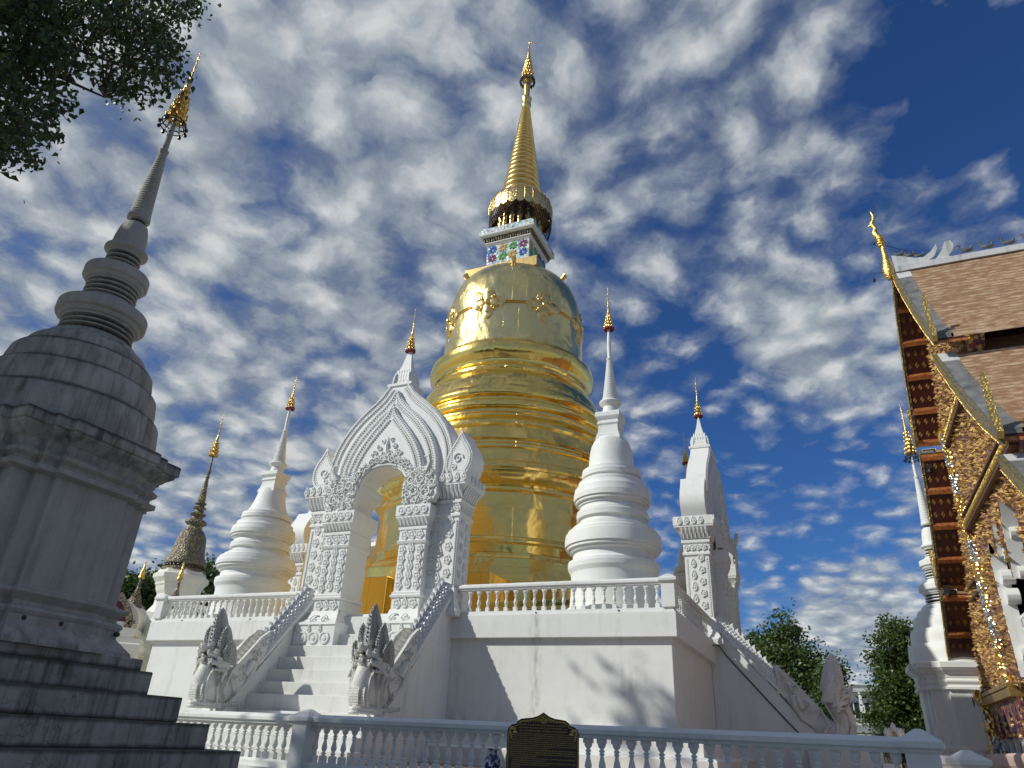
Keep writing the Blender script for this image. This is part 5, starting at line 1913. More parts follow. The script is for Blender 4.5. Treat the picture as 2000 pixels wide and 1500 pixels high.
OV = [VX - .19, VX, VX]
for k, (pts, sg) in enumerate(((T1n, 1), (T2n, 1), (T3n, 1), (T1f, -1), (T2f, -1), (T3f, -1))):
    tier = k % 3
    x0 = VX + .02 + .0 * tier
    L = sum(sqrt((pts[i + 1][0] - pts[i][0]) ** 2 + (pts[i + 1][1] - pts[i][1]) ** 2) for i in range(len(pts) - 1))
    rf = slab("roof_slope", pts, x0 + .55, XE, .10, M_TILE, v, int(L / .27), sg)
    # grey cement border along the gable edge
    slab("roof_border", [(y, z + .07) for y, z in pts], x0 + .1, x0 + .62, .16, M_BORDER, rf)
    # white patch at the head of each border
    h0_, h1_ = pts[0], lerp_poly(pts, .10)
    mb = MB()
    mb.prism([(h0_[0], h0_[1] + .10), (h1_[0], h1_[1] + .10), (h1_[0], h1_[1] + .02), (h0_[0], h0_[1] + .02)], lambda p, x: (x, p[0], p[1]), x0 + .09, x0 + .66)
    obj("white_cap_tile", mb, M_RIDGE, rf, 0)
    # maroon soffit with ribs and stencilled diamonds
    so = slab("soffit", [(y, z - .12) for y, z in pts], x0 - .0, VX + 1.15, .05, M_SOFFIT, v)
    nr = max(2, int(round(L / 1.72)))
    mbd = MB()
    for i in range(nr + 1):
        q = min(.985, max(.012, i / nr))
        a, b = lerp_poly(pts, max(0, q - .012 * 8 / L)), lerp_poly(pts, min(1, q + .012 * 8 / L))
        mbr = MB()
        mbr.prism([(a[0], a[1] - .16), (b[0], b[1] - .16), (b[0], b[1] - .30), (a[0], a[1] - .30)], lambda p, x: (x, p[0], p[1]), x0 + .03, VX + 1.1)
        obj("soffit_rib", mbr, M_RIB, so, 0)
        if i < nr:
            for w0 in (.34, .70):
                for xx in (.22, .52, .82):
                    q2 = (i + w0) / nr
                    dl = .13 / L
                    c0, c1, c2 = lerp_poly(pts, q2 - dl), lerp_poly(pts, q2), lerp_poly(pts, q2 + dl)
                    X0 = VX + xx
                    ring = lambda dz, k_: [(X0, c1[0] + (c0[0] - c1[0]) * k_, c1[1] + (c0[1] - c1[1]) * k_ - dz), (X0 + .075 * k_, c1[0], c1[1] - dz), (X0, c1[0] + (c2[0] - c1[0]) * k_, c1[1] + (c2[1] - c1[1]) * k_ - dz), (X0 - .075 * k_, c1[0], c1[1] - dz)]
                    for r_ in (1.0,):
                        A_, B_ = ring(.172, 1.0), ring(.18, 1.0)
                        mbd.loft([ring(.168, 1.0), ring(.182, 1.0), ring(.182, .78), ring(.17, .76)], False, False)
                        mbd.loft([ring(.168, .34), ring(.182, .3)])
    obj("stencilled_diamonds", mbd, M_SOFDIA, so, 0)
    # bargeboard with toothed lower edge
    mb = MB()
    m_ = int(L / .16)
    low = []
    for i in range(m_ + 1):
        p = lerp_poly(pts, i / m_)
        low.append((p[0], p[1] - (.38 if i % 2 else .30)))
    if sg > 0:
        mb.prism([(y, z + .10) for y, z in pts] + list(reversed(low)), lambda p, x: (x, p[0], p[1]), x0 - .06, x0 + .09)
    else:
        mb.prism([(y, z + .08) for y, z in pts] + list(reversed([(a, b + .12) for a, b in low])), lambda p, x: (x, p[0], p[1]), x0 - .06, x0 + .05)
    bg_ = obj("bargeboard", mb, M_BARGE, v, 0)
    mb = MB()
    for off, r_ in ((.10, .016), (-.02, .010), (-.24, .012)):
        mb.tube([(x0 - .07, lerp_poly(pts, i / 12.0)[0], lerp_poly(pts, i / 12.0)[1] + off) for i in range(13)], r_, 5)
    for i in range(m_ * 2):
        p = lerp_poly(pts, (i + .5) / (m_ * 2))
        mb.ell((x0 - .07, p[0], p[1] - (.34 if sg > 0 else .22)), (.02, .025, .025), 5, 3)
    obj("gold_edging", mb, M_GOLDO, bg_, 40)
    # upturned naga antefix at the foot
    e = pts[-1]
    mb = MB()
    dy = -1 if sg > 0 else 1
    ap = [(0, -.15), (.12 * dy, -.25), (.30 * dy, -.1), (.28 * dy, .25), (.18 * dy, .6), (.24 * dy, .95), (.16 * dy, 1.3), (.2 * dy, 1.75), (.1 * dy, 1.3), (.06 * dy, .95), (-.02 * dy, .6), (-.16 * dy, .25), (-.3 * dy, .1)]
    mb.prism([(e[0] + a, e[1] + b) for a, b in ap], lambda p, x: (x, p[0], p[1]), x0 - .10, x0 + .06)
    for i in range(9):
        mb.ell((x0 - .08, e[0] + (.20 - .012 * i) * dy, e[1] + .1 + .16 * i), (.05, .09 - .006 * i, .07), 6, 3)
    obj("naga_antefix", mb, M_GOLDO, bg_, 30)
# dark risers between the roof tiers
for (y0, z0, y1, z1) in ((26.1, 15.35, 26.75, 14.9), (21.4, 9.65, 21.95, 9.1), (35.2, 14.9, 35.0, 14.3), (38.5, 8.95, 38.3, 8.6)):
    mb = MB()
    yy0, yy1 = (26.9, 27.1) if y0 == 26.1 else (22.2, 22.4) if y0 == 21.4 else (34.4, 34.6) if y0 == 35.2 else (37.9, 38.0)
    mb.box(VX + 1.2, XE, yy0, yy1, z1 - .3, z0 + .2)
    obj("tier_riser", mb, M_BROWNWOOD, v, 0)
# ridge with upswept horn and row of birds
mb = MB()
mb.prism([(30.6, 21.55), (31.0, 21.55), (31.0, 21.85), (30.9, 21.92), (30.7, 21.92), (30.6, 21.85)], lambda p, x: (x, p[0], p[1]), VX + .1, XE)
mb.prism([(VX + .12, 21.7), (VX + .12, 22.55), (VX + .5, 22.42), (VX + 1.0, 22.2), (VX + 1.35, 22.15), (VX + 1.7, 22.4), (VX + 1.95, 22.72), (VX + 1.98, 22.5), (VX + 1.8, 22.15), (VX + 1.5, 21.92), (VX + 1.3, 21.7)], lambda p, y: (p[0], y, p[1]), 30.72, 30.88)
mb.prism([(VX + 1.75, 21.85), (VX + 2.1, 22.3), (VX + 2.3, 22.75), (VX + 2.55, 22.78), (VX + 2.62, 22.5), (VX + 2.5, 22.2), (VX + 2.3, 21.98), (VX + 2.6, 21.8)], lambda p, y: (p[0], y, p[1]), 30.70, 30.90)
rg = obj("ridge", mb, M_RIDGE, v, 20)


def bird(x, z, k=1.0):
    mb = MB()
    mb.ell((x, 30.8, z + .17 * k), (.23 * k, .09 * k, .09 * k), 8, 5)
    mb.tube([(x - .16 * k, 30.8, z + .2 * k), (x - .24 * k, 30.8, z + .34 * k), (x - .20 * k, 30.8, z + .46 * k), (x - .27 * k, 30.8, z + .47 * k)], [.05 * k, .035 * k, .045 * k, .035 * k], 6)
    mb.tube([(x - .27 * k, 30.8, z + .47 * k), (x - .40 * k, 30.8, z + .42 * k)], [.03 * k, .01 * k], 5)
    mb.tube([(x + .15 * k, 30.8, z + .2 * k), (x + .24 * k, 30.8, z + .32 * k), (x + .18 * k, 30.8, z + .40 * k)], [.05 * k, .05 * k, .02], 5)
    mb.tube([(x + .1 * k, 30.8, z + .1 * k), (x + .34 * k, 30.8, z + .2 * k)], [.06 * k, .015], 5)
    mb.tube([(x, 30.8, z + .12 * k), (x, 30.8, z - .08)], .03 * k, 5)
    obj("ridge_swan", mb, M_COLON, rg, 40)


for x, z in ((VX + .45, 22.45), (VX + .85, 22.3), (VX + 1.22, 22.18)):
    bird(x, z, .8)
for i in range(10):
    bird(VX + 3.05 + .80 * i, 21.98)
# tall gilt gable-end finial with bells
mb = MB()
zf = lambda z: 21.3 + (z - 21.2) * .76
mb.tube([(VX - .14, 30.8, zf(z)) for z in (21.2, 21.5, 21.9, 22.3, 22.9, 23.5, 23.7)], [.11, .24, .27, .21, .13, .11, .11], 12)
for z, r_ in ((23.75, .17), (23.95, .2), (24.15, .17), (24.3, .2), (24.45, .16)):
    mb.ell((VX - .18, 30.8, zf(z)), (r_, r_, .07), 10, 5)
mb.tube([(VX - .2, 30.8, zf(24.4)), (VX - .34, 30.8, zf(24.8)), (VX - .26, 30.8, zf(25.2)), (VX - .38, 30.8, zf(25.5)), (VX - .26, 30.8, zf(25.85)), (VX - .22, 30.8, zf(26.15)), (VX - .30, 30.8, zf(26.6))], [.15, .15, .09, .12, .08, .09, .02], 8)
mb.ell((VX - .44, 30.8, zf(25.45)), (.11, .05, .06), 6, 4)
cf = obj("gable_finial", mb, M_GOLDO, v, 50)
mb = MB()
mb.tube([(VX - .1, 30.8, 23.3), (VX + 1.5, 30.8, 22.2)], .016, 4)
mb.tube([(VX - .3, 30.8, 21.75), (VX - .75, 30.8, 21.8), (VX - .8, 30.8, 21.55)], .015, 4)
mb.ell((VX - .8, 30.8, 21.42), (.07, .07, .11), 6, 4)
mb.tube([(VX - .2, 30.8, 23.5), (VX - .45, 30.8, 23.55)], .013, 4)
mb.ell((VX - .46, 30.8, 23.45), (.05, .05, .07), 6, 4)
obj("wire_and_bell", mb, M_BRONZE, cf, 30)

# gable wall
WX = VX + 1.08
wall_out = [(30.8, 21.3)] + [(y, z - .1) for y, z in T1f[1:]] + [(y, z - .1) for y, z in T2f] + [(y, z - .1) for y, z in T3f[:-1]] + [(41.9, 4.3), (32.2, 4.3), (32.2, 7.9), (31.95, 8.9), (31.6, 9.65), (31.2, 9.1), (30.7, 8.5), (30.3, 9.6), (29.8, 10.1), (29.55, 8.9), (29.25, 7.4), (28.9, 9.0), (28.3, 9.9), (27.6, 9.5), (26.6, 9.2), (26.6, 4.3), (19.5, 4.3), (19.5, 6.6)] + [(y, z - .12) for y, z in reversed(T3n[:-1])] + [(y, z - .12) for y, z in reversed(T2n)] + [(y, z - .12) for y, z in reversed(T1n[1:])]
mb = MB()
mb.prism(wall_out, lambda p, x: (x, p[0], p[1]), WX, WX + .5)
gw = obj("gable_wall", mb, M_GABLE, v, 0)


def inside(p, poly):
    c = False
    j = len(poly) - 1
    for i in range(len(poly)):
        if (poly[i][1] > p[1]) != (poly[j][1] > p[1]) and p[0] < (poly[j][0] - poly[i][0]) * (p[1] - poly[i][1]) / (poly[j][1] - poly[i][1]) + poly[i][0]:
            c = not c
        j = i
    return c


# raised leaf and flame carving over the gable
rg_ = random.Random(21)
mb = MB()
cnt = 0
while cnt < 3600:
    y = 24.5 + 17.5 * rg_.random()
    z = 4.3 + 15.5 * rg_.random()
    if not inside((y, z), wall_out):
        continue
    cnt += 1
    a = rg_.random() * TAU
    s_ = .07 + .13 * rg_.random()
    h_ = .06 + .12 * rg_.random()
    cy_, sy2 = cos(a), sin(a)
    pts = [(s_ * 1.2, 0), (s_ * .3, s_ * .5), (-s_ * .7, s_ * .25), (-s_ * .5, -s_ * .4), (s_ * .4, -s_ * .4)]
    base = [(WX + .01, y + u * cy_ - w_ * sy2, z + u * sy2 + w_ * cy_) for u, w_ in pts]
    tx = rg_.random() * .5 - .2
    top = (WX - h_, y + s_ * tx * cy_, z + s_ * tx * sy2)
    mb.add(base + [top], [(0, 1, 5), (1, 2, 5), (2, 3, 5), (3, 4, 5), (4, 0, 5)])
obj("carved_foliage", mb, M_CARVE, gw, 0)
# mirror-and-gold pilaster strip following the far slope, and beams
strip = [(34.3, 14.6), (34.5, 13.2), (34.9, 11.9), (35.4, 10.6), (36.2, 9.0), (36.6, 8.0)]
mb = MB()
st_pts = [(34.3, 14.7), (34.4, 13.0), (34.5, 11.5), (34.45, 10.0), (34.35, 8.6), (34.3, 7.2), (34.3, 5.8), (34.3, 4.4)]
mb.prism([(y - .45, z) for y, z in st_pts] + [(y + .35, z) for y, z in reversed(st_pts)], lambda p, x: (x, p[0], p[1]), WX - .16, WX + .1)
for i in range(70):
    p = lerp_poly(st_pts, i / 69.0)
    for o in (-.4, .3):
        mb.ell((WX - .18, p[0] + o, p[1]), (.05, .06, .07), 6, 3)
    if i % 4 == 0:
        for j in range(6):
            a = TAU * j / 6
            mb.ell((WX - .2, p[0] - .05 + .17 * cos(a), p[1] + .17 * sin(a)), (.06, .09, .09), 6, 3)
obj("mirror_pilaster", mb, M_MIRROR, gw, 40)
mb = MB()
for y0, z0, yy, z1 in ((28.5, 14.18, 34.2, 14.0),):
    mb.box(WX - .22, WX + .1, y0 - 1.3, yy, z0 - .08, z0 + .06)
for z0, hh in ((10.95, .05), (10.35, .05)):
    mb.box(WX - .26, WX + .1, 24.0, 34.0, z0 - hh, z0 + hh)
mb.box(WX - .2, WX + .1, 34.8, 37.0, 8.5, 8.62)
mb.box(WX - .2, WX + .1, 34.8, 37.4, 8.0, 8.12)
obj("cross_beam", mb, M_BROWNWOOD, gw, 0, 0.02)
mb = MB()
for i in range(90):
    y = 24.1 + i * .11
    mb.ell((WX - .2, y, 10.65), (.07, .06, .16), 6, 3)
    mb.ell((WX - .2, y, 14.45), (.05, .05, .09), 5, 3) if y > 27.2 else None
obj("beam_frieze", mb, M_GOLDO, gw, 40)
mb = MB()
mb.loft([[(WX - d, y, z) for d, y, z in ((.1, 34.0 - q, zz_), (.1, 34.9 + q, zz_), (-.1, 34.9 + q, zz_), (-.1, 34.0 - q, zz_))] + [(WX - .1 - q * 1.2, 34.9 + q, zz_), (WX - .1 - q * 1.2, 34.0 - q, zz_)] for q, zz_ in ((0, 14.5), (.05, 14.6), (.0, 14.65), (.25, 15.5))]) if False else None
mb.rect(WX - .15, WX - .05, 34.1, 34.7, [(-.05, 14.3), (.0, 14.35), (.0, 14.45), (-.08, 14.48), (-.04, 14.6), (.02, 14.8), (.12, 15.0), (.12, 15.05)])
for j in range(7):
    for e in (0, 1):
        mb.ell((WX - .22, 34.12 + .09 * j, 14.85 - .12 * e), (.05, .04, .14), 6, 4)
obj("lotus_capital", mb, simple("plain_gilding", (0.80, 0.52, 0.10), .35, .8, .3, 10), gw, 40)
# white thickness of the openwork openings, dark lattice behind
mb = MB()
edge = [(32.2, 4.5), (32.2, 7.9), (31.95, 8.9), (31.6, 9.65), (31.2, 9.1), (30.7, 8.5), (30.3, 9.6), (29.8, 10.1), (29.55, 8.9), (29.25, 7.4), (28.9, 9.0), (28.3, 9.9), (27.6, 9.5), (26.6, 9.2)]
mb.prism([(a - (.03 if i < 4 else .004), b - .02) for i, (a, b) in enumerate(edge)] + [(a + (.03 if i < 4 else 0), b + .05) for i, (a, b) in reversed(list(enumerate(edge)))], lambda p, x: (x, p[0], p[1]), WX + .02, WX + .50)
for (y, z, r_) in ((32.1, 7.3, .35), (32.05, 8.0, .33), (31.75, 8.9, .3), (30.75, 8.55, .28), (30.35, 9.35, .3), (29.3, 7.6, .28), (29.45, 8.4, .3), (29.0, 8.9, .28), (32.1, 5.3, .3)):
    mb.tube([(WX + .2, y, z), (WX + .62, y, z)], r_ * .85, 12)
obj("white_arch_edge", mb, M_WHITE2, gw, 30)
mb = MB()
mb.box(WX + 1.1, WX + 1.2, 24.0, 41.0, 0.9, 12.0)
for i in range(40):
    y = 26.0 + i * .16
    mb.box(WX + 1.03, WX + 1.13, y, y + .05, 2.0, 11.0)
for i in range(20):
    mb.box(WX + 1.0, WX + 1.06, 26.0, 41.0, 2.0 + .3 * i, 2.05 + .3 * i)
obj("lattice_screen", mb, M_LATTICE, v, 0)
mb = MB()
mb.box(WX + .5, WX + .56, 26.6, 32.2, 6.5, 6.6)
mb.box(WX + .5, WX + .56, 26.6, 32.2, 5.75, 5.85)
for i in range(19):
    y = 26.8 + i * .29
    mb.rect(WX + .50, WX + .56, y, y + .05, [(0, 5.85), (0, 6.0), (.03, 6.05), (.03, 6.15), (0, 6.2), (0, 6.5)])
obj("white_rail", mb, M_WHITE2, gw, 20)
# lintel band, hanging valance, corner column, base
mb = MB()
mb.box(WX - .25, WX + .5, 33.8, 41.6, 4.28, 4.44)
mb.box(WX - .2, WX + .5, 33.8, 41.6, 3.95, 4.28)
obj("lintel_band", mb, simple("antique_gold_band", (0.45, 0.30, 0.10), .4, .7, .4, 12, (0.30, 0.18, 0.06), 6), gw, 0, 0.02)
mb = MB()
val = [(33.8, 3.96)]
for i in range(5):
    y0 = 33.8 + i * 1.25
    val += [(y0 + .05, 2.6), (y0 + .25, 3.1), (y0 + .45, 3.5), (y0 + .62, 3.7), (y0 + .8, 3.5), (y0 + 1.0, 3.1), (y0 + 1.2, 2.6)]
val += [(40.1, 3.96)]
mb.prism(val, lambda p, x: (x, p[0], p[1]), WX, WX + .2)
obj("hanging_valance", mb, M_GABLE, gw, 0)
mb = MB()
for i in range(6):
    y = 33.85 + i * 1.25
    mb.rect(WX + .25, WX + .4, y, y + .18, [(0, 1.9), (0, 2.5), (.04, 2.55), (0, 2.6), (0, 3.9)])
obj("white_pillar", mb, M_WHITE2, gw, 20)
mb = MB()
mb.rect(WX - .28, WX + .25, 40.2, 41.4, [(.10, 2.05), (.10, 2.2), (.03, 2.28), (.06, 2.4), (0, 2.5), (0, 2.9), (.05, 2.95), (0, 3.0), (0, 3.95), (.1, 4.1), (.14, 4.3), (.22, 4.55), (.22, 4.62)])
obj("corner_column", mb, M_MIRROR, v, 20, 0.02)
mb = MB()
mb.rect(WX - .45, XE, 22.0, 41.6, [(.1, 0.0), (.1, 1.0), (0, 1.1), (0, 1.5), (.08, 1.62), (.12, 1.8), (.12, 1.95), (.02, 2.04)])
obj("stone_base", mb, M_PINK, v, 20)
mb = MB()
mb.box(WX + 1.25, XE - 1, 22.5, 40.9, 2.0, 9.0)
mb.box(WX + 1.25, XE - 1, 26.9, 34.8, 9.0, 14.8)
obj("hall_wall", mb, M_WHITE, v, 0)
# round lamp dish under the eave and flood lamp in the soffit gaps
mb = MB()
mb.loft([[(WX - .5 + .05 * k, 40.9 + (.30 - .05 * k) * cos(TAU * j / 16), 4.15 + (.42 - .06 * k) * sin(TAU * j / 16)) for j in range(16)] for k in (0, 1, 2.5)])
obj("eave_loudspeaker", mb, M_COLON, v, 40)
for y, z in ((35.3, 13.85), (38.3, 8.85)):
    mb = MB()
    mb.box(VX + .12, VX + .38, y - .12, y + .12, z - .25, z + .1)
    mb.tube([(VX + .25, y, z - .25), (VX + .25, y, z - .4)], .12, 10)
    obj("eave_lamp", mb, M_BRONZE, v, 30)


# ------------------------------------------------------------------ sign, vase, lamp post, far house
sgx, sgy, _ = polar(-20.85, 8.2)
sg = thing("information_sign", "black stone sign with gold Thai writing and scalloped top in front of the balustrade", "sign", (sgx, sgy, 0))
sg.rotation_euler = (0, 0, radians(20.85))
sg['org'] = (0.0, 0.0, 0.0)
half = [(0.375, 0.30), (0.375, 1.69), (0.365, 1.725), (0.335, 1.752), (0.30, 1.762), (0.283, 1.765), (0.268, 1.79), (0.235, 1.812), (0.18, 1.820), (0.12, 1.826), (0.06, 1.845), (0.0, 1.882)]
outl = half + [(-a, b) for a, b in reversed(half[:-1])]
mb = MB()
mb.prism(outl, lambda p, y: (p[0], y, p[1] - .0), -.03, .03)
slabm = simple("black_granite", (0.012, 0.012, 0.013), 0.22)
M_GT = simple("gold_lettering", (0.62, 0.44, 0.14), .5, .3)
sb = obj("slab", mb, slabm, sg, 0, 0.004)
sg['org'] = (0.0, 0.0, 0.0)
mb = MB()
for sc2 in (.955,):
    ol = [(a * sc2, 1.0 + (b - 1.0) * (.975 if b > 1 else .955)) for a, b in outl]
    for i in range(len(ol)):
        p, q = ol[i], ol[(i + 1) % len(ol)]
        dx, dz = q[0] - p[0], q[1] - p[1]
        L = sqrt(dx * dx + dz * dz) or 1
        nx, nz = -dz / L * .0022, dx / L * .0022
        mb.add([(p[0] - nx, -.0325, p[1] - nz), (q[0] - nx, -.0325, q[1] - nz), (q[0] + nx, -.0325, q[1] + nz), (p[0] + nx, -.0325, p[1] + nz)], [(0, 1, 2, 3)])
sf = lambda u, z, h_: (u, -.0315 - h_ * .1, z)
for s in (-1, 1):
    for k in range(9):
        spiral(mb, sf, (s * (.03 + .026 * k), 1.808 - .0015 * k - .0002 * k * k), .013 - .0006 * k, 1.2, k, .0028, .012, 10, s)
        spiral(mb, sf, (s * (.035 + .024 * k), 1.792 - .0005 * k), .008, 1.1, k * 2, .002, .012, 8, -s)
    for k in range(8):
        spiral(mb, sf, (s * (.345 - .008 * (k % 3) - .006 * k), 1.725 - .018 * (k // 1) * .55 + .008 * k), .013, 1.2, k, .003, .012, 10, -s)
        spiral(mb, sf, (s * (.348 - .002 * k), 1.71 - .012 * k), .010 - .0006 * k, 1.2, k, .0028, .012, 10, s)
    mb.prism([(s * .275, 1.678), (s * .315, 1.678), (s * .315, 1.694), (s * .275, 1.694)], lambda p, y: (p[0], y, p[1]), -.034, -.03)
for i in range(10):
    q = i / 9.0
    w_ = .042 * sin(pi * (q * .8 + .15))
    mb.prism([(-w_, 1.775 + .07 * q), (w_, 1.775 + .07 * q), (w_ * .8, 1.778 + .07 * q), (-w_ * .8, 1.778 + .07 * q)], lambda p, y: (p[0], y, p[1]), -.034, -.03)
obj("gold_ornament", mb, M_GT, sb, 0)
lines = ["คำไหว้พระบรมสารีริกธาตุ พระเจดีย์สวนดอก เมืองเชียงใหม่", "นะโม ตัสสะ ภะคะวะโต อะระหะโต สัมมาสัมพุทธัสสะ ๓ จบ", "วันทามิ เจติยัง สัพพัง สัพพัฏฐาเนสุ สุปะติฏฐิตัง"]
body_ = ["พระบรมธาตุเจดีย์องค์นี้เป็นที่ประดิษฐานพระบรมสารีริกธาตุแห่งองค์สมเด็จพระสัมมาสัมพุทธเจ้า",
         "สร้างขึ้นเมื่อปีพุทธศักราช ๑๙๑๔ ในสมัยพระเจ้ากือนาธรรมิกราช กษัตริย์แห่งราชวงศ์มังราย",
         "ทรงอาราธนาพระสุมนเถระจากเมืองสุโขทัยมาเผยแผ่พระพุทธศาสนาในอาณาจักรล้านนาไทย",
         "ทรงอุทิศอุทยานดอกไม้พะยอมให้เป็นพระอารามหลวง สำหรับเป็นที่จำพรรษาของพระมหาเถระ"]


def text_line(s, z, size, width, x0=None):
    c = bpy.data.curves.new("line", 'FONT')
    c.body = s
    c.size = size
    c.resolution_u = 1
    c.align_x = 'CENTER' if x0 is None else 'LEFT'
    o = bpy.data.objects.new("tmp_text", c)
    COL.objects.link(o)
    dg = bpy.context.evaluated_depsgraph_get()
    me = bpy.data.meshes.new_from_object(o.evaluated_get(dg))
    bpy.data.objects.remove(o)
    xs = [p.co.x for p in me.vertices]
    k = min(1.0, width / (max(xs) - min(xs))) if xs else 1
    k = width / (max(xs) - min(xs))
    mid_ = (max(xs) + min(xs)) / 2
    me.transform(Matrix(((k, 0, 0, (-mid_ * k) if x0 is None else x0 - min(xs) * k), (0, 0, -1, -.0322), (0, 1, 0, z), (0, 0, 0, 1))))
    me.materials.clear()
    me.materials.append(M_GT)
    o = bpy.data.objects.new("lettering", me)
    COL.objects.link(o)
    o.parent = sb
    return o


zt = 1.752
for i, s in enumerate(lines):
    text_line(s, zt, .0185, .50, None)
    zt -= .0275
zt += .002
for i in range(34):
    para = i in (8, 12, 14, 16, 17, 24)
    short = {7: .62, 11: .40, 13: .55, 15: .60, 16: .16, 23: .5, 33: .7}.get(i, 1.0)
    s = body_[i % 4]
    s = s[:max(8, int(len(s) * short))]
    text_line(s, zt, .0145, .68 * short - (.02 if i > 11 else 0), -.34 + (.02 if i > 11 else 0))
    zt -= .0192
mb = MB()
mb.rect(-.42, .42, -.12, .12, [(.08, 0), (.08, .12), (0, .16), (0, .28), (-.03, .31)])
obj("sign_base", mb, M_CREAM, sg, 0, 0.01)

vx, vy, _ = polar(-24.45, 8.6)
mb = MB()
mb.lathe([(.050, 1.20), (.055, 1.21), (.060, 1.24), (.075, 1.30), (.088, 1.36), (.090, 1.40), (.078, 1.435), (.050, 1.455), (.044, 1.475), (.046, 1.495), (.066, 1.51), (.064, 1.514), (.040, 1.50), (.035, 1.47), (.03, 1.4)], vx, vy, 28)
mv, tv, bv, cov = newmat("blue_white_porcelain")
nv = tv.noise(tv.mapping(cov, scale=(9, 9, 9)), 1.6, 4, 0.6, 1.0)
tv.link(tv.ramp(nv, [(0.46, (0.55, 0.60, 0.66)), (0.50, (0.03, 0.04, 0.13)), (0.8, (0.015, 0.02, 0.08))]), bv.inputs['Base Color'])
bv.inputs['Roughness'].default_value = 0.12
tag(obj("vase", mb, mv, None, 50, origin=(vx, vy, 1.2)), "small blue and white porcelain vase beside the black sign", "vase")
mb = MB()
mb.rect(vx - .3, vx + .3, vy - .2, vy + .2, [(0.05, 0), (0.05, .1), (0, .12), (0, 1.1), (.05, 1.13), (.05, 1.2)])
tag(obj("offering_table", mb, M_CREAM, None, 0, 0.01, None, (vx, vy, 0)), "low cream pedestal holding the porcelain vase", "table")

lx, ly, _ = polar(2.95, 30)
lp = thing("garden_lamp", "gilt lamp post with four white bud-shaped globes, beyond the foreground balustrade", "lamp", (lx, ly, 0))
mb = MB()
mb.lathe([(.15, 0), (.15, .3), (.07, .4), (.06, 2.1), (.10, 2.15), (.05, 2.2), (.04, 2.45)], lx, ly, 12)
for j in range(4):
    a = TAU * j / 4 + .5
    mb.tube([(lx, ly, 2.15), (lx + .15 * cos(a), ly + .15 * sin(a), 2.1), (lx + .27 * cos(a), ly + .27 * sin(a), 2.18), (lx + .27 * cos(a), ly + .27 * sin(a), 2.28)], .025, 6)
    mb.ell((lx + .27 * cos(a), ly + .27 * sin(a), 2.29), (.07, .07, .035), 8, 4)
obj("post", mb, M_GOLDS, lp, 40)
for j in range(5):
    a = TAU * j / 4 + .5
    r_ = .27 if j < 4 else 0
    z_ = 2.31 if j < 4 else 2.47
    mb = MB()
    mb.lathe([(.02, z_), (.07, z_ + .03), (.105, z_ + .11), (.09, z_ + .19), (.04, z_ + .27), (.005, z_ + .31)], lx + r_ * cos(a), ly + r_ * sin(a), 12)
    obj("glass_bud", mb, M_IRONLAMP, lp, 50)

hx0, hy0, _ = polar(1.75, 96)
hs_ = thing("house", "distant white house with balconies seen between the trees", "house", (hx0, hy0, 0))
mb = MB()
mb.box(hx0 - 4.4, hx0 + 6, hy0, hy0 + 9, 0, 8.3)
hb = obj("wall", mb, simple("house_white", (0.62, 0.64, 0.66), .7), hs_, 0)
mb = MB()
mb.box(hx0 - 4.8, hx0 + 6.4, hy0 - 1.2, hy0 + 9.4, 8.35, 8.7)
mb.box(hx0 - 1.4, hx0 + 3.4, hy0 + 1, hy0 + 6, 8.7, 9.2)
mb.box(hx0 - 1.9, hx0 + 3.9, hy0 + .6, hy0 + 6.4, 9.2, 9.32)
obj("roof", mb, simple("house_roof", (0.5, 0.5, 0.49), .8), hs_, 0)
for i, (u, z) in enumerate(((-3.9, 5.6), (-2.2, 5.6), (-.5, 5.6), (1.2, 5.6), (-.9, 2.2), (.9, 2.2))):
    mb = MB()
    mb.box(hx0 + u, hx0 + u + 1.1, hy0 - .05, hy0 + .1, z, z + 1.7)
    wn = obj("window", mb, simple("dark_glass_%d" % i, (0.03, 0.035, 0.04), .1), hs_, 0)
    mb = MB()
    mb.box(hx0 + u + .5, hx0 + u + .6, hy0 - .09, hy0 - .04, z, z + 1.7)
    mb.box(hx0 + u - .1, hx0 + u + 1.2, hy0 - .12, hy0 - .04, z - .12, z)
    obj("window_frame", mb, M_RAIL, wn, 0)
mb = MB()
mb.box(hx0 - 4.6, hx0 + 5.0, hy0 - 1.4, hy0 - .1, 4.9, 5.15)
mb.box(hx0 - 4.6, hx0 + 5.0, hy0 - 1.4, hy0 - 1.25, 5.15, 5.5)
mb.box(hx0 - 4.4, hx0 - 4.1, hy0 - 1.35, hy0 - 1.1, 5.5, 8.3)
mb.box(hx0 - 1.0, hx0 - .7, hy0 - 1.35, hy0 - 1.1, 5.5, 8.3)
obj("balcony", mb, M_RAIL, hs_, 0)
an_x, an_y, _ = polar(1.35, 70)
mb = MB()
mb.box(an_x - 1.9, an_x + 1.0, an_y, an_y + 5, 0, 3.55)
an = thing("annex", "low white annex with a slatted parapet below the distant house", "building", (an_x, an_y, 0))
obj("wall", mb, simple("annex_white", (0.50, 0.51, 0.52), .8, 0, .2, 3, (0.42, 0.43, 0.43), .6), an, 0)
mb = MB()
mb.box(an_x - 1.95, an_x + 1.05, an_y - .1, an_y + 5.1, 3.5, 3.6)
mb.box(an_x - 1.95, an_x + 1.05, an_y - .1, an_y + .0, 4.42, 4.5)
for i in range(26):
    mb.box(an_x - 1.93 + i * .117, an_x - 1.87 + i * .117, an_y - .08, an_y - .02, 3.6, 4.45)
obj("slatted_parapet", mb, simple("grey_slats", (0.34, 0.36, 0.38), .6), an, 0)
mb = MB()
mb.box(an_x - .9, an_x - .1, an_y - .03, an_y + .05, 2.5, 2.72)
obj("vent", mb, M_DARK, an, 0)
mb = MB()
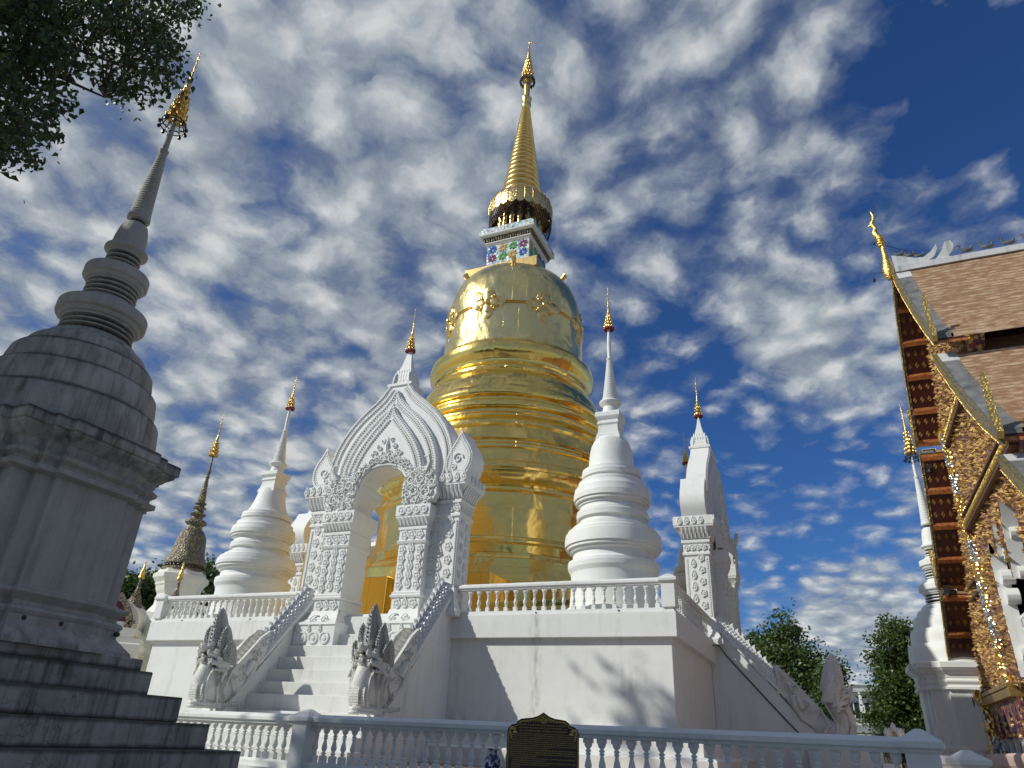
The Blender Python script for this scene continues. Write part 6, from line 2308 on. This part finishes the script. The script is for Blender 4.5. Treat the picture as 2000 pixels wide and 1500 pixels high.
mb.box(-1.0, 12, 62, 62.4, 0, 2.55)
tag(obj("wall", mb, M_DARK, None, 0, 0, None, (4, 62, 0)), "dark garden wall low behind the foreground balustrade at right", "wall")


# ------------------------------------------------------------------ trees
def tree(name, label, x, y, z0, clumps, n, leaf, mat, seed, group=None, trunk_r=.3, bare=True):
    """clumps: (dx, dy, z, rx, ry, rz) ellipsoids of foliage"""
    rng = random.Random(seed)
    t = thing(name, label, "tree", (x, y, z0), group)
    mb = MB()
    top = max(c[2] for c in clumps)
    pts = [(x, y, z0 - .2), (x + .1, y, z0 + (top - z0) * .3), (x - .1, y + .1, z0 + (top - z0) * .6), (x, y, top)]
    mb.tube(pts, [trunk_r, trunk_r * .75, trunk_r * .45, trunk_r * .1], 9)
    for c in clumps:
        b = Vector(pts[1 if c[2] < top * .6 else 2])
        e = Vector((x + c[0], y + c[1], c[2]))
        m = (b + e) / 2 + Vector((0, 0, -.3))
        mb.tube([b, m, e], [trunk_r * .35, trunk_r * .22, trunk_r * .05], 6)
    obj("trunk", mb, M_BARK, t, 50)
    mb = MB()
    tot = sum(c[3] * c[4] * c[5] for c in clumps) ** 1.0
    for c in clumps:
        m = int(n * (c[3] * c[4] * c[5]) / tot)
        # twigs of leaves gathered in tufts on the shell and inside
        tufts = max(6, int(m * 1.5) // 22)
        for _ in range(tufts):
            while True:
                d = Vector((rng.gauss(0, 1), rng.gauss(0, 1), rng.gauss(0, 1)))
                if d.length > .1:
                    break
            d.normalize()
            rr = rng.random() ** .30 * (.80 + .38 * rng.random())
            tc_ = Vector((x + c[0] + d.x * c[3] * rr, y + c[1] + d.y * c[4] * rr, c[2] + d.z * c[5] * rr))
            tr = leaf * (1.8 + 1.8 * rng.random())
            for _ in range(22):
                p = tc_ + Vector((rng.gauss(0, .5), rng.gauss(0, .5), rng.gauss(0, .42))) * tr
                a = Vector((rng.gauss(0, 1), rng.gauss(0, 1), rng.gauss(0, .7))).normalized()
                b = a.cross(Vector((rng.gauss(0, 1), rng.gauss(0, 1), rng.gauss(0, 1)))).normalized()
                l = leaf * (.7 + .7 * rng.random())
                w_ = l * .62
                mb.add([p - a * l * .5, p + b * w_ * .5 - a * l * .1, p + a * l * .6, p - b * w_ * .5 - a * l * .1], [(0, 1, 2, 3)])
    obj("crown", mb, mat, t, 0)
    return t


def tpl(az, d, spec):
    """clump list from (az, elevation, radius) triples at distance d, relative to the trunk"""
    x, y, _ = polar(az, d)
    out_ = []
    for a, el, r in spec:
        px, py, _ = polar(a, d + (hash((a, el)) % 3 - 1) * r * .4)
        out_.append((px - x, py - y, 1.6 + d * math.tan(radians(el)), r, r, r * .85))
    return x, y, out_


x, y, cl = tpl(-3.2, 72, [(-3.2, 8.0, 1.7), (-3.9, 6.7, 1.9), (-2.6, 6.9, 1.9), (-2.0, 5.4, 2.0), (-3.3, 5.2, 2.6), (-4.6, 5.2, 1.8), (-1.2, 3.9, 1.9), (-2.6, 3.4, 2.8), (-4.4, 3.4, 2.4), (-.6, 2.6, 1.8), (-1.6, 2.0, 2.2), (-3.4, 1.4, 2.8), (-3.15, 9.0, .9)])
tree("broadleaf_tree", "tall dark green tree behind the naga of the right side stair", x, y, 0, cl, 15000, .30, M_LEAF, 1, "trees beyond the platform", .4)
x, y, cl = tpl(-5.4, 76, [(-5.3, 7.2, 1.35), (-5.6, 6.2, 1.4), (-5.0, 5.9, 1.2), (-5.6, 4.4, 1.8), (-5.6, 2.6, 2.2)])
tree("broadleaf_tree", "smaller round tree just left of the tall dark one, against the gateway", x, y, 0, cl, 6000, .28, M_LEAF, 2, "trees beyond the platform", .25)
x, y, cl = tpl(-.3, 66, [(-.2, 5.6, .8), (0.1, 5.0, .8), (-.6, 4.8, .8), (-.5, 4.0, .9), (-.9, 3.0, 1.1)])
tree("broadleaf_tree", "small sprig of tree crown just above the side naga's hood", x, y, 0, cl, 2600, .24, M_LEAF, 3, "trees beyond the platform", .2)
x, y, cl = tpl(4.0, 62, [(4.1, 8.3, 1.0), (3.6, 7.4, 1.3), (4.8, 7.3, 1.4), (3.0, 6.1, 1.0), (3.6, 5.9, 1.5), (4.9, 5.6, 1.7), (6.2, 5.4, 1.8), (3.3, 4.3, 1.7), (3.0, 3.2, 1.1), (4.3, 3.6, 1.8), (5.6, 3.5, 1.9), (3.2, 2.1, 1.2), (4.2, 1.9, 1.8), (5.4, 1.5, 1.8), (6.8, 2.6, 2.0), (4.9, .6, 1.5)])
tree("broadleaf_tree", "bushy bright green tree left of the far white stupa", x, y, 0, cl, 17000, .24, M_LEAF, 4, "trees beyond the platform", .35)
x, y, cl = tpl(-51.5, 60, [(-51.4, 7.6, 2.0), (-52.5, 7.8, 1.8), (-50.6, 8.6, 1.3), (-50.2, 7.2, 1.8), (-53.0, 6.0, 2.4), (-51.8, 5.6, 2.2), (-50.0, 5.6, 2.2)])
tree("broadleaf_tree", "dark tree crown behind the little spire at the far left", x, y, 0, cl, 9000, .30, M_LEAF, 5, "trees beyond the platform", .35)
x, y, cl = tpl(-47.0, 62, [(-47.2, 9.6, 1.5), (-46.6, 9.0, 1.7), (-47.4, 8.3, 1.9), (-46.4, 7.8, 1.6), (-47.0, 6.8, 2.2), (-49.6, 9.0, 1.3), (-48.8, 8.0, 1.6)])
tree("broadleaf_tree", "dark tree showing between the mosaic chedi and the left small stupa", x, y, 0, cl, 8000, .30, M_LEAF, 6, "trees beyond the platform", .35)
x, y, cl = tpl(-46.3, 54, [(-46.4, 7.7, .8), (-46.1, 7.2, .8), (-46.9, 7.3, .7)])
tree("shrub", "rusty red-leaved bush low beside the left small stupa", x, y, 0, cl, 1600, .24, M_LEAFR, 7, None, .15)
x, y, cl = tpl(2.2, 60, [(2.2, 2.6, .5), (1.9, 2.5, .45), (1.6, 2.45, .4)])
tree("shrub", "small green shrub on the annex terrace left of the bushy tree", x, y, 0, cl, 900, .18, M_LEAF, 8, None, .1)
x, y, cl = tpl(3.2, 50, [(1.9, .9, .6), (2.6, 1.1, .7), (3.4, 1.0, .8), (4.2, 1.1, .8), (5.0, 1.0, .8)])
tree("hedge_bush", "low dark bushes behind the gilt garden lamp", x, y, 0, cl, 2200, .2, M_LEAF, 9, None, .1)

# big shade tree to the left, mostly out of the frame; its right-hand boughs hang into the top left corner
SHT = (-21.0, -3.0)
cl = [(2.5, 2.0, 13.0, 5.2, 4.0, 3.4), (-2.5, -1.0, 13.5, 5.0, 5.0, 3.6), (0.5, -3.5, 12.5, 5.0, 4.2, 3.4), (5.0, 2.6, 13.2, 3.4, 2.4, 2.2), (-1.5, 1.8, 15.5, 4.0, 3.4, 2.6), (7.0, 3.3, 12.9, 2.4, 2.0, 1.7), (5.5, .5, 15.0, 3.4, 2.8, 2.4), (2.0, -.5, 10.8, 5.0, 4.0, 2.0), (-3.2, 8.75, 19.0, .3, .3, .2)]
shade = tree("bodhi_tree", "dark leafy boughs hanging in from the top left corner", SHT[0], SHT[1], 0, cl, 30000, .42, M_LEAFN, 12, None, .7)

BOUGHS = [(-10.99,3.61,12.53),(-12.48,4.05,12.31),(-10.66,5.21,13.86),(-12.81,4.03,14.07),(-11.38,5.66,14.99),(-11.41,5.83,15.92),(-10.58,4.29,12.84),(-11.05,6.12,13.54),(-12.28,4.71,14.38),(-11.43,3.21,12.49),(-12.4,5.56,13.7),(-11.99,4.25,12.27),(-11.24,4.12,12.05),(-12.51,3.68,13.67),(-10.63,4.72,13.12),(-12.49,4.7,15.22),(-11.94,6.34,17.41),(-10.87,3.83,12.31),(-10.99,3.74,13.19),(-10.17,5.22,12.86),(-11.06,3.51,12.64),(-11.28,5.09,14.45),(-11.5,4.03,11.22),(-11.47,4.19,11.96),(-10.36,5.67,12.76),(-12.57,4.3,13.72),(-12.02,3.63,13.38),(-12.38,4.85,15.05),(-11.76,4.89,11.68),(-11.28,6.15,13.55),(-11.9,6.39,17.06),(-10.55,4.6,13.98),(-12.04,3.58,12.72),(-10.72,3.36,12.52),(-11.64,5.97,16.05),(-12.45,4.78,11.77),(-9.98,5.22,12.21),(-12.58,4.25,11.62),(-11.98,5.15,14.96),(-12.29,4.79,15.43),(-12.38,4.25,11.79),(-12.71,4.6,14.03),(-12.77,3.81,13.7),(-10.55,4.99,14.4),(-10.74,4.27,9.66),(-12.32,5.19,13.99),(-11.43,5.07,15.39),(-12.34,4.78,15.04),(-11.94,6.07,13.28),(-10.13,5.53,11.91),(-10.27,5.22,12.91),(-11.14,3.34,12.02),(-10.52,5.85,13.75),(-12.36,5.29,15.65),(-11.16,4.21,10.7),(-12.72,3.48,13.74),(-10.87,5.95,15.33),(-12.21,4.42,11.38),(-11.95,4.31,13.29),(-10.9,4.09,11.58),(-12.41,5.41,15.44),(-10.78,4.85,12.96),(-12.06,5.03,10.63),(-12.82,4.16,13.49),(-11.67,4.52,10.62),(-10.44,4.26,12.84),(-12.82,4.48,14.61),(-10.28,5.31,12.04),(-10.17,5.59,12.66),(-11.34,6.02,15.06),(-10.77,5.77,14.02),(-12.68,4.64,10.72),(-12.56,3.97,13.57),(-12.09,4.57,11.98),(-11.99,4.76,10.81),(-11.24,4.01,10.68),(-10.91,4.52,14.12),(-12.06,6.21,13.52),(-11.68,4.14,13.75),(-12.37,4.24,13.58),(-11.55,4.58,9.81),(-11.96,4.26,10.23),(-11.66,4.07,10.41),(-12.32,4.15,12.57),(-11.24,5.8,14.47),(-12.4,3.95,12.1),(-11.56,6.15,15.07),(-10.07,5,12.16),(-11.75,4.83,11.13),(-10.45,5.52,13.59),(-11.08,4.31,13.95),(-10.08,5.34,14.25),(-12.23,3.78,12.84),(-10.45,5.94,13.11),(-10.9,3.58,11.75),(-10.32,5.36,14.74),(-10.61,4.76,14.35),(-11.44,3.59,13.1),(-12.82,4.19,13.66),(-11.99,4.5,10.21),(-10.31,5.16,14.29),(-12.11,5.29,13.87),(-10.64,4.93,14.54),(-11.86,4.53,11.73),(-12.57,4.83,13.52),(-11.07,3.83,11.64),(-12.43,3.64,12.87),(-11.6,3.58,11.79),(-11.42,3.85,11.71),(-12.21,4.69,14.48),(-10.64,5.35,12.94),(-11.69,4.81,14.1),(-10.99,3.5,10.8),(-11.74,3.47,12.33),(-11.14,4.54,11.15),(-11.21,4.51,11.6),(-10.2,5.29,13.88),(-11.03,6.16,15.8),(-10.7,3.91,9.51),(-10.23,4.89,11.58),(-12.08,4.4,12.18),(-11.67,4.4,12.28),(-11.61,3.82,11.47),(-12.58,5.17,10.99),(-12.01,3.23,13.08),(-11.99,4.48,14.33),(-11.58,5.58,13.13),(-10.88,3.56,10.83),(-10.61,5.31,13.39),(-10.48,4.41,13.27),(-10.97,6.01,15.48),(-12.1,4.82,13.61),(-11.51,4.49,11.29),(-11.28,5.55,12.78),(-11.16,4.18,12.35),(-11.2,4.03,12.66),(-10.76,3.38,12.12),(-12.02,4.33,10.21),(-12.44,5.29,14.87),(-12.1,4.63,13.73),(-10.82,3.68,12.6),(-11.79,3.28,13.02),(-10.46,4,11.56),(-11,4.01,13.17),(-11.77,3.57,11.96),(-11.72,6.36,15.28),(-12.64,4.9,10.74),(-12.49,4.58,13.33),(-12.6,4.26,13.83),(-12.31,4.85,13.09),(-12.01,4.64,10.53),(-10.54,5.48,12.77),(-12.25,4.11,12.5),(-12.14,4.88,12.59),(-10.57,4.89,13.22),(-12.32,5.49,15.37),(-11.6,6.22,15.13),(-11.9,5.74,15.62),(-10.4,4.54,12.58),(-10.35,4.65,12.96),(-10.69,4.66,13.42),(-11.06,5.52,14.48),(-10.48,4.56,13.48),(-11.72,6.3,15.08),(-11.58,4.36,13.3),(-11.98,4.33,14.24),(-10.27,5.41,14.6),(-10.45,4.09,10.35),(-12.04,5.98,16),(-11.91,5.96,13.13),(-10.57,4.25,13.35),(-11.08,4.25,13.5),(-11.02,4.36,10.12),(-11.25,5.75,16.26),(-11.33,4.03,11.32),(-12.25,5.71,15.54),(-10.52,4.06,9.82),(-11.61,4.56,10.91),(-11.87,3.71,12.77),(-11.8,6.33,14.47),(-10.11,5.42,12.43),(-12.02,3.91,12.07),(-10.67,4.62,13.43),(-11.9,4.44,13.73),(-11.99,4.5,13.92),(-12.1,4.4,13.25),(-12.6,4.37,11.38),(-11.51,4.58,10.46),(-10.65,4.35,10.12),(-11.39,4.06,10.3),(-11.32,4.37,12.34),(-12.33,4.26,12.13),(-11.9,4.42,10.71),(-10.65,3.75,9.93),(-12.26,5.76,15.04),(-12.94,4.03,12.48),(-10.81,5.61,15.66),(-11.77,5.32,14.35),(-10.58,5.7,14.78),(-11.9,4.35,12.48),(-11.7,4.62,13.37),(-12.48,4.75,10.83),(-11.81,3.96,11.95),(-11.06,4.36,9.96),(-11.47,4.32,12.8),(-12.39,5.04,12.05),(-11.35,5.68,14.15),(-11.86,4.37,13.38),(-11.47,4.75,12.45),(-11.03,3.54,12.45),(-11.32,4.42,11.22),(-10.98,3.72,10.72),(-11.7,4.51,12.7),(-11.53,5.24,12.95),(-11.34,4.46,13.76),(-10.63,5.39,14.62),(-11.99,3.56,13.38),(-11.85,4.82,10.97),(-10.67,5.3,15.08),(-10.27,4.88,13.33),(-13,3.91,13.83),(-10.98,3.78,10.5),(-11.12,5.31,13.55),(-12.61,4.99,10.93),(-12.46,5.4,16.09),(-11.26,5.99,14.33),(-11.88,4.01,11.32),(-11.21,5.34,15.25),(-12.09,5.47,13.89),(-12.52,4.51,12.79),(-11.69,5.65,14.71),(-12.05,4.69,14.14),(-11.92,3.99,11.6),(-10.97,3.75,12.06),(-11.68,5.74,15.43),(-11.82,4.22,12.75),(-10.81,5.85,15.63),(-12.43,4.1,12.13),(-10.92,4.06,11.83),(-12.75,4.61,12.65),(-11.99,3.45,12.59),(-11.62,4.88,11.58),(-11.03,3.6,10.98),(-12.64,4.8,11.25),(-11.32,5.49,14.63),(-12.21,5.06,11.37),(-11.52,6.35,14.69),(-11.23,3.51,12.43),(-10.95,4.02,11.62),(-12.29,4.22,14.28),(-11.54,3.5,11.79),(-12.02,4.86,13.44),(-11.25,5.41,14.99),(-11.06,3.91,12.83),(-11.41,3.85,12.4),(-10.25,5.26,13.59),(-10.67,4.23,9.82),(-12.14,4.51,10.81),(-12.43,4.28,13.13),(-11.19,5.69,12.8),(-12.19,4.07,13.38),(-10.59,5.05,12.3),(-11.03,5.6,14.27),(-12.34,3.81,13.79),(-12.19,4.57,12.24),(-12.09,4.2,12.18),(-11.87,4.78,14.63),(-10.53,5.15,12.51),(-12.55,5.01,13.63),(-12.58,4.24,14.28),(-10.82,5.94,15.95),(-12.39,5.33,13.73),(-11.01,4.87,14.29),(-12.69,4.87,11.93),(-11.48,6.48,14.03),(-12.35,4.49,11.21),(-10.72,5.2,12.32),(-10.21,5.55,14.69),(-11.26,3.95,11.06),(-11.87,4.21,13.22),(-11.41,4.86,13.82),(-12.04,5.65,15.01),(-11.88,4.86,12.06),(-12.12,5.15,13.67),(-10.09,5.09,13.35),(-10.48,5.06,13.2),(-11.9,6.29,14.21),(-12.01,4.49,13.07),(-12.46,4.61,14.62),(-11.73,3.85,12.78),(-10.78,4.97,14.81),(-11.59,4.46,14.47),(-11.64,6.39,16.11),(-10.84,4.61,11.99),(-11.56,4.25,12.3),(-12.8,4.26,12.93),(-11.22,4,12.78),(-10.75,3.81,11.71),(-11.08,3.5,12.05),(-11.93,3.64,11.92),(-11.71,4.51,10.64),(-11.78,4.96,15.15),(-11.22,3.74,12.87),(-11.7,3.87,12.54),(-11.9,4.35,13.96),(-11.7,4.42,13.58),(-10.95,4.5,13.45),(-11.89,3.53,12.73),(-11.48,4.49,11.94),(-11.17,5.41,12.41),(-11.78,4.61,10.26),(-11.64,3.24,12.54),(-10.73,4.36,11.92),(-11.78,4.56,10.91),(-11.45,4.14,13.29),(-11.42,3.67,13.04),(-11.9,4.71,15.16),(-10.84,3.48,12.56),(-11.2,5.16,15.09),(-11.46,4.19,12.98),(-10.94,4.78,12.91),(-12.1,4.9,11.41),(-11.55,4.27,12.46),(-11.35,4.66,14.46),(-11.31,4.14,11.53),(-10.78,4.28,11.64),(-11.13,6.14,13.46),(-11.77,3.76,12.16),(-11.07,6.1,13.89),(-10.78,5.44,13.66)]
rngb = random.Random(77)
mb = MB()
for (bx, by, bz) in BOUGHS:
    c0 = Vector((bx, by, bz))
    for _ in range(26):
        p = c0 + Vector((rngb.gauss(0, .17), rngb.gauss(0, .17), rngb.gauss(0, .16)))
        a = Vector((rngb.gauss(0, .6), rngb.gauss(0, .6), -.7 + rngb.gauss(0, .4))).normalized()
        b = a.cross(Vector((rngb.gauss(0, 1), rngb.gauss(0, 1), rngb.gauss(0, .6)))).normalized()
        l = .10 * (.7 + .6 * rngb.random())
        w_ = l * .42
        n_ = a.cross(b) * l * .12
        mb.add([p - a * l * .5, p + b * w_ - a * l * .12, p + a * l * .28 + n_, p + a * l * .8, p - b * w_ - a * l * .12], [(0, 1, 2), (0, 2, 4), (1, 3, 2), (2, 3, 4)])
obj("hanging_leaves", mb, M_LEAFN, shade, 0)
mb = MB()
hub = Vector((-17.0, .8, 13.2))
pts_ = sorted([Vector(p) for p in BOUGHS], key=lambda p: (p - hub).length)
# main limbs out of the crown, then twigs to the leaf tufts
limbs = []
for e in ((-11.4, 5.4, 13.6), (-11.4, 5.3, 12.6), (-12.0, 4.9, 11.8), (-12.6, 4.6, 10.6), (-12.2, 5.0, 14.2)):
    e = Vector(e)
    L_ = [hub + (e - hub) * k + Vector((.18 * sin(9 * k + e.x), .18 * cos(7 * k + e.y), .22 * sin(5 * k))) for k in [i / 10.0 for i in range(11)]]
    limbs.append(L_)
    mb.tube(L_, [.13 - .011 * i for i in range(11)], 7)
mb.tube([Vector((SHT[0], SHT[1], 7.0)), Vector((-19.3, -1.2, 10.5)), hub], [.35, .25, .15], 8)
for p in pts_[::2]:
    q = min((w for L_ in limbs for w in L_), key=lambda w: (w - p).length)
    if (q - p).length < 2.5:
        mb.tube([q, (q + p) / 2 + Vector((0, 0, .08)), p], [.022, .014, .006], 4)
obj("boughs", mb, M_BARK, shade, 40)

# dark trees behind the camera: seen only as reflections in the gold and as less open sky
for i, (az, d, h_) in enumerate(((150, 24, 13), (176, 22, 15), (203, 30, 14), (118, 30, 12))):
    x, y, _ = polar(az, d)
    cl = [(0, 0, h_ * .55, 5.5, 5.5, h_ * .30), (3, 1, h_ * .45, 4, 4, h_ * .25), (-3, -1, h_ * .5, 4.4, 4.4, h_ * .28), (0, 0, h_ * .82, 3.4, 3.4, h_ * .2)]
    tree("shade_tree", "dark leafy tree standing behind the viewer, out of the picture", x, y, 0, cl, 3500, .8, M_LEAFN, 30 + i, "trees behind the viewer", .5)
